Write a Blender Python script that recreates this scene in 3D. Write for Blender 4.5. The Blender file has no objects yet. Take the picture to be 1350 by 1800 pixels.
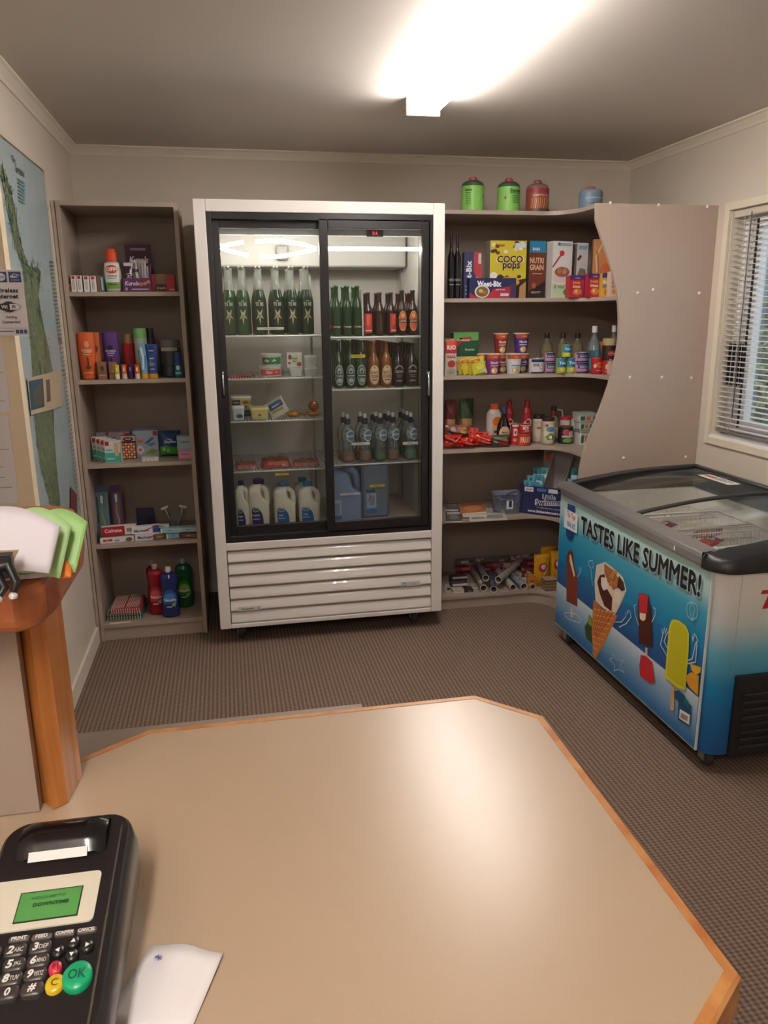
import bpy, math, random, mathutils.geometry
from mathutils import Matrix, Vector

# ------------------------------------------------------------------ camera
F_PX, PITCH, ROLL, YAW = 1350.6, -0.2481, -0.0101, 0.1977
CAM = Vector((0.1008, -3.5704, 1.5544))
def _basis():
    F0 = Vector((math.sin(YAW), math.cos(YAW), 0)); R0 = Vector((math.cos(YAW), -math.sin(YAW), 0)); U0 = Vector((0, 0, 1))
    F = F0*math.cos(PITCH) + U0*math.sin(PITCH); U = -F0*math.sin(PITCH) + U0*math.cos(PITCH)
    return R0*math.cos(ROLL) + U*math.sin(ROLL), -R0*math.sin(ROLL) + U*math.cos(ROLL), F
CR, CU, CF = _basis()
col = bpy.context.scene.collection
cd = bpy.data.cameras.new('camera'); cam = bpy.data.objects.new('camera', cd); col.objects.link(cam)
cd.sensor_fit = 'HORIZONTAL'; cd.sensor_width = 36; cd.lens = 36*F_PX/1350; cd.clip_start = .02
mw = Matrix.Identity(4)
for i in range(3): mw[i][0] = CR[i]; mw[i][1] = CU[i]; mw[i][2] = -CF[i]; mw[i][3] = CAM[i]
cam.matrix_world = mw
sc = bpy.context.scene; sc.camera = cam

# ------------------------------------------------------------------ world, light, exposure
vs = sc.view_settings; vs.view_transform = 'Standard'; vs.look = 'None'; vs.gamma = 1; vs.use_curve_mapping = False
vs.exposure = 0.42
wd = bpy.data.worlds.new('world'); sc.world = wd; wd.use_nodes = True
bg = wd.node_tree.nodes['Background']; bg.inputs[0].default_value = (.72, .80, .92, 1); bg.inputs[1].default_value = 1.5
TUBE_STRENGTH = 62      # ceiling battens
FRIDGE_TUBE = 27

# ------------------------------------------------------------------ pixel -> point on a real plane (surveying helper)
def ray(u, v): return CF + CR*((u-675)/F_PX) + CU*((900-v)/F_PX)
def on(u, v, ax, val):
    d = ray(u, v); t = (val-CAM[ax])/d[ax]; return CAM + d*t
def xat(u, y, z):
    n = CR*F_PX - CF*(u-675); return CAM.x - (n.y*(y-CAM.y) + n.z*(z-CAM.z))/n.x
def zat(v, x, y):
    n = CU*F_PX - CF*(900-v); return CAM.z - (n.x*(x-CAM.x) + n.y*(y-CAM.y))/n.z

# ------------------------------------------------------------------ materials
def lin(h):
    h = h.lstrip('#'); c = [int(h[i:i+2], 16)/255 for i in (0, 2, 4)]
    return tuple(x/12.92 if x <= .04045 else ((x+.055)/1.055)**2.4 for x in c) + (1,)
_mc = {}
def C(h, rough=.5, metal=0, coat=0, em=0, noise=0, alpha=None, nscale=60, bump=0):
    key = (h, rough, metal, coat, em, noise, alpha, nscale, bump)
    if key in _mc: return _mc[key]
    m = bpy.data.materials.new('paint_'+h.lstrip('#')); m.use_nodes = True; nt = m.node_tree; b = nt.nodes['Principled BSDF']
    b.inputs['Base Color'].default_value = lin(h); b.inputs['Roughness'].default_value = rough; b.inputs['Metallic'].default_value = metal
    b.inputs['Coat Weight'].default_value = coat
    if em: b.inputs['Emission Color'].default_value = lin(h); b.inputs['Emission Strength'].default_value = em
    if noise or bump:
        t = nt.nodes.new('ShaderNodeTexNoise'); t.inputs['Scale'].default_value = nscale; t.inputs['Detail'].default_value = 4
        tc = nt.nodes.new('ShaderNodeTexCoord'); nt.links.new(tc.outputs['Object'], t.inputs['Vector'])
        if noise:
            mx = nt.nodes.new('ShaderNodeMix'); mx.data_type = 'RGBA'; c = lin(h)
            mx.inputs[6].default_value = tuple(x*(1-noise) for x in c[:3])+(1,); mx.inputs[7].default_value = tuple(min(1, x*(1+noise)) for x in c[:3])+(1,)
            nt.links.new(t.outputs['Fac'], mx.inputs[0]); nt.links.new(mx.outputs[2], b.inputs['Base Color'])
        if bump:
            bp = nt.nodes.new('ShaderNodeBump'); bp.inputs['Strength'].default_value = bump; bp.inputs['Distance'].default_value = .002
            nt.links.new(t.outputs['Fac'], bp.inputs['Height']); nt.links.new(bp.outputs[0], b.inputs['Normal'])
    _mc[key] = m; return m
def clear(name, tint=(1, 1, 1), refl=1.0, base=.0, rough=.0, body=0, bodycol=(.8, .8, .8)):
    """thin clear sheet: transparent with a fresnel reflection, optionally a little milky body"""
    key = ('clear', name)
    if key in _mc: return _mc[key]
    m = bpy.data.materials.new(name); m.use_nodes = True; nt = m.node_tree; nt.nodes.clear()
    out = nt.nodes.new('ShaderNodeOutputMaterial'); tr = nt.nodes.new('ShaderNodeBsdfTransparent'); gl = nt.nodes.new('ShaderNodeBsdfGlossy')
    tr.inputs[0].default_value = tint+(1,); gl.inputs['Roughness'].default_value = rough
    fr = nt.nodes.new('ShaderNodeLayerWeight'); fr.inputs[0].default_value = .25
    ma = nt.nodes.new('ShaderNodeMath'); ma.operation = 'MULTIPLY_ADD'; ma.inputs[1].default_value = .5*refl; ma.inputs[2].default_value = base
    nt.links.new(fr.outputs['Fresnel'], ma.inputs[0])
    src = tr.outputs[0]
    if body:
        df = nt.nodes.new('ShaderNodeBsdfDiffuse'); df.inputs[0].default_value = bodycol+(1,)
        m0 = nt.nodes.new('ShaderNodeMixShader'); m0.inputs[0].default_value = body
        nt.links.new(tr.outputs[0], m0.inputs[1]); nt.links.new(df.outputs[0], m0.inputs[2]); src = m0.outputs[0]
    mi = nt.nodes.new('ShaderNodeMixShader'); nt.links.new(ma.outputs[0], mi.inputs[0]); nt.links.new(src, mi.inputs[1]); nt.links.new(gl.outputs[0], mi.inputs[2])
    nt.links.new(mi.outputs[0], out.inputs[0]); _mc[key] = m; return m
def wood(name, c0, c1, scale=(2, 30, 30), rough=.4, rot=(0, 0, 0), coat=0.0):
    m = bpy.data.materials.new(name); m.use_nodes = True; nt = m.node_tree; b = nt.nodes['Principled BSDF']
    tc = nt.nodes.new('ShaderNodeTexCoord'); mp = nt.nodes.new('ShaderNodeMapping'); mp.inputs['Scale'].default_value = scale; mp.inputs['Rotation'].default_value = rot
    n = nt.nodes.new('ShaderNodeTexNoise'); n.inputs['Scale'].default_value = 1.6; n.inputs['Detail'].default_value = 6; n.inputs['Distortion'].default_value = .6
    r = nt.nodes.new('ShaderNodeValToRGB'); r.color_ramp.elements[0].position = .3; r.color_ramp.elements[1].position = .7
    r.color_ramp.elements[0].color = lin(c0); r.color_ramp.elements[1].color = lin(c1)
    nt.links.new(tc.outputs['Object'], mp.inputs[0]); nt.links.new(mp.outputs[0], n.inputs['Vector']); nt.links.new(n.outputs['Fac'], r.inputs[0]); nt.links.new(r.outputs[0], b.inputs['Base Color'])
    b.inputs['Roughness'].default_value = rough; b.inputs['Coat Weight'].default_value = coat
    return m
def carpet():
    m = bpy.data.materials.new('ribbed_carpet'); m.use_nodes = True; nt = m.node_tree; b = nt.nodes['Principled BSDF']
    tc = nt.nodes.new('ShaderNodeTexCoord')
    def wave(axis, freq, ph=0, dist=0):
        w = nt.nodes.new('ShaderNodeTexWave'); w.bands_direction = axis; w.inputs['Scale'].default_value = freq; w.inputs['Distortion'].default_value = dist
        w.inputs['Detail Scale'].default_value = 3; nt.links.new(tc.outputs['Object'], w.inputs['Vector']); return w.outputs['Fac']
    a = wave('X', 18.0, dist=.5); c = wave('Y', 26.0, dist=1.6)
    n = nt.nodes.new('ShaderNodeTexNoise'); n.inputs['Scale'].default_value = 260; n.inputs['Detail'].default_value = 3; nt.links.new(tc.outputs['Object'], n.inputs['Vector'])
    def math_(op, x, y):
        k = nt.nodes.new('ShaderNodeMath'); k.operation = op
        for i, q in enumerate((x, y)):
            if isinstance(q, (int, float)): k.inputs[i].default_value = q
            else: nt.links.new(q, k.inputs[i])
        return k.outputs[0]
    h = math_('ADD', math_('ADD', math_('MULTIPLY', a, .36), math_('MULTIPLY', c, .26)), math_('MULTIPLY', n.outputs['Fac'], .5))
    r = nt.nodes.new('ShaderNodeValToRGB'); e = r.color_ramp.elements; e[0].position = .25; e[0].color = lin('#53453c'); e[1].position = .85; e[1].color = lin('#8a7567')
    nt.links.new(h, r.inputs[0]); nt.links.new(r.outputs[0], b.inputs['Base Color'])
    bp = nt.nodes.new('ShaderNodeBump'); bp.inputs['Strength'].default_value = .45; bp.inputs['Distance'].default_value = .003
    nt.links.new(h, bp.inputs['Height']); nt.links.new(bp.outputs[0], b.inputs['Normal']); b.inputs['Roughness'].default_value = .95
    b.inputs['Specular IOR Level'].default_value = .1
    return m

# ------------------------------------------------------------------ objects
def tag(o, label=None, cat=None, group=None, kind=None):
    if label: o['label'] = label
    if cat: o['category'] = cat
    if group: o['group'] = group
    if kind: o['kind'] = kind
    return o
def thing(name, label, cat, loc=(0, 0, 0), rz=0, group=None):
    o = bpy.data.objects.new(name, None); o.empty_display_size = .02; col.objects.link(o)
    o.location = loc; o.rotation_euler = (0, 0, rz); return tag(o, label, cat, group)
def dup(root, loc, rz=None, label=None, group=None):
    r = root.copy(); col.objects.link(r); r.location = loc
    if rz is not None: r.rotation_euler = (r.rotation_euler[0], r.rotation_euler[1], rz)
    if label: r['label'] = label
    if group: r['group'] = group
    for ch in list(root.children):
        c = ch.copy(); col.objects.link(c); c.parent = r
        for g in list(ch.children):
            d = g.copy(); col.objects.link(d); d.parent = c
    return r
class MB:
    def __init__(s): s.v = []; s.f = []; s.mi = []; s.sm = []; s.mats = []; s.M = Matrix.Identity(4)
    def add(s, vs, fs, mat, smooth=False):
        n = len(s.v)
        if mat not in s.mats: s.mats.append(mat)
        k = s.mats.index(mat)
        s.v += [tuple(s.M @ Vector(p)) for p in vs]
        for f in fs: s.f.append(tuple(n+i for i in f)); s.mi.append(k); s.sm.append(smooth)
        return s
    def box(s, x0, x1, y0, y1, z0, z1, mat):
        vs = [(x, y, z) for z in (z0, z1) for y in (y0, y1) for x in (x0, x1)]
        return s.add(vs, [(0, 2, 3, 1), (4, 5, 7, 6), (0, 1, 5, 4), (1, 3, 7, 5), (3, 2, 6, 7), (2, 0, 4, 6)], mat)
    def tbox(s, w0, d0, w1, d1, z0, z1, mat, cx=0, cy=0):
        """tapered box centred on cx,cy"""
        vs = [(cx+a*w/2, cy+b*d/2, z) for z, w, d in ((z0, w0, d0), (z1, w1, d1)) for b in (-1, 1) for a in (-1, 1)]
        return s.add(vs, [(0, 2, 3, 1), (4, 5, 7, 6), (0, 1, 5, 4), (1, 3, 7, 5), (3, 2, 6, 7), (2, 0, 4, 6)], mat)
    def prism(s, pts, z0, z1, mat, smooth=False):
        n = len(pts); vs = [(x, y, z0) for x, y in pts] + [(x, y, z1) for x, y in pts]
        area = sum(pts[i][0]*pts[(i+1) % n][1]-pts[(i+1) % n][0]*pts[i][1] for i in range(n))
        fs = [tuple(range(n))[::-1], tuple(range(n, 2*n))] + [(i, (i+1) % n, n+(i+1) % n, n+i) for i in range(n)]
        if area < 0: fs = [f[::-1] for f in fs]
        s.add(vs, fs[:2], mat); m = len(s.v)-2*n
        k = s.mats.index(mat)
        for f in fs[2:]: s.f.append(tuple(m+i for i in f)); s.mi.append(k); s.sm.append(smooth)
        return s
    def prism_y(s, pts, y0, y1, mat):
        """outline in x,z extruded along y"""
        old = s.M; s.M = old @ Matrix(((1, 0, 0, 0), (0, 0, -1, 0), (0, 1, 0, 0), (0, 0, 0, 1)))
        s.prism(pts, -y1, -y0, mat); s.M = old; return s
    def prism_x(s, pts, x0, x1, mat):
        """outline in y,z extruded along x"""
        old = s.M; s.M = old @ Matrix(((0, 0, 1, 0), (1, 0, 0, 0), (0, 1, 0, 0), (0, 0, 0, 1)))
        s.prism(pts, x0, x1, mat); s.M = old; return s
    def lathe(s, prof, mat, c=(0, 0), n=20, cap=True, sx=1, sy=1):
        """prof [(r,z)..]; mat may be a list, one per segment"""
        mats = mat if isinstance(mat, list) else [mat]*(len(prof)-1)
        for k in range(len(prof)-1):
            (r0, z0), (r1, z1) = prof[k], prof[k+1]
            vs = [(c[0]+r*sx*math.cos(2*math.pi*i/n), c[1]+r*sy*math.sin(2*math.pi*i/n), z) for r, z in ((r0, z0), (r1, z1)) for i in range(n)]
            s.add(vs, [(i, (i+1) % n, n+(i+1) % n, n+i) for i in range(n)], mats[k], abs(z1-z0) > 1e-5)
        if cap:
            for (r, z), m, up in ((prof[0], mats[0], 0), (prof[-1], mats[-1], 1)):
                if r > 1e-4:
                    vs = [(c[0]+r*sx*math.cos(2*math.pi*i/n), c[1]+r*sy*math.sin(2*math.pi*i/n), z) for i in range(n)]
                    f = tuple(range(n)); s.add(vs, [f if up else f[::-1]], m)
        return s
    def tube(s, pts, r, mat, n=8, closed=False):
        pts = [Vector(p) for p in pts]; rings = []; N = len(pts); up = None
        for i, p in enumerate(pts):
            a = pts[i-1] if (i > 0 or closed) else p; b = pts[(i+1) % N] if (i < N-1 or closed) else p
            t = (b-a).normalized()
            if up is None: up = Vector((0, 0, 1)) if abs(t.z) < .9 else Vector((1, 0, 0))
            x = t.cross(up).normalized(); y = x.cross(t).normalized(); up = y
            rr = r[i] if isinstance(r, (list, tuple)) else r
            rings.append([tuple(p + x*(rr*math.cos(2*math.pi*k/n)) + y*(rr*math.sin(2*math.pi*k/n))) for k in range(n)])
        vs = [q for g in rings for q in g]; fs = []
        for i in range(N if closed else N-1):
            j = (i+1) % N
            fs += [(i*n+k, i*n+(k+1) % n, j*n+(k+1) % n, j*n+k) for k in range(n)]
        if not closed: fs += [tuple(range(n))[::-1], tuple((N-1)*n+k for k in range(n))]
        return s.add(vs, fs, mat, True)
    def bar(s, a, b, r, mat, n=6): return s.tube([a, b], r, mat, n)
    def grid(s, fn, nu, nv, mat, smooth=True):
        vs = [fn(i/nu, j/nv) for j in range(nv+1) for i in range(nu+1)]
        fs = [(j*(nu+1)+i, j*(nu+1)+i+1, (j+1)*(nu+1)+i+1, (j+1)*(nu+1)+i) for j in range(nv) for i in range(nu)]
        return s.add(vs, fs, mat, smooth)
    def build(s, name, parent=None, bevel=0, loc=None, rz=0, seg=2):
        me = bpy.data.meshes.new(name); me.from_pydata(s.v, [], s.f)
        for m in s.mats: me.materials.append(m)
        me.polygons.foreach_set('material_index', s.mi); me.polygons.foreach_set('use_smooth', s.sm); me.update()
        o = bpy.data.objects.new(name, me); col.objects.link(o)
        if parent: o.parent = parent
        if loc is not None: o.location = loc; o.rotation_euler = (0, 0, rz)
        if bevel:
            b = o.modifiers.new('bevel', 'BEVEL'); b.width = bevel; b.segments = seg; b.limit_method = 'ANGLE'; b.angle_limit = .7
        return o
def struct(name, mb, bevel=0): return tag(mb.build(name, bevel=bevel), kind='structure')

# ------------------------------------------------------------------ lettering and printed decals
_tc = {}
def text_geo(t, bold=.02, shear=0):
    key = (t, bold, shear)
    if key in _tc: return _tc[key]
    cu = bpy.data.curves.new('lettering', 'FONT'); cu.body = t; cu.offset = bold; cu.shear = shear; cu.resolution_u = 2; cu.space_character = 1.08 if bold > .03 else 1
    o = bpy.data.objects.new('lettering', cu); col.objects.link(o)
    dg = bpy.context.evaluated_depsgraph_get(); me = o.evaluated_get(dg).to_mesh()
    vs = [(v.co.x, v.co.y) for v in me.vertices]; fs = [tuple(p.vertices) for p in me.polygons]
    o.evaluated_get(dg).to_mesh_clear(); bpy.data.objects.remove(o); bpy.data.curves.remove(cu)
    if not vs: vs = [(0, 0)]
    x0 = min(v[0] for v in vs); x1 = max(v[0] for v in vs)
    y0 = min(v[1] for v in vs); y1 = max(v[1] for v in vs)
    r = ([((x-x0), (y-y0)) for x, y in vs], fs, max(x1-x0, 1e-4), max(y1-y0, 1e-4)); _tc[key] = r; return r
def _loft(s, rings, mat, cap=True, smooth=True):
    n = len(rings[0]); vs = [p for r in rings for p in r]
    s.add(vs, [(k*n+i, k*n+(i+1) % n, (k+1)*n+(i+1) % n, (k+1)*n+i) for k in range(len(rings)-1) for i in range(n)], mat, smooth)
    if cap: s.add(rings[0], [tuple(range(n))[::-1]], mat); s.add(rings[-1], [tuple(range(n))], mat)
    return s
MB.loft = _loft
class Face:
    """printing surface: fn(a,b,k) with a,b in metres from the lower left corner, k layers outward"""
    def __init__(s, fn, w, h, cols=1): s.fn = fn; s.w = w; s.h = h; s.cols = cols
def flat(o, ux, uz, w, h, eps=.0004):
    o, ux, uz = Vector(o), Vector(ux).normalized(), Vector(uz).normalized(); n = ux.cross(uz)
    return Face(lambda a, b, k: tuple(o+ux*a+uz*b+n*(k*eps)), w, h)
def front(w, h, y=0, z0=0, eps=.0004): return flat((-w/2, y, z0), (1, 0, 0), (0, 0, 1), w, h, eps)
def wrap(r, z0, h, w=None, ph=0, eps=.0004):
    w = w or 2.4*r
    return Face(lambda a, b, k: ((r+k*eps)*math.sin((a-w/2)/r+ph), -(r+k*eps)*math.cos((a-w/2)/r+ph), z0+b), w, h, 8)
def _m(c): return C(c) if isinstance(c, str) else c
def decal(mb, face, items, k0=1):
    W, H = face.w, face.h; step = min(1, 12/max(1, len(items)))
    def fill(poly, m, k):
        tris = [tuple(poly[j] for j in t_) for t_ in mathutils.geometry.tessellate_polygon([[Vector((x, y, 0)) for x, y in poly]])]
        if face.cols > 1:
            out = []
            while tris:
                t_ = tris.pop(); e_ = [((t_[j][0]-t_[(j+1) % 3][0])**2+(t_[j][1]-t_[(j+1) % 3][1])**2, j) for j in range(3)]; l, j = max(e_)
                if l > .0144: a, b, c = t_[j], t_[(j+1) % 3], t_[(j+2) % 3]; md = ((a[0]+b[0])/2, (a[1]+b[1])/2); tris += [(a, md, c), (md, b, c)]
                else: out.append(t_)
            tris = out
        pts = []; ix = {}; fs = []
        for t_ in tris:
            if (t_[1][0]-t_[0][0])*(t_[2][1]-t_[0][1])-(t_[2][0]-t_[0][0])*(t_[1][1]-t_[0][1]) < 0: t_ = t_[::-1]
            f = []
            for p in t_:
                if p not in ix: ix[p] = len(pts); pts.append(face.fn(p[0]*W, p[1]*H, k))
                f.append(ix[p])
            fs.append(tuple(f))
        mb.add(pts, fs, _m(m))
    for i, it in enumerate(items):
        k = k0+i*step; t = it[0]
        P = lambda x, y: face.fn(x*W, y*H, k)
        if t == 'r':
            _, x0, y0, x1, y1, m = it; fill([(x0, y0), (x1, y0), (x1, y1), (x0, y1)], m, k)
        elif t == 'e':
            _, cx, cy, rx, ry, m = it; fill([(cx+rx*math.cos(2*math.pi*j/18), cy+ry*math.sin(2*math.pi*j/18)) for j in range(18)], m, k)
        elif t == 'p':
            _, pts, m = it; fill([tuple(p) for p in pts], m, k)
        elif t == 'l':
            _, pts, wd, m = it
            q = [Vector((x*W, y*H)) for x, y in pts]; vs = []; fs = []
            for j in range(len(q)-1):
                d = q[j+1]-q[j]
                if d.length < 1e-7: continue
                d.normalize(); nn = Vector((-d.y, d.x))*wd*H/2; e = d*wd*H*.35; b = len(vs)
                for pnt in (q[j]-e-nn, q[j+1]+e-nn, q[j+1]+e+nn, q[j]-e+nn): vs.append(face.fn(pnt.x, pnt.y, k))
                fs.append((b, b+1, b+2, b+3))
            mb.add(vs, fs, _m(m))
        elif t == 't':
            _, s_, cx, cy, h, m = it[:6]; mxw = it[6] if len(it) > 6 else .9; opt = it[7] if len(it) > 7 else {}
            vs, fs, tw, th = text_geo(s_, opt.get('bold', .02), opt.get('shear', 0))
            sy = h*H/th; sx = min(sy*opt.get('wide', 1), mxw*W/tw)
            if opt.get('fit'): sx = mxw*W/tw
            a = opt.get('rot', 0); ca, sa = math.cos(a), math.sin(a); out = []
            for x, y in vs:
                X, Y = (x-tw/2)*sx, (y-th/2)*sy; Y += opt.get('rise', 0)*H*(x/tw-.5)
                out.append(face.fn(cx*W+X*ca-Y*sa, cy*H+X*sa+Y*ca, k))
            mb.add(out, fs, _m(m))

# ================================================================== SETTING
XL, XR, YW, YR, CH = -.606, 2.448, .816, -5.6, 2.40
WALL = C('#d6cabb', .75, bump=.15, nscale=180); CEIL = C('#cfc7be', .8); TRIM = C('#e2d8c8', .5); LAM = C('#a6968a', .45, noise=.05, nscale=300)
LAMEDGE = C('#b5a495', .4); BLACK = C('#151416', .35); DARK = C('#2a2829', .5); CHROME = C('#d8d8da', .15, 1); WHITE = C('#eeeae2', .3); STEEL = C('#a9a7a4', .35, .8)
b = MB(); b.box(XL-.1, XR+.1, YR-.1, YW+.1, -.1, 0, carpet()); struct('floor', b)
b = MB(); b.box(XL-.1, XR+.1, YR-.1, YW+.1, CH, CH+.1, CEIL); struct('ceiling', b)
b = MB(); b.box(XL-.1, XL, YR, YW, 0, CH, WALL); struct('wall_left', b)
b = MB(); b.box(XL-.1, XR+.1, YW, YW+.1, 0, CH, WALL); struct('wall_back', b)
b = MB(); b.box(XL-.1, XR+.1, YR-.1, YR, 0, CH, WALL); struct('wall_rear', b)
WY0, WY1, WZ0, WZ1 = -1.75, -.165, .965, 2.02      # window opening in the right wall
b = MB(); b.box(XR, XR+.14, WY1, YW, 0, CH, WALL); b.box(XR, XR+.14, YR, WY0, 0, CH, WALL); b.box(XR, XR+.14, WY0, WY1, 0, WZ0, WALL); b.box(XR, XR+.14, WY0, WY1, WZ1, CH, WALL)
struct('wall_right', b)
def cornice(name, a, c, nrm):
    b = MB(); a, c, nrm = Vector(a), Vector(c), Vector(nrm); s = .042
    pr = [(0, 0), (s, 0), (s, -.006), (.030, -.012), (.012, -.03), (.006, -s), (0, -s)]
    vs = [tuple(p+nrm*x+Vector((0, 0, CH+z))) for p in (a, c) for x, z in pr]; n = len(pr)
    b.add(vs, [(i, (i+1) % n, n+(i+1) % n, n+i) for i in range(n)]+[tuple(range(n)), tuple(range(n, 2*n))], TRIM); struct(name, b)
cornice('trim_1', (XL, YW, 0), (XR, YW, 0), (0, -1, 0)); cornice('trim_2', (XL, YR, 0), (XL, YW, 0), (1, 0, 0)); cornice('trim_3', (XR, YR, 0), (XR, YW, 0), (-1, 0, 0))
for nm, bx in (('baseboard_left', (XL, XL+.014, YR, .19)), ('baseboard_back', (XL, XR, YW-.014, YW)), ('baseboard_right', (XR-.014, XR, YR, -.06))):
    b = MB(); b.box(bx[0], bx[1], bx[2], bx[3], 0, .085, TRIM); struct(nm, b, .003)
# cream wall return on the left, its edge towards the room
NIBY = -1.2
b = MB(); b.box(XL, xat(46, NIBY, 1.25), NIBY, NIBY+.05, 0, CH, C('#d6c4a8', .7)); struct('wall_return', b)

# window: casing, sash, pane
WOODP = C('#e4d9c6', .5); UPVC = C('#f1f1ee', .3)
w = MB(); cs = .035
for y0, y1, z0, z1 in ((WY1, WY1+cs, WZ0-cs, WZ1+cs), (WY0-cs, WY0, WZ0-cs, WZ1+cs), (WY0, WY1, WZ1, WZ1+cs), (WY0, WY1, WZ0-cs, WZ0)): w.box(XR-.016, XR, y0, y1, z0, z1, WOODP)
w.box(XR, XR+.14, WY1-.004, WY1, WZ0, WZ1, WOODP); w.box(XR-.01, XR+.14, WY0, WY1, WZ0-.001, WZ0+.014, UPVC)
WIN = struct('window_1', w, .002)
w = MB(); X0, X1 = XR+.075, XR+.115
def ring(b, x0, x1, y0, y1, z0, z1, t, m):
    b.box(x0, x1, y0, y0+t, z0, z1, m); b.box(x0, x1, y1-t, y1, z0, z1, m); b.box(x0, x1, y0+t, y1-t, z0, z0+t, m); b.box(x0, x1, y0+t, y1-t, z1-t, z1, m)
ring(w, X0, X1, WY0, WY1, WZ0+.01, WZ1, .045, UPVC); w.build('window_frame', WIN, .003)
w = MB(); ring(w, X0-.012, X1-.012, -1.0, WY1-.11, WZ0+.055, WZ1-.045, .035, UPVC); w.box(X0-.02, X0-.002, WY1-.118, WY1-.110, WZ0+.055, WZ1-.045, C('#27333c', .4)); w.box(X0+.01, X0+.02, WY1-.115, WY1-.045, WZ0+.055, WZ1-.045, C('#d9d5cc', .4)); w.build('sash', WIN, .002)
w = MB(); w.box(X0+.014, X0+.018, WY0+.045, WY1-.12, WZ0+.05, WZ1-.045, clear('window_glass', (.93, .96, .97), .8, .02)); w.build('pane', WIN)

# outside
b = MB(); b.box(XR+.3, 14, -12, 10, -.5, -.4, C('#8d8f88', .9, noise=.2, nscale=4)); struct('ground', b)
random.seed(4)
hb = MB(); greens = [C(c, .6) for c in ('#39472a', '#566b3a', '#77824a', '#2c3a2a', '#8b8f5c', '#a8a878')]
for i in range(5200):
    y = random.uniform(-1.8, 4.5); z = random.uniform(-.4, 1.55+.25*math.sin(y*2)); x = 5.2+random.uniform(-.45, .35)+.25*math.sin(z*3+y)
    s = random.uniform(.03, .075); a = random.uniform(0, 6.28); t = random.uniform(-1.2, 1.2)
    u = Vector((math.sin(t)*.6, math.cos(a), math.sin(a))).normalized()*s; v = Vector((.5, -math.sin(a), math.cos(a))).normalized()*s*.45
    p = Vector((x, y, z)); hb.add([tuple(p-u), tuple(p+v), tuple(p+u), tuple(p-v)], [(0, 1, 2, 3)], random.choice(greens))
tag(hb.build('hedge_foliage'), 'yellow-green leafy hedge outside the window behind the blind', 'hedge', kind='stuff')
b = MB(); b.box(5.9, 6.0, -3, 6, -.4, 2.5, C('#5b6a72', .8, noise=.3, nscale=3)); 
for i in range(10): b.box(5.87, 5.9, -3, 6, -.3+i*.28, -.06+i*.28, C('#66747b', .8))
tag(b.build('garden_fence'), 'dim grey-blue board fence behind the hedge outside', 'fence')

# venetian blind
bl = thing('venetian_blind', 'half open white venetian blind hanging in the window on the right', 'blind', (XR+.012, 0, WZ1))
SL = C('#dcd9d8', .35)
m = MB(); m.box(-.004, .030, WY0+.006, WY1-.006, -.034, -.002, C('#cfc4b6', .4)); m.build('headrail', bl, .002)
m = MB(); nsl = 40; zz0 = -.05; zz1 = -(WZ1-WZ0)+.052
for i in range(nsl):
    z = zz0+(zz1-zz0)*i/(nsl-1)
    m.prism_y([(.001, z-.0022), (.013, z+.0012), (.026, z-.0002), (.026, z+.0006), (.013, z+.0020), (.001, z-.0014)], WY0+.008, WY1-.008, SL)
m.build('slats', bl)
m = MB(); m.box(.003, .024, WY0+.008, WY1-.008, zz1-.022, zz1-.012, C('#7d7370', .4)); m.build('bottom_rail', bl, .002)
for y in (WY1-.085, WY1-.115, WY1-.65, WY1-1.3):
    m = MB(); m.bar((-.001, y, -.03), (-.001, y, zz1-.015), .0011, SL); m.bar((.026, y, -.03), (.026, y, zz1-.015), .0011, SL); m.build('ladder_cord', bl)
m = MB(); m.bar((-.006, WY1-.135, -.02), (-.006, WY1-.14, -.95), .0025, C('#6d6460', .4)); m.build('tilt_wand', bl)
# ribbed black box fixed to the window frame behind the blind
y0, y1 = on(1304, 605, 0, XR+.06).y, on(1281, 605, 0, XR+.06).y; z0, z1 = on(1290, 677, 0, XR+.06).z, on(1290, 604, 0, XR+.06).z
m = MB(); m.box(XR+.05, XR+.072, y0, y1, z0, z1, BLACK)
for i in range(3):
    for k in range(5): m.box(XR+.046, XR+.051, y0+.007+i*(y1-y0-.008)/3, y0+.007+i*(y1-y0-.008)/3+.011, z0+.02+k*.034, z0+.042+k*.034, C('#353338', .3))
tag(m.build('weather_sensor', bevel=.003), 'black ribbed plastic box on the window frame behind the blind', 'sensor')

# ================================================================== CEILING LIGHTS
def batten(x0, x1, y0, y1, label):
    t = thing('fluorescent_batten', label, 'ceiling light', ((x0+x1)/2, (y0+y1)/2, CH)); hx, hy = (x1-x0)/2, (y1-y0)/2
    m = MB(); m.prism_y([(-hx*.7, 0), (-hx*.7, -.018), (-hx*.45, -.034), (hx*.45, -.034), (hx*.7, -.018), (hx*.7, 0)], -hy, hy, WHITE); m.build('housing', t, .002)
    for sg in (-1, 1):
        m = MB(); m.box(-hx, hx, sg*hy-.012, sg*hy+.012, -.068, 0, WHITE); m.box(-.008, .008, sg*hy-.014, sg*hy+.014, -.058, -.05, C('#8a8580', .4)); m.build('end_cap', t, .006)
        m = MB(); m.bar((sg*hx*.62, -hy+.01, -.05), (sg*hx*.62, hy-.01, -.05), .013, C('#fff8f2', .5, em=TUBE_STRENGTH), 12); tb = m.build('fluorescent_tube', t)
batten(.862, 1.0, -1.60, -.30, 'switched-on twin tube fluorescent batten on the ceiling above the fridge')
batten(-.25, -.11, -4.8, -3.45, 'second fluorescent batten on the ceiling behind the viewpoint')

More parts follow.
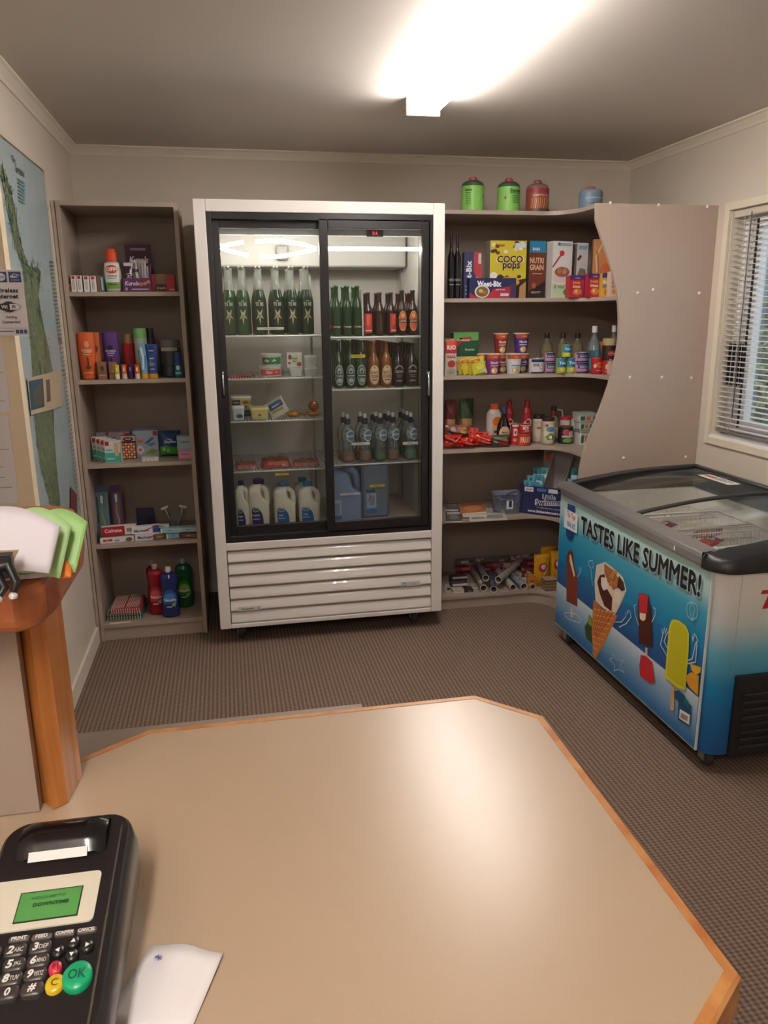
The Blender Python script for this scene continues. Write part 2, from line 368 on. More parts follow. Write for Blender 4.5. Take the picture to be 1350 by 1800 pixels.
# ================================================================== BOOKCASE (left)
BX0, BX1, BY0, BY1, BT = -.5865, -.0706, .1964, .60, 2.06
SZ = [1.678, 1.287, .8935, .498, .085]
bc = thing('bookcase', 'tall narrow taupe laminate bookcase standing against the left wall', 'bookcase', ((BX0+BX1)/2, BY0, 0))
bx, by = (BX0+BX1)/2, BY0; hw = (BX1-BX0)/2; dp = BY1-BY0
m = MB(); m.box(-hw, -hw+.019, 0, dp, 0, BT, LAM); m.build('side_panel', bc, .001)
m = MB(); m.box(hw-.019, hw, 0, dp, 0, BT, LAM); m.build('side_panel', bc, .001)
m = MB(); m.box(-hw-.017, -hw-.003, .004, dp, 0, BT, LAMEDGE); m.build('filler_strip', bc, .001)
m = MB(); m.box(-hw+.019, hw-.019, 0, dp, BT-.02, BT, LAM); m.build('top_board', bc, .001)
m = MB(); m.box(-hw+.019, hw-.019, dp-.006, dp, .02, BT-.02, LAM); m.build('back_panel', bc)
for z in SZ: m = MB(); m.box(-hw+.019, hw-.019, .002, dp-.006, z-.019, z, LAM); m.build('shelf', bc, .001)
m = MB(); m.box(-hw+.019, hw-.019, .012, .028, 0, SZ[4]-.019, LAM); m.build('kickboard', bc)

# ================================================================== CORNER SHELVING (right)
TZ = [2.054, 1.642, 1.262, .883, .506, .076]; YS, YP, TX0 = .2275, -.058, 1.118; YB = .64
curve = [(1.817, 2.056), (1.821, 1.979), (1.878, 1.849), (1.931, 1.721), (1.963, 1.591), (1.972, 1.431), (1.947, 1.268), (1.897, 1.103), (1.845, .964), (1.813, .836), (1.80, .70), (1.795, .50), (1.795, 0)]
def catmull(P, n=5):
    out = []
    for i in range(len(P)-1):
        p0, p1, p2, p3 = P[max(i-1, 0)], P[i], P[i+1], P[min(i+2, len(P)-1)]
        for k in range(n):
            t = k/n; out.append(tuple(.5*((2*b_)+(-a_+c_)*t+(2*a_-5*b_+4*c_-d_)*t*t+(-a_+3*b_-3*c_+d_)*t**3) for a_, b_, c_, d_ in zip(p0, p1, p2, p3)))
    return out+[P[-1]]
cc = [curve[0]]+catmull(curve[1:11])+curve[11:]
def panel_x(z):
    for (xa, za), (xb, zb) in zip(cc, cc[1:]):
        if zb <= z <= za: return xa+(xb-xa)*(za-z)/max(za-zb, 1e-6)
    return cc[0][0]
cs_ = thing('corner_shelving', 'taupe L-shaped corner shelving right of the fridge with a curved end panel', 'shelving', (TX0, YP, 0))
o_ = Vector((TX0, YP, 0))
cs_.location = o_
def shelf_poly(z):
    xe = panel_x(z)-.002; xi = xe-.13
    arc = [(xi+(xe-xi)*math.sin(a)-0, YS-.0-(YS+.05)*.62*(1-math.cos(a))) for a in [math.radians(9*k) for k in range(11)]]
    return [(TX0+.016, YS)]+arc+[(xe, YP+.019), (XR-.002, YP+.019), (XR-.002, YB+.1), (TX0+.016, YB)]
for z in TZ:
    m = MB(); m.M = Matrix.Translation(-o_); m.prism(shelf_poly(z), z-.019, z, LAM); m.build('shelf', cs_, .001)
m = MB(); m.M = Matrix.Translation(-o_); m.box(TX0, TX0+.016, YS, YB, 0, 2.054, LAM); m.build('side_panel', cs_, .001)
m = MB(); m.M = Matrix.Translation(-o_); m.box(TX0+.016, XR-.02, YB, YB+.012, .01, 2.034, LAM); m.build('back_panel', cs_)
m = MB(); m.M = Matrix.Translation(-o_); m.box(XR-.018, XR-.004, YP+.02, YB, .01, 2.034, LAM); m.build('back_panel', cs_)
m = MB(); m.M = Matrix.Translation(-o_); m.prism_y(cc+[(XR-.002, 0), (XR-.002, 2.056)], YP, YP+.018, LAMEDGE); ep = m.build('end_panel', cs_)
m = MB(); m.M = Matrix.Translation(-o_); kp = shelf_poly(.05); m.prism([(x-(.0 if x > 1.5 else 0), y+.012) for x, y in kp[:12]]+[(kp[11][0]+.016, kp[11][1]+.012)]+[(x+.016, y+.028) for x, y in kp[:12][::-1]], 0, .056, LAM); m.build('kickboard', cs_)
for (u, v) in [(1073, 357), (1158, 360), (1243, 363), (1121, 515), (1229, 515), (1107, 663), (1163, 663), (1215, 664), (1096, 805), (1205, 803), (1148, 509)]:
    p = on(u, v, 1, YP); m = MB(); m.M = Matrix.Translation(p-o_) @ Matrix.Rotation(math.pi/2, 4, 'X'); m.lathe([(.0075, 0), (.0075, .002), (.004, .004), (0, .0042)], C('#efe9df', .4), n=12); m.build('screw_cap', cs_)

# ================================================================== FRIDGE
W, H = 1.1122, 2.051
fr = thing('display_fridge', 'tall white display fridge with two black framed sliding glass doors', 'fridge', (0, 0, 0)); FD = .74
FWHITE = C('#e6e0da', .22, coat=.3); INNER = C('#d3cfc8', .5); FBLACK = C('#1c1a1d', .3)
ox0, ox1, oz0, oz1 = .052, 1.058, .523, 2.0
m = MB()
m.box(0, ox0, 0, FD, .09, H, FWHITE); m.box(ox1, W, 0, FD, .09, H, FWHITE); m.box(ox0, ox1, 0, FD, oz1, H, FWHITE); m.box(ox0, ox1, FD-.03, FD, .09, oz1, FWHITE)
m.box(ox0, ox1, 0, .05, .485, oz0, FWHITE); m.box(ox0, ox1, 0, .05, .09, .112, FWHITE); m.build('cabinet', fr, .004)
m = MB(); a0, a1, e0, e1 = ox0+.02, ox1-.02, .565, 1.975
m.box(ox0, a0, .05, FD-.03, oz0, oz1, INNER); m.box(a1, ox1, .05, FD-.03, oz0, oz1, INNER); m.box(a0, a1, FD-.05, FD-.03, oz0, oz1, INNER); m.box(a0, a1, .05, FD-.05, oz0-.03, e0, C('#a5968a', .5)); m.box(a0, a1, .05, FD-.05, e1, oz1, INNER)
for x in (a0, a1-.012): m.box(x, x+.012, .14, .16, e0, e1, STEEL); m.box(x, x+.012, .54, .56, e0, e1, STEEL)
m.build('liner', fr)
m = MB(); m.box(a0+.01, a1-.01, .42, FD-.051, 1.80, 1.955, C('#b9b6b0', .4)); m.box(a0+.3, a0+.36, .38, .42, 1.83, 1.90, C('#8f8c88', .4)); m.build('evaporator_cover', fr, .01)
m = MB(); m.box(a0, a1, .075, .098, 1.915, 1.974, C('#aaa8a4', .35)); m.build('light_canopy', fr)
def fring(m, x0, x1, z0, z1, t, y0, y1, mt, tb=None):
    tb = tb or t
    m.box(x0, x0+t, y0, y1, z0, z1, mt); m.box(x1-t, x1, y0, y1, z0, z1, mt); m.box(x0+t, x1-t, y0, y1, z1-tb, z1, mt); m.box(x0+t, x1-t, y0, y1, z0, z0+tb, mt)
m = MB(); fring(m, ox0, ox1, oz0, oz1, .022, .004, .07, FBLACK, .03); m.build('door_track', fr, .002)
gtop, gbot = zat(401, .3, .02), zat(922, .3, .02)
GL = clear('fridge_glass', (.93, .95, .95), 1.0, .035)
xs = [xat(385, .03, gtop), xat(563, .03, gtop), xat(576, .005, gtop), xat(742, .005, gtop)]
def sdoor(x0, x1, gx0, gx1, y, hx, label=None):
    m = MB(); z0, z1 = oz0+.02, oz1-.02
    m.box(x0, gx0, y, y+.022, z0, z1, FBLACK); m.box(gx1, x1, y, y+.022, z0, z1, FBLACK); m.box(gx0, gx1, y, y+.022, gtop, z1, FBLACK); m.box(gx0, gx1, y, y+.022, z0, gbot, FBLACK)
    d = m.build('sliding_door', fr, .003); m = MB(); m.box(gx0-.004, gx1+.004, y+.009, y+.013, gbot-.004, gtop+.004, GL); m.build('glass_pane', d)
    za, zb = zat(656, hx, y), zat(697, hx, y); m = MB(); m.tube([(hx, y-.001, zb), (hx, y-.014, zb+.012), (hx+.0, y-.018, (za+zb)/2), (hx, y-.014, za-.012), (hx, y-.001, za)], [.006, .0055, .005, .0055, .006], CHROME); m.lathe([(.008, za-.004), (.008, za+.008)], CHROME, (hx, y-.006), 10); m.build('handle', d)
sdoor(ox0+.012, xs[1]+.03, xs[0], xs[1], .034, xat(392, .03, 1.28))
sdoor(xat(560, .004, 1.95), ox1-.012, xs[2], xs[3], .004, xat(752, .004, 1.28))
def wires(x0, x1, z):
    m = MB(); wm = C('#e4e2da', .35); y0, y1 = .105, .60
    m.bar((x0, y0, z-.004), (x1, y0, z-.004), .0042, wm, 8); m.bar((x0, y1, z-.004), (x1, y1, z-.004), .003, wm, 6)
    m.bar((x0, .35, z-.006), (x1, .35, z-.006), .0025, wm, 6)
    n = int((x1-x0)/.0125)
    for i in range(n+1): x = x0+(x1-x0)*i/n; m.tube([(x, y0-.003, z-.006), (x, y0+.0, z+.0015), (x, y1, z-.0005)], .0016, wm, 5)
    m.build('wire_shelf', fr)
XM = .553
LZ = [zat(v, .25, .105) for v in (590, 665, 739.5, 827)]; RZ = [zat(v, .82, .105) for v in (591.5, 683, 813.5)]
for z in LZ: wires(a0+.004, XM-.008, z)
for z in RZ: wires(XM+.008, a1-.004, z)
m = MB(); m.box(XM-.006, XM+.006, .60, .612, e0, e1, STEEL); m.build('shelf_upright', fr)
FT = C('#fff8ee', .5, em=FRIDGE_TUBE)
def tubeln(pts):
    m = MB(); m.tube(pts, .0085, FT, 10); m.build('lamp_and_reflection_tube', fr)
zt = zat(438.5, .8, .11); tubeln([(xat(577, .11, zt), .11, zt+.001), (xat(741, .11, zt), .11, zt+.003)])
def pp(l, y=.14): return [on(u, v, 1, y) for u, v in l]
tubeln(pp([(388, 433), (428, 425.5)])); tubeln(pp([(388, 435), (398, 440), (437, 449)])); tubeln(pp([(450, 424.5), (480, 422.5), (500, 424), (530, 429), (556, 437)])); tubeln(pp([(457, 451), (490, 451), (525, 445), (556, 438)]))  # left bay: glowing tubes shaped as the lamp's reflections in the door glass
m = MB(); p = on(659, 410, 1, .07); m.box(p.x-.038, p.x+.038, .066, .078, p.z-.016, p.z+.014, C('#4a4646', .4)); f = flat((p.x-.038, .066, p.z-.016), (1, 0, 0), (0, 0, 1), .076, .03)
decal(m, f, [('t', '0.6', .5, .55, .5, C('#ff3048', .5, em=1.2), .6)]); m.build('temperature_display', fr)
# louvres
lz0, lz1 = .114, .484
for i in range(6):
    z0 = lz0+(lz1-lz0)*i/6; z1 = z0+(lz1-lz0)/6
    m = MB(); m.prism_x([(.030, z0+.006), (.006, z0+.002), (.003, z0+.008), (.005, z0+.02), (.011, z0+.042), (.018, z1-.010), (.030, z1-.007)], ox0+.004, ox1-.002, FWHITE); m.build('louvre', fr)
m = MB(); m.box(ox0, ox1, .032, .036, .112, .485, C('#2f2c2a', .6)); 
m.build('grille_backing', fr)
f = flat((.09, .0035, .172), (1, 0, 0), (0, 0, 1), .13, .026)
m = MB(); m.box(.088, .20, .002, .008, .176, .198, C('#d4cfc8', .3)); decal(m, flat((.088, .002, .176), (1, 0, 0), (0, 0, 1), .112, .022), [('t', 'Transcold', .42, .5, .5, '#24344a', .7, {'shear': .2}), ('e', .9, .5, .05, .3, '#9aa6b0')]); m.build('maker_badge', fr)
m = MB(); m.box(.90, 1.0, .002, .008, .238, .262, C('#d0cbc4', .3)); decal(m, flat((.90, .002, .238), (1, 0, 0), (0, 0, 1), .10, .024), [('e', .17, .5, .1, .42, '#7a8894'), ('e', .17, .5, .05, .2, '#e8e6e0'), ('t', 'COOL', .62, .5, .45, '#a3a09a', .6)]); m.build('energy_badge', fr)
def castor(parent, x, y, r=.036, top=.09, name='castor'):
    m = MB(); m.M = Matrix.Translation((x, y, r)) @ Matrix.Rotation(math.pi/2, 4, 'Y'); m.lathe([(.008, -.014), (r-.004, -.012), (r, -.008), (r, .008), (r-.004, .012), (.008, .014)], C('#3a3837', .5), n=20)
    m.M = Matrix.Identity(4); m.box(x-.018, x-.0145, y-.014, y+.02, r-.008, top-.006, STEEL); m.box(x+.0145, x+.018, y-.014, y+.02, r-.008, top-.006, STEEL); m.box(x-.026, x+.026, y-.024, y+.026, top-.008, top, STEEL); m.bar((x-.02, y, r), (x+.02, y, r), .005, STEEL, 8)
    return m.build(name, parent)
for x in (.10, .985):
    for y in (.10, .64): castor(fr, x, y)

# ================================================================== CHEST FREEZER
FX, FY0, FY1, FZ0, FZ1, FXB = 1.630, -1.475, -.25, .075, .742, 2.33
fz = thing('chest_freezer', 'blue and white ice cream chest freezer with sliding glass lids', 'freezer', (0, 0, 0))
def gradmat(name, vec, off, stops, rough=.35):
    m = bpy.data.materials.new(name); m.use_nodes = True; nt = m.node_tree; b = nt.nodes['Principled BSDF']
    tc = nt.nodes.new('ShaderNodeTexCoord'); d = nt.nodes.new('ShaderNodeVectorMath'); d.operation = 'DOT_PRODUCT'; d.inputs[1].default_value = vec
    nt.links.new(tc.outputs['Object'], d.inputs[0]); a = nt.nodes.new('ShaderNodeMath'); a.operation = 'ADD'; a.inputs[1].default_value = off; nt.links.new(d.outputs['Value'], a.inputs[0])
    r = nt.nodes.new('ShaderNodeValToRGB'); els = r.color_ramp.elements
    while len(els) < len(stops): els.new(.5)
    for e, (p, c) in zip(els, stops): e.position = p; e.color = lin(c)
    nt.links.new(a.outputs[0], r.inputs[0]); nt.links.new(r.outputs[0], b.inputs['Base Color']); b.inputs['Roughness'].default_value = rough; return m
BODY = gradmat('freezer_vinyl', (0, 0, 1), 0, [(.0, '#164a86'), (.18, '#1b62a0'), (.33, '#1d84b8'), (.45, '#6cb9d4'), (.56, '#d6e2e4'), (.66, '#eeece8')])
def rrect(x0, x1, y0, y1, r, n=6):
    out = []
    for cx, cy, a0_ in ((x1-r, y1-r, 0), (x0+r, y1-r, 90), (x0+r, y0+r, 180), (x1-r, y0+r, 270)):
        out += [(cx+r*math.cos(math.radians(a0_+90*k/n)), cy+r*math.sin(math.radians(a0_+90*k/n))) for k in range(n+1)]
    return out
outer = rrect(FX, FXB, FY0, FY1, .07); ix0, ix1, iy0, iy1 = FX+.055, FXB-.05, FY0+.11, FY1-.05; inner = rrect(ix0, ix1, iy0, iy1, .05)
LIN = C('#f4f1ea', .4); n = len(outer)
m = MB(); m.add([(x, y, FZ0) for x, y in outer]+[(x, y, FZ1) for x, y in outer], [(i, (i+1) % n, n+(i+1) % n, n+i) for i in range(n)], BODY, True)
m.add([(x, y, FZ0) for x, y in outer], [tuple(range(n))[::-1]], DARK)
m.add([(x, y, FZ1) for x, y in outer]+[(x, y, FZ1) for x, y in inner], [(i, (i+1) % n, n+(i+1) % n, n+i) for i in range(n)], LIN)
m.build('body', fz)
m = MB(); m.add([(x, y, .30) for x, y in inner]+[(x, y, FZ1) for x, y in inner], [((i+1) % n, i, n+i, n+(i+1) % n) for i in range(n)], LIN, True); m.add([(x, y, .30) for x, y in inner], [tuple(range(n))], LIN)
m.build('liner', fz)
# printed front board
SEA = gradmat('board_sea', (0, 0, 1.5), 0, [(0, '#155a94'), (.35, '#12689f'), (.72, '#1a83b3'), (.88, '#3fa3bf'), (1.0, '#bcdcd8')])
_pa, _pb = on(981, 1023, 0, FX-.006), on(1229, 1226, 0, FX-.006); _d = (_pb-_pa).normalized(); _n = Vector((0, _d.z, -_d.y)); _n = _n if _n.z > 0 else -_n; _n /= .27
SAND = gradmat('board_sand', tuple(_n), 1-_pa.dot(_n), [(0, '#15558f'), (.35, '#2b6fa6'), (.75, '#93b5cf'), (.97, '#ccd8e2')])
PX = FX-.006; by0, by1, bz0, bz1 = -1.432, -.252, .085, .733
NAVYG = gradmat('board_navy', (0, 0, 2.5), -.3, [(0, '#1a3a75'), (.45, '#1c4f8c'), (.9, '#1a7aad')])
m = MB(); m.box(PX, FX+.004, by0, by1, bz0, bz1, SEA); m.box(PX+.001, FX+.002, by0-.006, by1+.004, bz0-.005, bz1+.005, C('#dfe6e6', .4))
BF = flat((PX, by1, bz0), (0, -1, 0), (0, 0, 1), by1-by0, bz1-bz0, .0005)
def fp(u, v): p = on(u, v, 0, PX); return ((by1-p.y)/BF.w, (p.z-bz0)/BF.h)
def fpl(l): return [fp(u, v) for u, v in l]
def zoomp(l, s=3.5526, ox=970, oy=930): return [fp(ox+x/s, oy+y/s) for x, y in l]
CH1, CH2, CREAM, CONE, CONE2, RED, LOLLY = C('#4a1c14', .4), C('#7a3522', .4), C('#e6d5c0', .5), C('#c8783a', .5), C('#e09a55', .5), C('#c22330', .4), C('#d6cf28', .4)
items = [('p', [(0, fp(981, 985)[1]), (0, fp(981, 1023)[1]), (1, fp(1229, 1226)[1]), (1, fp(1229, 1140)[1])], NAVYG), ('p', [(0, 0), (1, 0), (1, fp(1229, 1226)[1]), (0, fp(981, 1023)[1])], SAND),
 # choc bar 1
 ('p', zoomp([(118, 132), (135, 150), (140, 230), (162, 300), (160, 485), (92, 450), (92, 170), (104, 140)]), CH2),
 ('p', zoomp([(112, 160), (120, 160), (146, 290), (138, 300), (112, 200)]), CREAM), ('p', zoomp([(118, 487), (130, 490), (130, 555), (118, 548)]), C('#dcc79a')),
 ('l', zoomp([(80, 525), (100, 520), (150, 530), (185, 565), (175, 585), (120, 570), (85, 545), (80, 525)]), .006, '#cfe2ea'),
 ('l', zoomp([(160, 300), (180, 270), (170, 235)]), .006, '#cfe2ea'), ('l', zoomp([(180, 270), (185, 240)]), .006, '#cfe2ea'), ('l', zoomp([(90, 400), (72, 430), (80, 445)]), .006, '#cfe2ea'),
 # leaf and dark fruit behind the cone
 ('p', zoomp([(236, 530), (256, 560), (256, 720), (215, 680), (205, 610), (225, 580)]), '#2e4a2c'), ('p', zoomp([(236, 530), (252, 560), (250, 610), (228, 590)]), '#7f9a3c'),
 # cone
 ('p', zoomp([(262, 440), (330, 510), (400, 540), (415, 535), (340, 690), (275, 812), (262, 800), (250, 640)]), CONE),
 ('p', zoomp([(280, 225), (335, 205), (400, 255), (445, 300), (468, 380), (440, 450), (395, 540), (330, 500), (275, 450), (268, 330)]), CREAM),
 ('p', zoomp([(300, 290), (330, 280), (345, 370), (380, 430), (375, 515), (330, 480), (300, 400), (285, 330)]), CH1), ('p', zoomp([(330, 215), (390, 260), (430, 330), (425, 365), (385, 380), (350, 330), (330, 270)]), C('#a86a3c')),
 ('p', zoomp([(420, 290), (450, 330), (460, 380), (440, 390), (410, 360)]), CH1), ('p', zoomp([(395, 390), (440, 400), (420, 470), (385, 450)]), C('#f0dfd0')), ('p', zoomp([(310, 300), (345, 305), (352, 370), (325, 385), (310, 350)]), C('#f3e2d6')),
]
for i in range(9): yy = 500+i*34; items.append(('l', zoomp([(262-1*i*.5, yy), (398-i*15, yy+26-i)]), .009, CONE2))
for i in range(5): items.append(('l', zoomp([(290+i*24, 478+i*10), (262+i*5, 640+i*10)]), .007, C('#a85a28')))
items += [('e', *fp(970+(345+random.uniform(-5, 65))/3.5526, 930+(240+random.uniform(0, 120))/3.5526), .006, .012, C('#c98a4c')) for i in range(16)]
items += [('l', zoomp([(258, 350), (248, 240), (235, 225), (235, 200), (258, 195), (265, 230), (255, 245)]), .006, '#cfe2ea'), ('l', zoomp([(400, 580), (440, 580), (470, 545), (468, 520)]), .006, '#cfe2ea'), ('l', zoomp([(425, 612), (470, 590), (500, 550), (495, 520), (480, 505), (478, 530)]), .006, '#cfe2ea'),
 # red-tipped bar
 ('p', zoomp([(548, 405), (575, 400), (610, 415), (612, 440), (628, 500), (634, 738), (550, 710), (542, 480)]), CH1), ('p', zoomp([(548, 410), (575, 402), (606, 416), (600, 525), (552, 520)]), RED), ('p', zoomp([(554, 522), (594, 528), (590, 565), (575, 575), (556, 560)]), C('#eddcbc')),
 ('p', zoomp([(590, 738), (603, 742), (603, 812), (590, 805)]), C('#dcc79a')), ('p', zoomp([(562, 785), (590, 790), (632, 830), (650, 958), (620, 962), (556, 915), (552, 850)]), RED),
 ('l', zoomp([(548, 600), (528, 540), (520, 480), (532, 470)]), .006, '#cfe2ea'), ('l', zoomp([(630, 580), (650, 540), (655, 500), (640, 490)]), .006, '#cfe2ea'), ('l', zoomp([(545, 770), (555, 785)]), .006, '#cfe2ea'),
 # orange fruit and lolly
 ('p', zoomp([(870, 840), (940, 862), (935, 895), (905, 910), (880, 880)]), C('#e0b02c')), ('p', zoomp([(850, 910), (880, 892), (925, 915), (920, 1040), (868, 990), (848, 950)]), C('#d99a28')),
 ('p', zoomp([(765, 562), (800, 570), (845, 605), (864, 650), (862, 760), (840, 1008), (780, 985), (712, 925), (738, 620), (750, 575)]), LOLLY), ('p', zoomp([(766, 575), (800, 582), (838, 612), (855, 655), (850, 760), (835, 985), (784, 965), (724, 915), (748, 625)]), C('#c5bd1c')),
 ('p', zoomp([(755, 975), (772, 985), (770, 1128), (760, 1135), (745, 1122)]), C('#d9ab7c')),
 ('l', zoomp([(725, 790), (685, 720), (700, 660), (694, 625)]), .007, '#cfe2ea'), ('l', zoomp([(730, 745), (708, 700), (722, 660), (735, 640)]), .007, '#cfe2ea'), ('l', zoomp([(705, 650), (710, 615)]), .007, '#cfe2ea'), ('l', zoomp([(716, 650), (724, 622)]), .007, '#cfe2ea'),
 ('l', zoomp([(855, 820), (885, 810), (905, 715), (920, 695), (905, 660)]), .007, '#cfe2ea'), ('l', zoomp([(855, 840), (905, 830), (915, 715)]), .007, '#cfe2ea'), ('l', zoomp([(890, 700), (882, 660), (892, 690), (898, 650)]), .007, '#cfe2ea'),
 # beach ball and starfish outlines
 ('l', zoomp([(848, 500), (855, 465), (880, 453), (910, 470), (920, 510), (912, 550), (885, 570), (858, 545), (848, 500)]), .007, '#9fc8d8'), ('l', zoomp([(880, 453), (868, 500), (885, 570)]), .006, '#9fc8d8'), ('l', zoomp([(880, 453), (902, 500), (885, 570)]), .006, '#9fc8d8'),
 ('l', zoomp([(365, 812), (388, 805), (390, 775), (410, 815), (455, 822), (435, 850), (460, 898), (425, 875), (395, 885), (400, 850), (365, 812)]), .007, '#a9c4d6'),
 # socket cut-out with the small label
 ('p', zoomp([(772, 1010), (800, 1005), (840, 1040), (845, 1075), (880, 1100), (868, 1232), (795, 1190), (798, 1075), (775, 1055)]), C('#124a72')), ('p', zoomp([(835, 1040), (870, 1095), (860, 1115), (832, 1085)]), C('#0f6a62')), ('p', zoomp([(808, 1122), (872, 1160), (866, 1222), (803, 1180)]), C('#e8e4e0')), ('p', zoomp([(816, 1145), (858, 1170), (854, 1200), (812, 1178)]), C('#9a8c8c')),
 # brand sign
 ('p', fpl([(1000, 885), (1013, 890), (1009, 945), (1004, 948), (997, 942)]), '#1d3f82'), ('p', fpl([(995, 893), (1018, 905), (1016, 938), (993, 926)]), C('#e9eef0'))]
fa = fp(1006, 905); fb = fp(1006, 922)
items += [('t', 'Tip Top', fa[0], fa[1]-.01, .05, '#c8202c', .075, {'shear': .2, 'fit': 1}), ('t', 'REAL NZ', fb[0], fb[1]-.005, .035, '#1d3f82', .07, {'fit': 1})]
ta, tb_ = fp(1024, 922), fp(1234, 1030)
for dx, dy, c_ in ((-.004, -.008, '#e4eeee'), (.004, -.008, '#e4eeee'), (-.004, .006, '#e4eeee'), (.004, .006, '#e4eeee'), (-.0026, .002, '#16161a'), (.0026, .002, '#16161a'), (-.0026, -.002, '#16161a'), (.0026, -.002, '#16161a'), (0, .006, '#16161a'), (0, -.006, '#16161a')): items.append(('t', 'TASTES LIKE SUMMER!', (ta[0]+tb_[0])/2+dx, (ta[1]+tb_[1])/2+dy, .115, c_, tb_[0]-ta[0], {'bold': .0, 'fit': 1, 'rise': tb_[1]-ta[1]}))
decal(m, BF, items); m.build('advertising_board', fz)
# end face: vent and lettering
m = MB(); gx0, gz1 = 1.722, .372; m.box(gx0, FXB-.03, FY0-.014, FY0+.01, FZ0+.0, gz1, C('#1b1b1d', .5))
for i in range(8): z = .10+i*.028; m.box(gx0+.03, FXB-.05, FY0-.02, FY0-.013, z, z+.012, C('#2c2b2c', .4))
m.build('vent_grille', fz, .003)
EF = flat((1.70, FY0, FZ0), (1, 0, 0), (0, 0, 1), .55, .66)
m = MB(); p = on(1330, 1060, 1, FY0); decal(m, EF, [('t', 'Tip Top', (p.x-1.70+.215)/.55, (p.z-FZ0)/.66, .13, '#c8202c', .74, {'shear': .25, 'fit': 1, 'bold': .03}), ('l', [(.30, .62), (.29, .50), (.33, .47), (.80, .47), (.84, .50), (.84, .60), (.80, .62), (.30, .62)], .012, '#dfeef2'), ('l', [(.015, 0.45), (.015, 1.0)], .003, '#a9b4b8')])
m.build('end_lettering', fz)
# top rails and lids
ALU = C('#a2a1a1', .35, .7); RUB = C('#1d1d1f', .4); GREY = C('#3b3a3c', .4)
arch = [(FX+.028, .775), (1.70, .787), (1.795, .801), (1.91, .816), (2.03, .826), (2.16, .831), (2.30, .833)]
m = MB(); m.prism_y([(FX-.022, .742), (FX-.022, .770), (FX-.014, .786), (FX+.036, .797), (FX+.040, .742)], FY0+.075, FY1+.01, ALU); m.build('front_rail', fz, .004)
m = MB(); m.box(FX-.0228, FX-.021, -1.24, -1.234, .75, .768, C('#f2f0ea')); m.build('rail_mark', fz)
m = MB(); m.box(2.29, FXB+.005, FY0+.07, FY1, .742, .845, C('#77777a', .35, .5)); m.build('rear_rail', fz, .006)
def archcap(y0, y1, x0=FX-.022, zb=.742, add=.012, mt=RUB):
    m = MB(); m.prism_y([(x0, zb), (x0, .765)]+[(x, z+add) for x, z in arch]+[(FXB, .845), (FXB, zb)], y0, y1, mt); return m
archcap(FY1-.035, FY1+.012).build('end_frame', fz, .006)
# near bumper, rounded in plan
bp = rrect(FX-.022, FXB+.01, FY0-.018, FY0+.14, .085); bp = [q for q in bp if q[1] < FY0+.075]; bp = sorted([q for q in bp if q[0] < 1.9], key=lambda q: -q[1])+sorted([q for q in bp if q[0] >= 1.9], key=lambda q: q[1])
bp = [(FX-.022, FY0+.078)]+bp+[(FXB+.01, FY0+.078)]
def az(x):
    for (xa, za), (xb, zb) in zip(arch, arch[1:]):
        if x <= xb: return za+(zb-za)*max(0, (x-xa)/(xb-xa))
    return .833
m = MB(); k = len(bp); ce = [(max(FX+.02, min(x, FXB)), FY0+.078) for x, y in bp]
m.add([(x, y, .738) for x, y in bp]+[(x, y, az(x)-.006) for x, y in bp]+[(x+(.012 if x < 1.8 else -.004), y+.016, az(x)+.012) for x, y in bp]+[(x, FY0+.078, az(x)+.016) for x, y in bp],
      [(r*k+i, r*k+i+1, (r+1)*k+i+1, (r+1)*k+i) for r in range(3) for i in range(k-1)], RUB, True)
m.add([(x, y, .738) for x, y in bp], [tuple(range(k))[::-1]], RUB); m.add([bp[0]+(.738,), bp[-1]+(.738,), (bp[-1][0], bp[-1][1], az(bp[-1][0])+.016), (bp[0][0], bp[0][1], az(bp[0][0])+.016)], [(0, 1, 2, 3)], RUB)
m.build('end_bumper', fz)
LG = clear('lid_glass', (.97, .98, .97), .6, .0)
def lid(y0, y1, dz, nm):
    A = catmull([(x, z+dz) for x, z in arch], 3); m = MB(); r = .0075
    for y in (y0, y1): m.tube([(x, y, z) for x, z in A], .0085, GREY, 8)
    m.bar((A[0][0], y0, A[0][1]), (A[0][0], y1, A[0][1]), .008, GREY, 8); m.bar((A[-1][0]-.01, y0, A[-1][1]), (A[-1][0]-.01, y1, A[-1][1]), .008, GREY, 8)
    l = m.build('glass_lid', fz); m = MB(); k = len(A)
    m.add([(x, y, z) for y in (y0, y1) for x, z in A], [(i, i+1, k+i+1, k+i) for i in range(k-1)], LG, True); g = m.build('glass', l)
    s = g.modifiers.new('thickness', 'SOLIDIFY'); s.thickness = .003
lid(-.88, FY1-.04, .012, 0); lid(FY0+.085, -.84, -.002, 1)
m = MB(); p = on(1290, 862, 2, .848); f = flat((2.17, -.50, .848), (0, -1, 0), (1, 0, 0), .22, .06); m.box(2.17, 2.23, -.72, -.50, .8465, .8478, C('#ece8e2')); decal(m, f, [('r', .05, .3, .4, .7, '#c9663a'), ('r', .45, .6, .9, .75, '#8a8684'), ('r', .45, .3, .8, .42, '#8a8684')]); m.build('lid_sticker', fz)
for x, y in ((1.69, -1.41), (1.66, -.33), (2.26, -1.41), (2.26, -.33)): castor(fz, x, y, .032, .075)

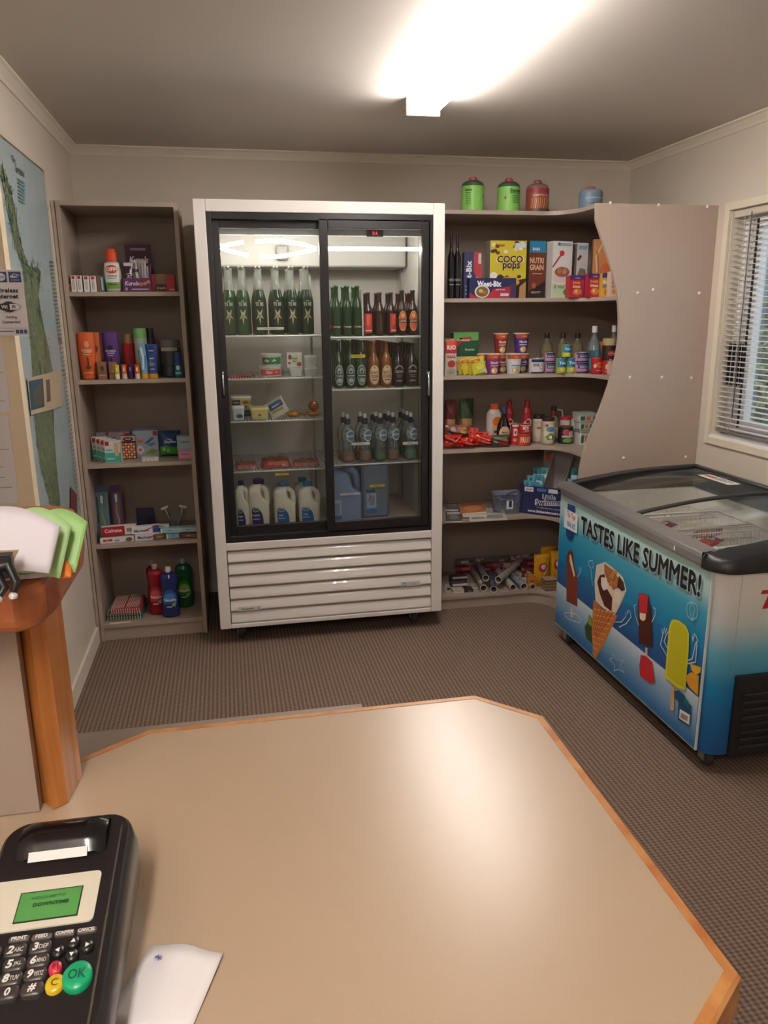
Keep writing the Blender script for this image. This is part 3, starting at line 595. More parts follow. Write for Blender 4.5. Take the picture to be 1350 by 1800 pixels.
# wire baskets inside
def basket(x0, x1, y0, y1, z0, z1, lab):
    t = thing('wire_basket', lab, 'basket', ((x0+x1)/2, (y0+y1)/2, z0)); m = MB(); hx, hy, h = (x1-x0)/2, (y1-y0)/2, z1-z0; wm = C('#eeeae2', .4)
    for z, r in ((h, .0045), (h*.86, .0025), (h*.6, .002), (h*.3, .002), (0.003, .003)): m.tube([(-hx, -hy, z), (hx, -hy, z), (hx, hy, z), (-hx, hy, z)], r, wm, 6, True)
    nx, ny = int(2*hx/.022), int(2*hy/.022)
    for i in range(nx+1): x = -hx+2*hx*i/nx; m.bar((x, -hy, 0), (x, -hy, h), .0023, wm, 4); m.bar((x, hy, 0), (x, hy, h), .0023, wm, 4); m.bar((x, -hy, 0.002), (x, hy, 0.002), .0016, wm, 4)
    for i in range(ny+1): y = -hy+2*hy*i/ny; m.bar((-hx, y, 0), (-hx, y, h), .0016, wm, 4); m.bar((hx, y, 0), (hx, y, h), .0016, wm, 4)
    m.build('basket_wires', t)
    m = MB(); m.tube([(-hx, 0, h), (-hx*.7, 0, h+.02), (hx*.7, 0, h+.02), (hx, 0, h)], .003, wm, 6); m.build('carry_handle', t)
basket(1.72, 2.21, -1.325, -1.115, .306, .70, 'empty white wire basket nearest the bumper end of the freezer')
basket(1.70, 2.22, -1.10, -.85, .306, .70, 'white wire basket of ice creams next to the empty one')
basket(1.70, 2.22, -.835, -.59, .306, .70, 'white wire basket of ice creams under the lid join')
for bxx in (-1.345, -1.02): pass

# ================================================================== COUNTERS
CZ = 1.05
TOP = [(.41, -2.65), (.48, -2.725), (.471, -3.138), (.36, -3.22), (.36, -3.40), (-.52, -3.40), (-.52, -2.70), (-.100, -2.70), (-.023, -2.649)]
def inset(P, d):
    n = len(P); out = []; A = sum(P[i][0]*P[(i+1) % n][1]-P[(i+1) % n][0]*P[i][1] for i in range(n)); sg = 1 if A > 0 else -1
    for i in range(n):
        p0, p1, p2 = Vector(P[i-1]), Vector(P[i]), Vector(P[(i+1) % n]); e1 = (p1-p0).normalized(); e2 = (p2-p1).normalized()
        n1 = Vector((-e1.y, e1.x))*sg; n2 = Vector((-e2.y, e2.x))*sg; q = (n1+n2); q = q/max(q.dot(n1), .3); out.append(tuple(p1+q*d))
    return out
ct = thing('shop_counter', 'low beige laminate counter with a timber edge in the foreground', 'counter', (0, 0, 0))
OAK = wood('oak_edge', '#b06a34', '#d49a5c', (14, 14, 60), .35, coat=.3)
m = MB(); m.prism(inset(TOP, .0115), CZ-.03, CZ, C('#b69f86', .30, noise=.035, nscale=400)); m.build('counter_top', ct)
m = MB(); I = inset(TOP, .0115); n = len(TOP); pr = [(0, -.036), (0, -.003), (.25, .0002), (1, .0006), (1, -.036)]
vs = []
for t_, z in pr: vs += [(TOP[i][0]+(I[i][0]-TOP[i][0])*t_, TOP[i][1]+(I[i][1]-TOP[i][1])*t_, CZ+z) for i in range(n)]
k = len(pr); m.add(vs, [(r*n+i, r*n+(i+1) % n, ((r+1) % k)*n+(i+1) % n, ((r+1) % k)*n+i) for r in range(k) for i in range(n)], OAK); m.build('timber_edging', ct)
m = MB(); m.prism(inset(TOP, .035), 0, CZ-.03, LAM); m.build('counter_body', ct)
m = MB(); m.prism([tuple(on(u, v, 2, .93))[:2] for u, v in ((120, 1291), (635, 1237), (640, 1256), (240, 1310), (120, 1372))], 0, .93, C('#8d7f74', .4)); m.build('rear_ledge', ct)
# raised reception shelf
rs = thing('reception_shelf', 'raised polished timber slab on a pine post at the left edge', 'shelf', (-.3, -2.8, CZ)); R0 = Vector((-.3, -2.8, CZ)); T = Matrix.Translation(-R0)
PINE = wood('pine_post', '#a8622a', '#cd8c48', (45, 45, 2.2), .4, coat=.2); RIMU = wood('rimu_slab', '#7a3a20', '#ad6538', (3, 22, 22), .42, rot=(0, 0, .5))
SB = 1.275
def px_(u, y, z=1.13): return (xat(u, y, z), y)
m = MB(); m.M = T; m.prism([px_(57, -2.78), px_(78, -2.80), px_(105, -2.79), px_(131, -2.74), (px_(131, -2.74)[0]-.01, -2.725), (px_(57, -2.78)[0], -2.725)], CZ+.001, SB+.003, PINE); m.build('post', rs)
m = MB(); m.M = T; m.box(-.52, px_(54, -2.80)[0], -2.80, -2.785, CZ+.001, SB+.003, LAM); m.build('upstand_panel', rs)
sl = [tuple(on(u, v, 2, SB))[:2] for u, v in [(141, 957), (152, 985), (150, 1012), (128, 1050), (110, 1082), (88, 1105), (62, 1120), (30, 1127), (0, 1128)]]
sl = [(-.60, sl[0][1]+.02), (sl[0][0]-.03, sl[0][1]+.02)]+sl+[(-.60, sl[-1][1]+.01)]
m = MB(); m.M = T; m.prism(sl, SB+.004, SB+.052, RIMU); o = m.build('slab', rs, .014, seg=4)
m = MB(); m.M = T; m.box(-.52, px_(57, -2.78)[0]-.02, -2.784, -2.70, CZ+.001, SB+.003, LAM); m.build('support_rail', rs)

# ================================================================== PRODUCT BUILDERS
def slot(u0, u1, vt, z, y):
    x0, x1 = xat(u0, y, z), xat(u1, y, z); xc = (x0+x1)/2
    return xc, x1-x0, zat(vt, xc, y)-z
def yb(u, vb, z, lo): return max(on(u, vb, 2, z).y, lo)
def S(c, r=.45): return C(c, r)
GLASSY = lambda c: C(c, .12)
CLEARP = lambda: clear('clear_plastic', (.93, .95, .95), 1.2, .03, .05, .10, (.85, .88, .88))
ROOTS = []
def place(m_or_empty, xc, y, z, rz=0, rx=0, ry=0):
    o = m_or_empty; o.location = (xc, y, z); o.rotation_euler = (rx, ry, rz); return o
def carton(nm, label, cat, u0, u1, vt, z, y, d, colr, dec=(), rz=0, group=None, rx=0, side=None, ry=0, top=None, bev=.0008):
    xc, w, h = slot(u0, u1, vt, z, y); m = MB(); m.box(-w/2, w/2, 0, d, 0, h, _m(colr))
    if side: decal(m, flat((w/2, 0, 0), (0, 1, 0), (0, 0, 1), d, h), [('r', .02, .01, .98, .99, side)]); decal(m, flat((-w/2, d, 0), (0, -1, 0), (0, 0, 1), d, h), [('r', .02, .01, .98, .99, side)])
    if top: decal(m, flat((-w/2, 0, h), (1, 0, 0), (0, 1, 0), w, d), [('r', .02, .02, .98, .98, top)])
    decal(m, front(w, h), list(dec))
    o = tag(m.build(nm, bevel=bev, seg=1), label, cat, group); return place(o, xc, y, z, rz, rx, ry)
PROF = {
 'beer': [(.55, 0), (.97, .015), (1, .04), (1, .52), (.93, .58), (.62, .68), (.42, .76), (.38, .95), (.42, .96), (.42, .965)],
 'wine': [(.9, 0), (1, .02), (1, .60), (.9, .67), (.5, .74), (.36, .79), (.34, .96), (.4, .965), (.4, .97)],
 'tall': [(.85, 0), (1, .02), (1, .42), (.92, .52), (.62, .68), (.42, .80), (.36, .96), (.42, .965), (.42, .972)],
 'shampoo': [(.55, 0), (.78, .02), (.9, .3), (1, .62), (1, .85), (.95, .97), (.85, .995), (.8, 1)],
 'can': [(.9, 0), (1, .02), (1, .96), (.95, .985), (.93, .99)],
 'oil': [(.8, 0), (1, .03), (1, .30), (.88, .36), (1, .43), (1, .58), (.85, .70), (.4, .80), (.36, .87)],
 'sport': [(.75, 0), (1, .04), (1, .20), (.86, .26), (.86, .40), (1, .47), (1, .60), (.9, .68), (.5, .78), (.42, .80)],
 'deterg': [(.85, 0), (1, .03), (.98, .25), (.86, .55), (.98, .72), (1.02, .80), (.8, .86), (.42, .89), (.38, .92)],
 'ketchup': [(.85, 0), (1, .03), (1, .45), (.9, .6), (.95, .68), (.7, .76), (.5, .80), (.5, .82)],
 'jar': [(.92, 0), (1, .03), (1, .72), (.86, .80), (.84, .84)],
 'syrup': [(.8, 0), (1, .04), (1, .35), (.95, .5), (.6, .68), (.36, .78), (.33, .85)],
 'canister': [(.9, 0), (1, .03), (1, .74), (.9, .83), (.6, .89), (.45, .90), (.42, .905)],
 'aero': [(.95, 0), (1, .015), (1, .76), (.97, .78), (.97, .79)],
 'rollon': [(.75, 0), (1, .06), (1, .5), (.9, .56), (.9, .6)],
}
def bottle(nm, label, cat, u0, u1, vt, z, y, prof, colr, cap=None, capc='#eeeeee', dec=(), lab=None, group=None, rz=0, flat_y=1, ph=0, mats=None, neck=None):
    """cap: (r_rel, z0_rel, z1_rel[, r_top]); lab: (z0_rel, z1_rel, r_rel) area for the printed label; mats: colour changes [(z_rel, mat)]"""
    xc, w, h = slot(u0, u1, vt, z, y); R = w/2; t = thing(nm, label, cat, (xc, y+R*flat_y, z), rz, group)
    P = PROF[prof] if isinstance(prof, str) else prof
    m = MB(); base = _m(colr); ml = []
    for k in range(len(P)-1):
        mt = base
        for zr, c in (mats or []):
            if P[k][1] >= zr-1e-6: mt = _m(c)
        ml.append(mt)
    m.lathe([(r*R, q*h) for r, q in P], ml, n=20, sy=flat_y); m.build('body', t)
    if cap:
        rt = cap[3] if len(cap) > 3 else cap[0]*.94; m = MB(); a, b_ = cap[1]*h, cap[2]*h
        m.lathe([(cap[0]*R, a), (cap[0]*R, a+(b_-a)*.7), (rt*R, b_)], _m(capc), n=16, sy=max(flat_y, .8)); m.build('cap', t)
    if neck: m = MB(); m.lathe([(neck[0]*R, neck[1]*h), (neck[0]*R, neck[2]*h)], _m(neck[3]), n=16, cap=False); m.build('neck_foil', t)
    if lab:
        z0, z1, r = lab; m = MB(); rr = r*R+.0004
        f = wrap(rr, z0*h, (z1-z0)*h, 2.2*rr, ph)
        if flat_y != 1: g = f.fn; f.fn = lambda a, b, k: (lambda p: (p[0], p[1]*flat_y, p[2]))(g(a, b, k))
        decal(m, f, list(dec)); m.build('label', t)
    return t
def can(nm, label, cat, u0, u1, vt, z, y, colr, dec=(), group=None, lidc='#c8c6c2', rz=0, lidh=0):
    xc, w, h = slot(u0, u1, vt, z, y); R = w/2; t = thing(nm, label, cat, (xc, y+R, z), rz, group); hh = h*(1-lidh)
    m = MB(); m.lathe([(R*.93, 0), (R, .002), (R, hh-.002), (R*.95, hh)], _m(colr), n=24); decal(m, wrap(R, .002, hh-.004, 2.2*R), list(dec)); m.build('body', t)
    m = MB(); L = C(lidc, .3, .8) if not lidh else _m(lidc)
    if lidh: m.lathe([(R*1.04, hh-.001), (R*1.04, h-.002), (R*.98, h)], L, n=24)
    else: m.lathe([(R*.97, hh-.001), (R*.99, hh+.0015), (R*.9, hh+.0015), (R*.88, hh-.001)], L, n=24)
    m.build('lid', t); return t
def tub(nm, label, cat, u0, u1, vt, z, y, d, body, lid, dec=(), group=None, rz=0, taper=.9, rx=0, ldec=()):
    xc, w, h = slot(u0, u1, vt, z, y); t = thing(nm, label, cat, (xc, y+d/2, z), rz, group); t.rotation_euler = (rx, 0, rz)
    def rr(w_, d_): return rrect(-w_/2, w_/2, -d_/2, d_/2, min(w_, d_)*.18, 4)
    m = MB(); m.loft([[(x, y_, q) for x, y_ in rr(*s)] for s, q in (((w*taper*.9, d*taper*.9), 0), ((w*.96, d*.96), h*.80))], _m(body))
    o = m.M; ang = math.atan2((d*.96-d*taper*.9)/2, h*.8)
    decal(m, flat((-w*.46, -d*taper*.9/2-.0006, 0), (1, 0, 0), (0, -math.tan(ang), 1), w*.92, h*.78), list(dec)); m.build('tub_body', t)
    m = MB(); m.loft([[(x, y_, q) for x, y_ in rr(*s)] for s, q in (((w, d), h*.80), ((w, d), h*.92), ((w*.95, d*.95), h))], _m(lid)); decal(m, flat((-w*.45, -d*.45, h), (1, 0, 0), (0, 1, 0), w*.9, d*.9), list(ldec)); m.build('lid', t); return t
def cup(nm, label, cat, u0, u1, vt, z, y, colr, band, dec=(), group=None):
    xc, w, h = slot(u0, u1, vt, z, y); R = w/2; t = thing(nm, label, cat, (xc, y+R, z), 0, group)
    m = MB(); m.lathe([(R*.70, 0), (R*.72, .002), (R*.96, h*.93)], _m(colr), n=22)
    f = Face(lambda a, b, k: (lambda r: (r*math.sin((a-R)/R), -r*math.cos((a-R)/R), b))(R*.72+(R*.24)*(b/(h*.93))+.0004*k), 2*R, h*.93, 8); decal(m, f, [('r', -.1, .78, 1.1, 1, band)]+list(dec)); m.build('cup_body', t)
    m = MB(); m.lathe([(R*1.0, h*.93), (R*1.02, h*.95), (R*1.0, h*.975), (R*.9, h*.98)], S('#d8c8b8'), n=22); m.build('lid', t); return t
def pouch(nm, label, cat, u0, u1, vt, z, y, th, colr, dec=(), group=None, rx=0, rz=0, ry=0, crum=.15, seed=0, w=None, h=None, xc=None, shine=.25):
    if w is None: xc, w, h = slot(u0, u1, vt, z, y)
    rnd = random.Random(seed); a = [rnd.uniform(0, 6.3) for _ in range(6)]; mt = C(colr, shine) if isinstance(colr, str) else colr
    def pt(s, t, side, k=0):
        b = max(0, 1-(2*s-1)**2)**.55*max(0, math.sin(math.pi*min(max((t-.04)/.92, 0), 1)))**.5
        c = crum*th*(math.sin(9*s+a[0]+5*t)*math.sin(7*t+a[1]-3*s)+.5*math.sin(21*t+a[2]+8*s))*b
        return ((s-.5)*w*(1-.05*math.sin(math.pi*t)), th/2+side*(th/2*b+c+.0006)-0*k + (-.0005*k if side < 0 else 0), t*h)
    m = MB(); N, Mv = 12, 14
    m.grid(lambda s, t: pt(s, t, -1), N, Mv, mt); m.grid(lambda s, t: pt(1-s, t, 1), N, Mv, mt)
    f = Face(lambda aa, bb, k: pt(min(max(aa/w, 0), 1), min(max(bb/h, 0), 1), -1, k+1.5), w, h, 6); decal(m, f, list(dec))
    o = tag(m.build(nm), label, cat, group); o.location = (xc, y, z); o.rotation_euler = (rx, ry, rz); return o
def sqtube(nm, label, cat, u0, u1, vt, z, y, colr, capc, dec=(), group=None, d=None, caph=.14, rz=0):
    xc, w, h = slot(u0, u1, vt, z, y); d = d or w*.6; t = thing(nm, label, cat, (xc, y+d/2, z), rz, group); n = 18
    def ringp(rx, ry, q): return [(rx*math.cos(2*math.pi*i/n), ry*math.sin(2*math.pi*i/n), q) for i in range(n)]
    prof = [(caph, .80, 1), (.3, .86, .95), (.6, .93, .7), (.85, 1, .28), (.95, 1, .05), (1, 1, .04)]
    m = MB(); m.loft([ringp(w/2*a, d/2*b_, q*h) for q, a, b_ in prof], _m(colr))
    def fy(tt):
        for (q0, a0, b0), (q1, a1, b1) in zip(prof, prof[1:]):
            if tt <= q1: u = max(0, (tt-q0)/(q1-q0)); return a0+(a1-a0)*u, b0+(b1-b0)*u
        return 1, .04
    def fn(a, b, k):
        tt = caph+(b/h)*(1-caph); rx, ry = fy(tt); x = (a/w-.5)*2; x = max(-.98, min(.98, x)); return (x*w/2*rx, -d/2*ry*math.sqrt(1-x*x)-.0005*k-.0006, tt*h)
    decal(m, Face(fn, w, h, 8), list(dec)); m.build('tube_body', t)
    m = MB(); m.loft([ringp(w/2*.82, d/2*1.02, 0), ringp(w/2*.82, d/2*1.02, caph*h)], _m(capc)); m.build('cap', t); return t
def copies(src, spots, labels=None, group=None, **k):
    out = []
    for i, s in enumerate(spots):
        out.append(dup(src, s, label=labels[i] if labels else None, group=group))
    return out

# ================================================================== BOOKCASE GOODS
Z = SZ[0]+.0008; Y = .215
P0 = ['leftmost full size of the four', 'second from the left of the four', 'third from the left of the four', 'rightmost of the four']
carton('medicine_box', 'short white box at the far left of the top bookcase shelf', 'box', 121, 127, 495, Z, Y+.01, .05, '#d8d0c8', [('r', 0, .7, 1, 1, '#6a2430'), ('r', .2, .1, .8, .6, '#9a5a5a')], group='small boxes on the top bookcase shelf')
for i, (a, c) in enumerate(((126.5, 135.5), (136.5, 146), (148.5, 158.5), (160, 170.5))):
    carton('medicine_box', P0[i]+' white boxes with red squares, top bookcase shelf', 'box', a, c, 484+(i > 1), Z, Y, .06, '#e6e0da', [('r', .2, .78, .75, .96, '#b02430'), ('l', [(.35, .15), (.35, .7)], .03, '#6d6668'), ('l', [(.6, .15), (.6, .7)], .03, '#8a8284')], rz=.06, group='small boxes on the top bookcase shelf', side='#c9bfb8')
carton('medicine_box', 'narrow teal and brown box between white boxes and the spray bottle', 'box', 172, 184.5, 484.5, Z, Y+.01, .05, '#3f5f66', [('r', 0, 0, .45, 1, '#7b5a4c'), ('r', .6, .1, .85, .9, '#a7c6c4')], group='small boxes on the top bookcase shelf')
t = bottle('repellent_bottle', 'clear insect repellent bottle with orange-red pump cap, top bookcase shelf', 'spray bottle', 184, 215, 437, Z, Y, [(.7, 0), (.85, .02), (1, .3), (.98, .5), (.82, .68), (.6, .71)], C('#c9c2bb', .2), (.66, .71, 1.0, .45), '#e04a28', [('r', .12, 0, .88, 1, '#e9e6df'), ('e', .5, .78, .34, .16, '#d8452c'), ('t', 'OFF!', .5, .78, .16, '#f4f0ea', .6, {'bold': .04}), ('r', .25, .50, .75, .54, '#6a7a70'), ('r', .25, .42, .7, .45, '#8aa08e'), ('r', .14, .03, .86, .28, '#6e9c3e'), ('r', .3, .18, .7, .22, '#2a4a30')], (.05, .66, 1.01), flat_y=.6)
carton('snack_display_card', 'dark purple printed card standing behind snack packets', 'display card', 226, 271, 430, Z, .36, .012, '#3c1630', [('t', 'Kurols', .5, .68, .16, '#eadfe6', .75, {'shear': .3}), ('r', .2, .88, .8, .93, '#8a6a80'), ('l', [(.25, .52), (.5, .49), (.8, .54)], .02, '#d9ccd6'), ('e', .5, .38, .06, .05, '#b07a5a'), ('e', .85, .36, .07, .05, '#b07a5a')])
carton('snack_tray_box', 'purple open tray printed with caramels on the top bookcase shelf', 'box', 217, 267, 489, Z, Y, .11, '#5d2a5c', [('t', 'Kurols', .32, .62, .34, '#f0e8f0', .5, {'shear': .3}), ('e', .64, .55, .07, .14, '#c5784c'), ('e', .78, .6, .07, .14, '#c5784c'), ('e', .9, .72, .07, .14, '#c5784c'), ('r', .3, .14, .9, .22, '#d6b8d4'), ('e', .12, .2, .05, .13, '#b48ab8')], side='#4a2048')
for i, (a, c, vt, cl, dc) in enumerate(((220, 236, 461, '#47203f', [('t', 'Kurols', .5, .5, .25, '#e6dbe4', .8, {'rot': 1.4}), ('r', 0, .88, 1, 1, '#d9d5d5')]), (235, 247, 456, '#cfcaca', [('r', .2, .1, .5, .9, '#8a8488'), ('r', .1, .6, .9, .7, '#59484e')]), (246, 260, 457, '#b9b4b6', [('r', .2, .1, .4, .9, '#7d767a'), ('r', .6, .1, .75, .9, '#8c8589')]), (258, 269, 462, '#56284c', [('r', .1, .1, .5, .9, '#c2bcc0')]))):
    pouch('snack_packet', ['purple snack packet at the left of the tray', 'silver snack packet left of centre in the tray', 'grey striped snack packet right of centre in the tray', 'plum and silver packet at the right of the tray'][i], 'packet', a, c, vt, Z+.004, .235+.012*(i % 2), .014, cl, dc, seed=i, group='snack packets standing in the purple tray', rx=-.08)
carton('red_display_tray', 'red open display tray with a brown inner pack, top bookcase shelf', 'tray', 267, 309, 482, Z, Y+.02, .07, '#8e1f26', [('r', .22, .40, .62, 1.02, '#7a5c48'), ('p', [(.08, .02), (.18, .45), (.62, .45), (.7, .02)], '#4a1a1c'), ('e', .4, .22, .24, .16, '#2c1512'), ('t', 'Strepsils', .4, .2, .15, '#e0a87a', .4, {'shear': .2}), ('r', .64, .05, .98, .95, '#a8242c'), ('t', 'drops', .85, .12, .12, '#f0c8c0', .22)], side='#7a1a20')
Z = SZ[1]+.0008; Y = .225
t = bottle('conditioner_bottle', 'large orange conditioner bottle at the left of the second bookcase shelf', 'bottle', 141, 172, 584, Z, .235, 'shampoo', '#d5602c', None, dec=[('e', .5, .80, .12, .08, '#e8a070'), ('r', .3, .60, .7, .63, '#efc0a0'), ('r', .3, .55, .62, .57, '#efc0a0'), ('l', [(.5, .28), (.5, .48)], .03, '#5a2418'), ('e', .5, .24, .14, .05, '#6a2c1c'), ('t', 'SUNSILK', .5, .66, .05, '#f8e0d0', .6), ('r', .25, .1, .75, .12, '#f0b090')], lab=(.05, .92, 1.0), flat_y=.55, group='hair care bottles on the second bookcase shelf', ph=.1)
bottle('conditioner_bottle', 'narrower orange bottle behind the large orange one', 'bottle', 165, 182, 584, Z, .31, 'shampoo', '#cf6a35', None, dec=[('e', .5, .7, .2, .08, '#7a3a20'), ('l', [(.5, .3), (.5, .55)], .03, '#e8b080')], lab=(.05, .9, 1.0), flat_y=.6, group='hair care bottles on the second bookcase shelf')
bottle('conditioner_bottle', 'purple bottle on the second bookcase shelf', 'bottle', 184, 214, 583, Z, .29, 'shampoo', '#5d3580', None, dec=[('e', .5, .7, .13, .06, '#2a1440'), ('r', .3, .55, .7, .58, '#c8b0d8'), ('r', .3, .5, .62, .52, '#c8b0d8'), ('l', [(.5, .28), (.5, .44)], .03, '#2a1440'), ('t', 'SUNSILK', .5, .62, .05, '#e8dcf0', .6)], lab=(.05, .92, 1.0), flat_y=.55, group='hair care bottles on the second bookcase shelf')
for i, (a, c) in enumerate(((173.5, 189), (193, 207))):
    carton('lip_balm_box', ['small kraft box in front of the orange bottles', 'small kraft box in front of the purple bottle'][i], 'box', a, c, 636, Z, .225, .03, '#8a6448', [('e', .5, .62, .22, .14, '#4a3024'), ('r', .1, .22, .9, .26, '#c8b09a'), ('r', .2, .4, .8, .44, '#4a3024')] if i == 0 else [('p', [(.4, .4), (.55, .85), (1, .9), (1, .2)], '#b09a3c'), ('r', .1, .3, .6, .35, '#3a2820')], side='#6e4e38')
for i, (a, c, vt, c1, c2) in enumerate(((202.5, 210.5, 642, '#d8c23a', '#e6e0c8'), (214.5, 223.5, 641, '#d06a30', '#c8b8b0'), (226, 234, 640.5, '#241a58', '#2a2050'), (237.5, 246.5, 641, '#d2601f', '#d9cfca'))):
    bottle('lip_balm', ['yellow and white lip balm stick', 'orange lip balm stick left of the navy one', 'navy lip balm stick between two orange ones', 'orange lip balm stick right of the navy one'][i], 'lip balm', a, c, vt, Z, .212, [(1, 0), (1, .35), (1.0, .36), (1, .98), (.9, 1)], c2, mats=[(.36, c1)], lab=(.45, .9, 1), dec=[('r', .35, .2, .65, .8, '#e8dcd0' if i != 2 else '#8a7ac0')], group='lip balms along the shelf edge')
bottle('hand_cream_tube', 'red bottle with a tan flat cap on the second bookcase shelf', 'bottle', 219, 243, 588, Z, .30, [(.7, 0), (.85, .1), (1, .75), (1, .80)], '#a81820', (.68, .80, 1.0), '#a08468', dec=[('e', .55, .65, .16, .06, '#c84048'), ('r', .45, .3, .7, .6, '#8a1018')], lab=(.1, .8, .9), flat_y=.6)
bottle('aerosol_can', 'green topped aerosol can behind the pale blue tube', 'spray can', 240, 263, 577, Z, .255, [(.95, 0), (1, .015), (1, .79), (.97, .8)], '#b4bcae', (1.0, .80, 1.0, .92), '#7fbf72', dec=[('r', .1, 0, .9, .35, '#8ab458'), ('l', [(.3, .7), (.6, .4), (.4, .2)], .03, '#4a5a50')], lab=(.05, .75, 1))
bottle('aerosol_can', 'dark aerosol can with a black cap behind the navy tube', 'spray can', 262, 275.5, 577, Z, .31, [(.95, 0), (1, .015), (1, .79), (.97, .8)], '#3a3440', (1.0, .80, 1.0, .92), '#261c28', dec=[('r', .2, .5, .6, .9, '#8a8490')], lab=(.05, .75, 1))
sqtube('sunscreen_tube', 'pale blue tube with a yellow cap beside the navy tube', 'tube', 247, 263, 604, Z, .222, '#7ab0cc', '#e0a828', [('l', [(.3, .85), (.5, .5), (.35, .15)], .06, '#d8ecf4'), ('r', .6, .2, .8, .6, '#3a80a8')], group='sunscreen tubes standing on their caps')
sqtube('sunscreen_tube', 'navy blue tube with a yellow cap and round badge', 'tube', 259, 280, 605, Z, .215, '#23458e', '#dd9a1c', [('e', .5, .78, .26, .12, '#0f2a6a'), ('t', 'NIVEA', .5, .78, .05, '#f0f4fa', .4), ('r', .3, .5, .7, .54, '#b8c8e0'), ('t', '50+', .5, .32, .12, '#c8b860', .5), ('r', .3, .14, .7, .17, '#b8c8e0')], group='sunscreen tubes standing on their caps')
xc, w, h = slot(281, 320, 597, Z, .27); t = thing('storage_jar', 'large clear plastic jar with a white label strip, second bookcase shelf', 'jar', (xc, .27+w/2, Z))
m = MB(); R = w/2; m.lathe([(R*.9, 0), (R, .005), (R, h*.72), (R*.9, h*.80)], clear('jar_plastic', (.72, .75, .75), 1.0, .04, .05, .12, (.3, .34, .36)), n=24); m.lathe([(R*.85, .004), (R*.85, h*.3)], C('#3c4a52', .5), n=20); m.build('jar_body', t)
m = MB(); m.lathe([(R*.95, h*.80), (R*.97, h*.97), (R*.9, h)], C('#77716e', .3), n=24); m.build('jar_lid', t)
m = MB(); decal(m, wrap(R, h*.70, h*.09, 1.6*R), [('r', 0, 0, 1, 1, '#b8b2b0'), ('r', .3, .4, .9, .5, '#7a7472')]); m.build('label_strip', t)
bottle('deodorant_rollon', 'small dark blue roll-on bottle in front of the jar', 'bottle', 306.5, 322, 620, Z, .215, 'rollon', '#1a5a78', (.85, .6, 1.0, .7), '#243f86', dec=[('e', .5, .75, .2, .2, '#c8d4e0'), ('r', .2, .2, .8, .4, '#7ac0b8')], lab=(.05, .52, 1))
Z = SZ[2]+.0008
for i in range(4):
    a = 169+i*6; y = .335-i*.033
    carton('plaster_box', ['rearmost', 'second from the back', 'third from the back', 'front'][i]+' white and teal sticking plaster box in the row of four', 'box', 164.5+i*7.3-1+(3-i)*0, 191+i*7.9, 768.5+i*2.2, Z, y, .028, '#e2e0da', [('r', .02, .02, .98, .45, '#3fb7a6'), ('r', .06, .78, .3, .97, '#b3202c'), ('p', [(.62, .3), (.62, .9), (.86, .92), (.86, .3)], '#d8b48a'), ('r', .1, .55, .5, .6, '#4ab0b0'), ('r', .1, .15, .6, .2, '#e8f4f0'), ('l', [(.9, .05), (.98, .05), (.98, .95)], .01, '#6a3030')], group='sticking plaster boxes', side='#c9c4bd', rz=-.10)
carton('pad_packet', 'pinkish printed box standing at the back behind the plaster boxes', 'box', 193, 231, 760, Z, .46, .06, '#b39aa6', [('r', .75, .7, .95, .95, '#a8202c'), ('p', [(.1, .5), (.3, .8), (.5, .5), (.3, .45)], '#6a5a90'), ('p', [(.4, .5), (.7, .75), (.62, .5)], '#c08a5c')])
carton('pad_packet', 'small grey box at the very back left of the third bookcase shelf', 'box', 172, 190, 760, Z, .50, .04, '#a49c9e', [('e', .5, .7, .3, .12, '#6a6a80')])
xc, w, h = slot(216, 241, 766, Z, .33)
carton('sweet_dotted_pack', 'dark pack with rows of orange dots on the third bookcase shelf', 'packet', 216, 240.5, 766, Z, .32, .03, '#6a2a20', [('e', (i+.7)/5.4, .08+.14*j*.8, .085, .05, '#e08050' if (i+j) % 2 else '#f0c8a8') for i in range(5) for j in range(6)]+[('r', 0, .78, 1, 1, '#c9a494'), ('e', .5, .86, .36, .09, '#3a2430'), ('t', 'BAND', .5, .86, .06, '#f0e8e8', .5)], rz=.05)
carton('tissue_box', 'pale blue box printed with flowers and leaves, third bookcase shelf', 'box', 236.5, 280.5, 757, Z, .37, .10, '#a3b3c2', [('r', .80, .80, .96, .97, '#b3202c'), ('p', [(.15, .72), (.3, .62), (.42, .85), (.34, .60), (.5, .72), (.36, .52), (.2, .55)], '#c8824c'), ('p', [(.4, .5), (.75, .75), (.85, .7), (.6, .5)], '#3f6a9c'), ('p', [(.5, .45), (.8, .55), (.9, .48), (.7, .38)], '#5a7fae'), ('p', [(.45, .1), (.7, .3), (.95, .22), (.8, .08)], '#7f9c3c'), ('p', [(.1, .3), (.2, .45), (.34, .4), (.42, .25), (.3, .1), (.14, .12)], '#e6dadd'), ('e', .26, .27, .05, .05, '#b03a50')], rz=.08)
pouch('pad_pouch', 'blue and green soft pack leaning beside the stacked boxes', 'packet', 281, 320, 758, Z, .33, .05, '#1d3f78', [('p', [(.02, .03), (.98, .03), (.98, .42), (.6, .38), (.3, .45), (.02, .40)], '#4fa33c'), ('t', 'Stayfree', .5, .58, .14, '#e8ecf2', .75, {'shear': .3}), ('e', .2, .3, .07, .08, '#8fd070'), ('e', .4, .25, .07, .08, '#8fd070')], seed=3, crum=.05)
carton('tampon_box', 'grey-blue small box stacked on the pink one', 'box', 312, 338, 766, Z+.048, .225, .05, '#8e9ea6', [('r', .1, .1, .9, .9, '#9fb0b8'), ('r', .2, .5, .8, .6, '#6a7c88')], side='#7c8a92', group='small boxes stacked at the shelf end')
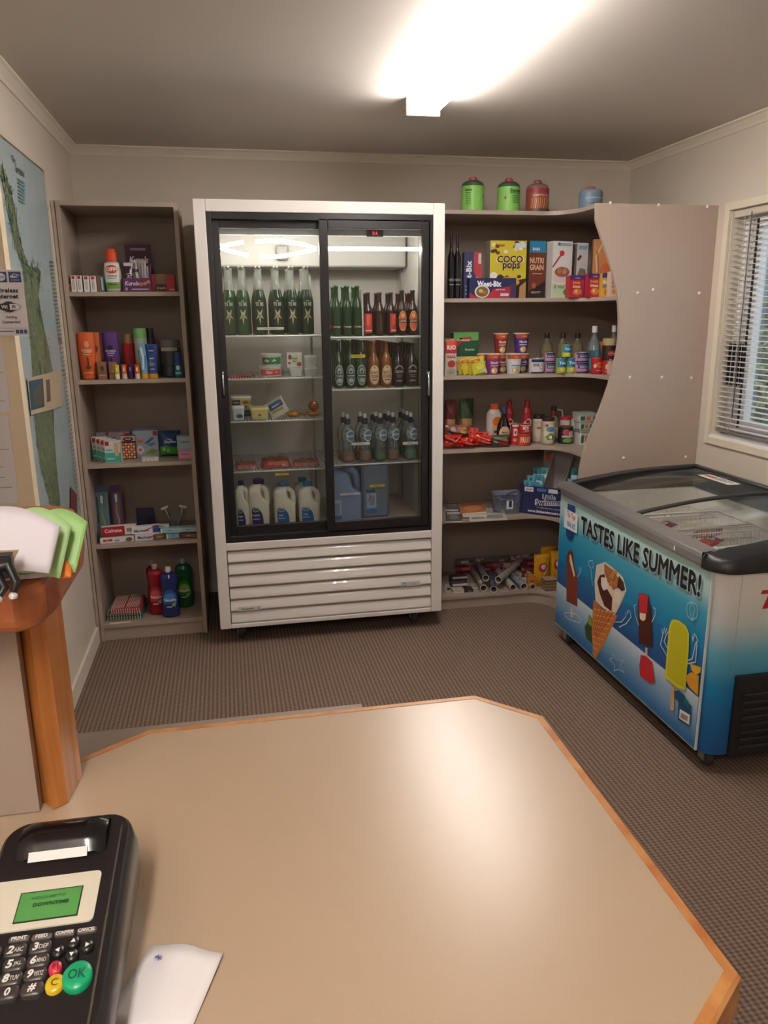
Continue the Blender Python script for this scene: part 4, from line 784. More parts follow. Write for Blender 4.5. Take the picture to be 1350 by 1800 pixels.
carton('tampon_box', 'pink small box under the grey-blue one', 'box', 314, 338, 790.5, Z, .225, .05, '#c4849c', [('r', .1, .2, .9, .8, '#d29ab0'), ('r', .2, .5, .8, .62, '#a8607c')], side='#a86a84', group='small boxes stacked at the shelf end')
xc, w, h = slot(249, 279, 808, Z, .215); m = MB(); m.prism_x([(0, 0), (.03, .001), (.022, .022), (.018, .022)], -w/2, w/2, C('#b8afa8', .2)); f = flat((-w/2, -.0005, .0), (1, 0, 0), (0, .55, .8), w, .024); decal(m, f, [('t', '2.10', .3, .5, .7, '#e8e2da', .4), ('t', '6.50', .75, .5, .7, '#e8e2da', .4)]); place(tag(m.build('price_ticket'), 'small clear price ticket lying at the middle of the third shelf', 'ticket'), xc, .215, Z)
Z = SZ[3]+.0008
def brush(lab, u0, u1, vt, y, card, card2, handle):
    xc, w, h = slot(u0, u1, vt, Z, y); t = thing('toothbrush_pack', lab, 'toothbrush', (xc, y, Z+.003), 0, 'packaged toothbrushes'); t.rotation_euler = (-.10, 0, 0)
    m = MB(); m.box(-w/2, w/2, .008, .012, 0, h, _m(card)); decal(m, front(w, h, .008), [('r', 0, .88, 1, 1, card2), ('r', .05, .3, .2, .8, card2)]); m.build('backing_card', t)
    m = MB(); m.tube([(0, .004, .01), (w*.08, .002, h*.3), (-w*.06, .002, h*.5), (0, .004, h*.72), (0, .003, h*.8)], [.005, .007, .005, .004, .006], _m(handle)); m.box(-.005, .005, -.006, .004, h*.68, h*.82, C('#e0eef0')); m.build('toothbrush', t)
    m = MB(); m.box(-w*.3, w*.3, -.008, .008, .012, h*.86, CLEARP()); m.build('blister', t, .003)
brush('blue-carded toothbrush pack with green handle, fourth bookcase shelf', 174, 195, 857, .30, '#5a7d90', '#34506c', '#6aa858')
brush('purple-carded toothbrush pack with orange handle, fourth bookcase shelf', 200, 219, 855, .33, '#6a3a5c', '#5c2a68', '#d07a5c')
def tpaste(lab, u0, u1, vt, vb_, dz, cl, dec, rz, ry=0, d=.035, y=None):
    y = y or yb((u0+u1)/2, vb_, Z+dz, .215); xc, w, h = slot(u0, u1, vt, Z+dz, y)
    o = carton('toothpaste_box', lab, 'box', u0, u1, vt, Z+dz, y, d, cl, dec, rz=rz, group='toothpaste boxes'); o.scale.z = min(1, .034/h) if h > .045 else 1; return o
tpaste('white toothpaste box with a red panel at the bottom left of the stack', 177, 236, 945, 956, 0, '#e2dcd8', [('r', 0, 0, 1, .1, '#b9b0ac'), ('r', .08, .4, .35, .8, '#b01c26'), ('t', 'Colgate', .21, .6, .2, '#f0e8e4', .22), ('t', 'kids', .50, .5, .4, '#6a6468', .2), ('e', .85, .5, .1, .4, '#8a5058'), ('e', .78, .4, .04, .2, '#6a8a60')], .12, y=.225)
tpaste('red and white toothpaste box lying on the other at the left', 180, 240, 925, 940, .034, '#ddd6d2', [('r', 0, 0, .66, 1, '#b01820'), ('t', 'Colgate', .33, .5, .55, '#f2ece8', .55, {'bold': .03}), ('r', .72, .3, .95, .7, '#8a8a98')], .12, y=.24)
tpaste('striped toothpaste box at the bottom right of the stack', 238, 285, 933, 950, 0, '#d8d8dc', [('t', 'Macleans', .35, .5, .45, '#22244c', .5), ('l', [(.5, .3), (.75, .75), (.95, .8)], .14, '#c02838')], .10, y=.235)
tpaste('blue-ended striped toothpaste box on top of the stack', 232, 283, 915, 936, .034, '#e2e2e6', [('r', .72, 0, 1, 1, '#2c4688'), ('t', 'Macleans', .33, .4, .4, '#22244c', .5), ('l', [(.45, .4), (.7, .75), (.95, .6)], .12, '#c02838')], .14, y=.25)
carton('blade_packet', 'dark navy packet standing behind the toothpaste boxes', 'packet', 242, 273, 894, Z, .36, .02, '#23253e', [('p', [(.5, .1), (.95, .3), (.95, .8), (.6, .6)], '#151624')], rz=-.1)
xc, w, h = slot(297, 320, 898, Z, .36); t = thing('razor_cup', 'clear tumbler standing behind the soap boxes, fourth bookcase shelf', 'cup', (xc, .40, Z)); m = MB(); m.lathe([(w*.42, 0), (w*.5, h*.85)], CLEARP(), n=18, cap=False); m.lathe([(w*.42, 0), (w*.42, .002)], CLEARP(), n=18); m.build('tumbler', t)
for i, (dx, lean, lb) in enumerate(((-.012, -.35, 'white disposable razor leaning left in the tumbler'), (.014, .3, 'white disposable razor leaning right in the tumbler'))):
    t = thing('disposable_razor', lb, 'razor', (xc+dx*.4, .40, Z+.003), 0, 'razors in the tumbler'); t.rotation_euler = (0, lean, 0)
    m = MB(); m.tube([(0, 0, 0), (0, .002, h*.5), (0, -.002, h*1.1)], .0035, C('#d8d4ce')); m.build('handle', t); m = MB(); m.box(-.019, .019, -.008, .002, h*1.08, h*1.18, C('#e6e2dc')); m.build('head', t, .002)
soaps = [('pale blue wrapped soap bar on top of the pile at left', 281, 317, 925, .03, '#9cc0cc'), ('pale blue wrapped soap bar on the shelf beneath, middle', 292, 316, 938, 0, '#93bccb'), ('pale blue wrapped soap bar on top of the pile at right', 314, 347, 923, .03, '#a2c2ca'), ('brown wrapped soap bar at the left of the pile', 270, 291, 941, 0, '#7a5a38'), ('brown wrapped soap bar at the right of the pile', 317, 346, 935, 0, '#6e4c32')]
for i, (lb, a, c, vt, dz, cl) in enumerate(soaps):
    y = .225+.01*(i % 2); xc, w, h = slot(a, c, vt, Z+dz, y); hh = .026; m = MB(); m.box(-w/2, w/2, 0, .05, 0, hh, _m(cl)); decal(m, front(w, hh), [('t', 'soap', .5, .5, .3, '#4a7a94' if i < 3 else '#c8b49a', .4), ('r', .05, .1, .12, .9, '#dfeef2' if i < 3 else '#4a3422')])
    place(tag(m.build('soap_bar', bevel=.005), lb, 'soap', 'wrapped soap bars'), xc, y, Z+dz, (-.15, .1, -.1, .2, -.2)[i])
carton('soap_box', 'flat green and white soap carton on the top of the soap pile', 'box', 279, 297, 921, Z+.057, .25, .04, '#cfe0d0', [('r', 0, .3, .6, .9, '#3f9a4c')]).scale.z = .5
Z = SZ[4]+.0008
t = thing('folded_tea_towel', 'green and white striped folded tea towel, lower of the two', 'towel', (0, 0, Z), 0, 'folded tea towels')
def towel(root, u0, u1, vt, vb_, z, hgt, dpt, c1, c2, rz):
    y = yb((u0+u1)/2, vb_, z, .21); x0, x1 = xat(u0, y, z), xat(u1, y, z); w = x1-x0; root.location = ((x0+x1)/2, y, z); root.rotation_euler = (0, 0, rz)
    for k in range(2):
        m = MB(); rings = []
        for q in range(15):
            s_ = q/14*2-1; th = (hgt/2)*(1-abs(s_)**6*.45); x = s_*w/2*(1-.03*k); rings.append([(x, 0, k*hgt/2+hgt/4-th/2), (x, dpt, k*hgt/2+hgt/4-th/2), (x, dpt, k*hgt/2+hgt/4+th/2), (x, 0, k*hgt/2+hgt/4+th/2)])
        m.loft(rings, _m(c1), smooth=False); 
        f = flat((-w/2, -.0006, k*hgt/2), (1, 0, 0), (0, 0, 1), w, hgt/2); decal(m, f, [('r', .04+.075*i, .1, .065+.075*i, .9, c2) for i in range(13)])
        if k == 1: decal(m, flat((-w/2, 0, hgt*.985), (1, 0, 0), (0, 1, 0), w, dpt), [('r', .05+(.06*i if i < 7 else .06*i+.06), .0, .075+(.06*i if i < 7 else .06*i+.06), 1, c2) for i in range(14)])
        m.build('fold', root)
towel(t, 187, 251, 1072, 1089, Z, .042, .20, '#3f6a5a', '#d8d0c4', -.05)
t2 = thing('folded_tea_towel', 'red and white striped folded tea towel, on top of the green one', 'towel', (0, 0, Z), 0, 'folded tea towels')
towel(t2, 194, 248, 1060, 1078, Z+.044, .028, .19, '#a83a40', '#e0d6cc', -.03)
carton('price_strip', 'thin white paper strip lying in front of the tea towels', 'paper', 193, 229, 1091, Z, .205, .012, '#ddd6cc').scale.z = .2
def deterg(lab, a, c, vt, y, cl, cp, lc, lc2, txt='Palmolive'):
    return bottle('detergent_bottle', lab, 'bottle', a, c, vt, Z, y, 'deterg', C(cl, .12), (.34, .90, 1.0, .28), cp, [('e', .5, .5, .42, .48, lc), ('e', .5, .62, .3, .2, lc2), ('t', txt, .5, .52, .12, '#f2efe8', .7, {'shear': .1}), ('r', .3, .2, .6, .24, '#e0dcd4'), ('p', [(.55, .3), (.8, .45), (.75, .2)], '#8ac070')], lab=(.12, .58, .95), flat_y=.6, group='dishwashing liquid bottles on the bottom bookcase shelf')
deterg('red dishwashing liquid bottle beside the tea towels', 263, 292, 993, yb(277, 1081, Z, .2), '#8e1428', '#c8b0aa', '#b8283c', '#d05a60')
deterg('second red dishwashing liquid bottle half hidden at the back', 261, 283, 988, .42, '#7e1226', '#b8a09a', '#a02436', '#c04a54')
deterg('blue dishwashing liquid bottle with a white cap, frontmost of the four', 285.5, 317, 999, yb(300, 1086, Z, .2), '#28306c', '#d9d2cc', '#1d4f9a', '#3f86c0')
deterg('green dishwashing liquid bottle nearest the fridge', 312, 341, 984, yb(326, 1068, Z, .3), '#0e5a30', '#9ab8a8', '#2a7a34', '#8ab84c')

# ================================================================== FRIDGE GOODS
def zshelf(L, i): return L[i]+.0036
Z = zshelf(LZ, 0)
necks = [405, 429, 458, 489, 515, 541]
GB = C('#12301c', .12); CLR = clear('bottle_clear', (.80, .83, .80), 1.2, .05, .05, .22, (.62, .62, .56))
def tallb(u, y, lab, grp, body):
    z = Z; x = xat(u, y+.033, z); R = .031; h = zat(468, x, y+.03)-z; t = thing('tall_green_bottle', lab, 'bottle', (x, y+R, z), 0, grp)
    m = MB(); m.lathe([(R*.9, 0), (R, .004), (R, h*.45), (R*.9, h*.55), (R*.62, h*.66)], body, n=18); m.build('body', t)
    m = MB(); m.lathe([(R*.62, h*.66), (R*.42, h*.8), (R*.38, h*.955)], CLR, n=16, cap=False); m.build('neck', t)
    m = MB(); m.lathe([(R*.44, h*.955), (R*.46, h*.985), (R*.4, h)], C('#8a8a80', .3, .8), n=14); m.build('cap', t)
    m = MB(); f = wrap(R+.0004, h*.08, h*.42, 2*R); st = [('p', [(.5, .15), (.42, .42), (.2, .34), (.38, .52), (.3, .72), (.5, .58), (.72, .72), (.62, .5), (.82, .36), (.58, .42)], '#b8b090'), ('e', .5, .45, .08, .07, '#8f8040'), ('t', 'TE BE', .5, .88, .12, '#c8c8b8', .6), ('r', .42, .98, .6, 1.0, '#d8d8cc')]
    decal(m, f, st); m.build('label', t); return t
posn = ['leftmost', 'second from the left', 'third from the left', 'fourth from the left', 'second from the right', 'rightmost']
tb0 = tallb(necks[0], .125, 'leftmost of the front row of tall green bottles, top left fridge shelf', 'tall green bottles on the top left fridge shelf', C('#1a4222', .12))
tb1 = tallb(necks[2], .125, 'third from the left of the front row of tall green bottles, top left fridge shelf', 'tall green bottles on the top left fridge shelf', GB)
for i in (1, 3, 4, 5): dup(tb0 if i == 1 else tb1, (xat(necks[i], .158, Z), .156, Z), label=posn[i]+' of the front row of tall green bottles, top left fridge shelf')
for r in range(3):
    for i in range(6): dup(tb1, (xat(necks[i]+3, .158, Z)+(.004 if r % 2 else -.006), .156+.075*(r+1), Z), label='tall dark green bottle in the rows behind the front one, top left fridge shelf')
m = MB(); 
Z = zshelf(LZ, 1)
def dip(lab, a, c, vt, dz, y, cl, dec, lidc='#d9d8d2', grp='dip and yoghurt tubs', vb=None, d=.085, lidh=.14): 
    xc, w, h = slot(a, c, vt, Z+dz, y); return can('dip_tub', lab, 'tub', a, c, vt, Z+dz, y, '#d2d2cc', dec, grp, lidc=lidc, lidh=lidh)
dip('red labelled round dip tub, under the green one', 457, 496, 644, 0, .13, '#d2d2cc', [('r', 0, .12, 1, .85, '#cf4632'), ('t', 'dips', .42, .48, .5, '#f0e4dc', .4), ('e', .75, .5, .05, .12, '#e8a090')])
xc, w, h = slot(457, 496, 644, Z, .13)
dip('green labelled round dip tub, on the red one', 460, 496, 622, h+.001, .132, '#d2d2cc', [('r', 0, .12, 1, .85, '#1f7a3c'), ('r', 0, .12, .4, .85, '#3a4a44'), ('t', 'dip', .28, .5, .4, '#d8e0d8', .25), ('p', [(.5, .4), (.6, .7), (.72, .5)], '#c8e0c8')])
tub('yoghurt_tub', 'plain white square tub under the fruit labelled one', 'tub', 509, 533, 646, Z, .14, .07, '#d8d8d4', '#e0e0dc', group='dip and yoghurt tubs')
xc, w, h = slot(509, 533, 646, Z, .14)
carton('yoghurt_tub', 'white square tub with a fruit printed lid facing out', 'tub', 505, 531, 620, Z+h+.001, .137, .05, '#dddcd6', [('e', .2, .7, .12, .18, '#a02c34'), ('e', .8, .22, .16, .16, '#b83038'), ('e', .15, .3, .09, .09, '#a83040'), ('p', [(.3, .8), (.7, .85), (.75, .3), (.4, .25)], '#c8dc9c'), ('t', 'fresh', .52, .62, .14, '#4a6a30', .4), ('t', 'dairy', .52, .42, .14, '#4a6a30', .4)], group='dip and yoghurt tubs', bev=.006)
tub('yoghurt_tub', 'plain white tub at the bottom right of the second left shelf', 'tub', 535, 558, 646, Z, .14, .07, '#d4d4d0', '#dededa', group='dip and yoghurt tubs')
xc, w, h = slot(535, 558, 646, Z, .14)
tub('yoghurt_tub', 'plain white tub stacked on the bottom right one', 'tub', 534, 557, 625, Z+h+.001, .14, .07, '#d4d4d0', '#dededa', group='dip and yoghurt tubs')
pouch('salami_pack', 'flat red sliced meat pack lying at the left of the second left shelf', 'packet', 404, 444, 655, Z, .14, .012, '#8e3238', [('r', .1, .2, .9, .7, '#a8464a')], seed=5, w=.13, h=.09, xc=xat(424, .14, Z), rx=-1.45, crum=.3)
Z = zshelf(LZ, 2)
tub('margarine_tub', 'white margarine tub with a blue emblem at the far left', 'tub', 408, 431, 714, Z, .13, .09, '#d6d8d8', '#e0e0e0', [('e', .6, .35, .28, .2, '#2a4a7c'), ('r', .3, .6, .8, .65, '#7a8aa0')], group='spread tubs on the third left shelf')
tub('margarine_tub', 'dark lettered tub behind the yellow one', 'tub', 425, 446, 714, Z, .24, .09, '#c8c4b0', '#c8c6bc', [('r', .05, .1, .95, .8, '#3c3a3e'), ('r', .2, .3, .8, .4, '#b0a890'), ('r', .2, .55, .8, .65, '#b0a890')], group='spread tubs on the third left shelf')
xc, w, h = slot(425, 446, 714, Z, .15)
tub('margarine_tub', 'cream tub with yellow and black label stacked on the far left tubs', 'tub', 406, 443, 697, Z+h+.004, .14, .10, '#d6cfae', '#dcd6bc', [('r', .02, .1, .45, .8, '#2e2c30'), ('r', .5, .1, .95, .8, '#c8a83c'), ('r', .1, .4, .4, .5, '#c8c0a0'), ('e', .72, .45, .15, .2, '#8a6a20')], group='spread tubs on the third left shelf')
tub('margarine_tub', 'pale yellow margarine tub on the third left shelf', 'tub', 440, 474, 717, Z, .125, .10, '#e0cf8e', '#e4d184', [('p', [(.5, .3), (.6, .48), (.5, .66), (.4, .48)], '#8a6a2c'), ('r', .2, .15, .7, .19, '#a89050')], group='spread tubs on the third left shelf')
o = pouch('cheese_packet', 'blue, white and yellow cheese packet tilted on the third left shelf', 'packet', 478, 512, 700, Z+.012, .16, .02, '#d8d6cc', [('p', [(.1, .5), (.9, .5), (.9, .85), (.5, .92), (.1, .85)], '#234a80'), ('t', 'Mainland', .5, .68, .1, '#e8ecf0', .7), ('p', [(.15, .3), (.8, .3), (.8, .45), (.15, .45)], '#b09a48'), ('r', .1, .88, .9, .97, '#8aa06a')], seed=8, ry=-.5, crum=.06)
for i, (a, c, vt, y) in enumerate(((505, 530, 724, .14), (540, 566, 724, .14), (543, 562, 713, .19), (524, 546, 726, .2))):
    xc, w, h = slot(a, c, vt, Z, y); m = MB(); rnd = random.Random(i)
    m.grid(lambda s, t: ((.5+.02*math.sin(9*s+7*t))*w*math.cos(2*math.pi*s)*math.sin(math.pi*t), (.5+.03*math.sin(13*s))*w*.8*math.sin(2*math.pi*s)*math.sin(math.pi*t), h/2*(1-math.cos(math.pi*t)*(1+.08*math.sin(17*s)))*1.0), 18, 10, C('#b87a2c' if i != 2 else '#b0602a', .25, .5, bump=.6, nscale=90))
    place(tag(m.build('foil_cheese'), ['gold foil wrapped cheese nearest the packet', 'gold foil wrapped cheese at the right end', 'copper foil wrapped cheese on top at the right', 'gold foil wrapped cheese at the back'][i], 'cheese', 'foil wrapped cheeses'), xc, y+w*.4, Z+(.022 if i == 2 else .0008))
Z = zshelf(LZ, 3)
for i, (a, c, vt, cl, rz, lb) in enumerate(((415, 455, 809, '#9c5a56', .05, 'flat pale pink meat pack at the left, fourth left shelf'), (460, 513, 800, '#8e2a34', .0, 'dark red vacuum packed meat in the middle, fourth left shelf'), (514, 562, 801, '#915048', -.1, 'brownish red sliced meat pack at the right, fourth left shelf'))):
    y = .135; xc, w, h = slot(a, c, vt, Z, y); m = MB(); hh = (.02, .036, .02)[i]
    m.grid(lambda s, t: ((s-.5)*w*(1-.06*abs(2*t-1)**3), t*.14, hh*(max(0, 1-(2*s-1)**8)*max(0, 1-(2*t-1)**8))**.5+.002*math.sin(20*s+9*t)), 18, 14, C(cl, .2, noise=.35, nscale=50)); m.grid(lambda s, t: ((.5-s)*w, t*.14, 0), 1, 1, C('#3a2a2c'))
    if i == 1: m.add([(-w*.3, .004, .012), (w*.35, .004, .012), (w*.33, .008, .03), (-w*.28, .008, .03)], [(0, 1, 2, 3)], C('#b87030', .3))
    place(tag(m.build('meat_pack'), lb, 'meat', 'packed meats on the fourth left shelf'), xc, y, Z+.001, rz)
# milk bottles standing on the fridge floor
Z = e0+.001
def milk(u0, u1, vt, y, lab, capc, labc, txt):
    xc, w, h = slot(u0, u1, vt, Z, y); t = thing('milk_bottle', lab, 'milk bottle', (xc, y+.045, Z), 0, 'two litre milk bottles on the fridge floor'); MK = C('#e6dfcd', .35); d = .09
    def rg(xa, xb, dd, z): return [(x, yy, z) for x, yy in rrect(xa, xb, -dd/2, dd/2, min(.018, (xb-xa)*.3, dd*.3), 3)]
    m = MB(); m.loft([rg(-w*.46, w*.46, d*.95, 0), rg(-w/2, w/2, d, .008), rg(-w/2, w/2, d, h*.50), rg(-w/2, w*.30, d*.97, h*.56), rg(-w/2, w*.17, d*.9, h*.62), rg(-w/2, w*.15, d*.9, h*.74), rg(-w*.46, w*.14, d*.8, h*.82), rg(-w*.26, w*.16, .045, h*.88), rg(-w*.20, w*.14, .036, h*.90)], MK, smooth=True)
    m.tube([(w*.02, 0, h*.80), (w*.24, 0, h*.81), (w*.38, 0, h*.74), (w*.425, 0, h*.62), (w*.42, 0, h*.50), (w*.40, 0, h*.42)], [.014, .014, .014, .014, .015, .016], MK, 10); m.build('bottle_body', t)
    m = MB(); m.M = Matrix.Translation((-w*.03, 0, 0)); m.lathe([(w*.22, h*.90), (w*.225, h*.905), (w*.215, h), (w*.19, h)], C(capc, .4), n=18); m.build('cap', t)
    m = MB(); f = front(w, h, -d/2-.0006); decal(m, f, [('p', [(.12, .04), (.12, .38), (.2, .42), (.45, .40), (.62, .28), (.68, .15), (.68, .04)], labc), ('e', .32, .36, .16, .045, '#e8e8e8'), ('e', .32, .36, .14, .035, '#3a6a58' if 'cyan' not in lab else '#4a86a0'), ('t', txt, .30, .24, .05, '#f0f0f4', .4), ('r', .15, .15, .5, .17, '#c8d0e0')]); m.build('label', t); return t
milk(417, 440, 848, .125, 'navy capped milk bottle cut off by the left door frame', '#2b2a5e', '#2c2a66', 'Original')
milk(440, 475, 845, .125, 'navy capped milk bottle fully visible on the fridge floor', '#2b2a5e', '#2c2a66', 'Original')
milk(446, 479, 846, .225, 'navy capped milk bottle behind the fully visible one', '#2b2a5e', '#2c2a66', 'Original')
milk(484, 521, 850, .125, 'cyan capped milk bottle left of the front pair', '#2480b0', '#1d66a8', 'Lite')
milk(520, 552, 842, .25, 'cyan capped milk bottle behind the rightmost one', '#2480b0', '#1d66a8', 'Lite')
milk(527, 564, 850, .125, 'cyan capped milk bottle at the right of the front row', '#2480b0', '#1d66a8', 'Lite')
# right bay, beer and cider
Z = zshelf(RZ, 0)
def beer(nm, lab, cat, u, vt, y, w, colr, dec, grp, labz=(.1, .5, 1.0), capc='#2a4a2c', prof='beer'):
    x = xat(u, y+w/2, Z); h = zat(vt, x, y+w/2)-Z; R = w/2; t = thing(nm, lab, cat, (x, y+R, Z), 0, grp)
    m = MB(); m.lathe([(r*R, q*h) for r, q in PROF[prof]], GLASSY(colr), n=18); m.build('glass_body', t)
    m = MB(); m.lathe([(R*.46, h*.955), (R*.48, h*.975), (R*.4, h)], C(capc, .3, .6), n=14); m.build('crown_cap', t)
    m = MB(); decal(m, wrap(R+.0005, labz[0]*h, (labz[1]-labz[0])*h, 2*R), dec); m.build('label', t); return t
G1 = 'green beer bottles on the top right fridge shelf'
g0 = beer('beer_bottle', 'leftmost front green beer bottle, top right fridge shelf', 'bottle', 592, 502, .125, .050, '#0f3a1c', [('t', 'Steinlager', .5, .3, .10, '#d8d8d0', .8, {'shear': .2}), ('e', .15, .3, .08, .07, '#c8302c')], G1, (.05, .5, 1))
for i, u in enumerate((611, 629)): dup(g0, (xat(u, .150, Z), .150, Z), label=['middle', 'rightmost'][i]+' front green beer bottle, top right fridge shelf')
for r in range(3):
    for i in range(3): dup(g0, (xat(592+18.5*i, .150, Z)+(.008 if r != 1 else 0), .150+.053*(r+1), Z), label='green beer bottle in the rows behind the front one, top right fridge shelf')
m = MB(); x = xat(638.5, .11, Z); m.box(-.003, .003, 0, .45, 0, zat(509, x, .11)-Z, C('#c8c4bc', .4)); place(tag(m.build('shelf_divider'), 'upright pale divider between green and brown bottles', 'divider'), x, .112, Z)
G2 = 'brown bottles on the top right fridge shelf'
b1 = beer('beer_bottle', 'brown bottle with a red label next to the pale divider', 'bottle', 647, 514, .125, .052, '#2c1512', [('r', .08, .02, .85, .98, '#b8352c'), ('r', .3, .4, .6, .9, '#d8604c'), ('r', .2, .1, .8, .16, '#e8c8b8')], G2, (.06, .52, 1), '#4a2a28')
beer('beer_bottle', 'brown bottle without a front label in the middle', 'bottle', 667.5, 514, .125, .052, '#30181a', [('r', .5, .05, .54, .95, '#8a6a60')], G2, (.06, .52, 1), '#4a2a28')
dup(b1, (xat(687, .151, Z), .151, Z), rz=.5, label='brown bottle with a red label right of the unlabelled one')
b2 = beer('beer_bottle', 'brown bottle with a round orange label, left of the pair', 'bottle', 706.5, 510, .125, .052, '#241412', [('e', .5, .5, .42, .48, '#d08a4c'), ('e', .5, .5, .36, .40, '#c85a3c'), ('r', .06, .42, .94, .58, '#2a2a40'), ('t', 'LION', .5, .5, .10, '#e8d0a0', .6), ('e', .5, .75, .16, .1, '#e0b070')], G2, (.08, .56, 1), '#2a2020')
dup(b2, (xat(725, .152, Z), .152, Z), label='brown bottle with a round orange label, right of the pair')
for r in range(2):
    for u in (650, 670, 690, 708, 725): dup(b1, (xat(u, .151, Z), .151+.056*(r+1), Z), rz=2.5, label='brown bottle in the rows behind, top right fridge shelf')
Z = zshelf(RZ, 1); G3 = 'bottles on the second right fridge shelf'
oval = lambda c1, c2, c3, tx: [('e', .5, .5, .46, .5, c1), ('e', .5, .5, .40, .44, c2), ('e', .5, .70, .2, .14, c1), ('p', [(.5, .80), (.46, .70), (.36, .70), (.44, .64), (.42, .56), (.5, .61), (.58, .56), (.56, .64), (.64, .70), (.54, .70)], c3), ('r', .04, .42, .96, .54, c3), ('t', tx, .5, .48, .07, '#e8ece8', .8), ('e', .5, .25, .24, .1, c1)]
h0 = beer('beer_bottle', 'leftmost green beer bottle with an oval silver label', 'bottle', 596, 599, .12, .052, '#11381f', oval('#a8b4ac', '#51665c', '#1c3a2a', 'Heineken'), G3, (.06, .5, 1), '#1e5a34')
for i, u in enumerate((616, 635)): dup(h0, (xat(u, .146, Z), .146, Z), label=['middle', 'rightmost'][i]+' green beer bottle with an oval silver label')
isa = [('e', .5, .5, .47, .5, '#b07a50'), ('e', .5, .5, .43, .46, '#dccaa4'), ('e', .5, .86, .05, .04, '#3a2a20'), ('t', "ISAAC'S", .5, .62, .16, '#a83428', .7, {'bold': .04}), ('t', 'CIDER', .5, .42, .16, '#a83428', .66, {'bold': .04}), ('r', .3, .22, .7, .27, '#7a3a28')]
i0 = beer('cider_bottle', 'amber cider bottle with a cream oval label, left of the two', 'bottle', 657, 600, .12, .059, '#7a4a1c', isa, G3, (.06, .50, 1), '#a83a30')
dup(i0, (xat(679, .156, Z), .156, Z), label='amber cider bottle with a cream oval label, right of the two')
cid = [('t', 'CIDER', .5, .62, .13, '#a8a8a4', .75, {'bold': .03}), ('l', [(.2, .78), (.35, .9), (.5, .94), (.65, .9), (.8, .78)], .07, '#9a9a96'), ('r', .25, .42, .75, .46, '#7a7a78'), ('r', .3, .32, .7, .36, '#7a7a78'), ('t', 'cider', .5, .16, .12, '#a0a09c', .5, {'shear': .4})]
c0 = beer('cider_bottle', 'dark cider bottle with grey printing, left of the two', 'bottle', 700, 603, .12, .062, '#1e1310', cid, G3, (.08, .52, 1), '#1a1a1a')
dup(c0, (xat(723.5, .151, Z), .151, Z), label='dark cider bottle with grey printing, right of the two')
for r in range(3):
    for u, src, lb in ((596, h0, 'green'), (616, h0, 'green'), (635, h0, 'green'), (657, i0, 'amber'), (679, i0, 'amber'), (702, c0, 'dark'), (723, c0, 'dark')):
        dup(src, (xat(u, .15, Z), .155+.07*(r+1), Z), label=lb+' bottle in the rows behind the front one, second right fridge shelf', rz=2.0 if lb == 'dark' else .6)
# sport water bottles
Z = zshelf(RZ, 2); G4 = 'sport cap water bottles on the third right fridge shelf'
WB = clear('water_bottle', (.86, .90, .90), 1.6, .06, .03, .13, (.75, .80, .80))
def sport(u, vt, y, lab, bot, lc='#c8d4dc'):
    w = .066; x = xat(u, y+w/2, Z); h = zat(vt, x, y+w/2)-Z; R = w/2; t = thing('water_bottle', lab, 'bottle', (x, y+R, Z), 0, G4)
    m = MB(); P = PROF['sport']; m.lathe([(r*R, q*h) for r, q in P], WB, n=18); m.build('clear_body', t)
    m = MB(); m.lathe([(R*.72, .001), (R*.96, h*.04), (R*.97, h*.15), (R*.8, h*.18)], C(bot, .3, noise=.4, nscale=40), n=16); m.build('base_label', t)
    m = MB(); m.lathe([(R*.46, h*.79), (R*.48, h*.80), (R*.48, h*.90), (R*.3, h*.915)], C('#1e1c3e', .4), n=14); m.build('cap', t)
    m = MB(); m.lathe([(R*.24, h*.915), (R*.26, h*.985), (R*.2, h)], C('#cfcdc6', .4), n=12); m.build('sport_spout', t)
    m = MB(); f = wrap(R*1.0+.0006, h*.44, h*.26, 2*R, .35); decal(m, f, [('r', .0, .5, 1, .8, C('#8a9aa0', .4)), ('e', .5, .45, .34, .48, lc), ('e', .5, .45, .27, .38, '#5c7c90'), ('r', .2, .38, .8, .52, '#d8e4ea'), ('t', 'H2GO', .5, .45, .10, '#24405c', .5)]); m.build('label', t); return t
ORG, GRN = '#b8722c', '#1f8a4c'
sp = [(612, 728, ORG), (642, 728, ORG), (669, 727, GRN), (691, 725, ORG), (722, 723, GRN)]
names_ = ['leftmost', 'second from the left', 'middle', 'second from the right', 'rightmost']
srcs = []
for i, (u, vt, cl) in enumerate(sp):
    if i in (0, 2): srcs.append(sport(u, vt, .125, names_[i]+' front water bottle with a '+('orange' if cl == ORG else 'green')+' base', cl))
    else: dup(srcs[0] if cl == ORG else srcs[-1], (xat(u, .158, Z), .158, Z), label=names_[i]+' front water bottle with a '+('orange' if cl == ORG else 'green')+' base')
for r, lb in ((1, 'in the second row'), (2, 'in the third row'), (3, 'in the fourth row')):
    for i, (u, vt, cl) in enumerate(sp):
        if r == 3 and i < 4 or r == 2 and i < 2: continue
        dup(srcs[0] if cl == ORG else srcs[1], (xat(u-(3 if i < 4 else 1), .158, Z)-.0, .158+.069*r, Z), label=names_[i]+' water bottle '+lb)
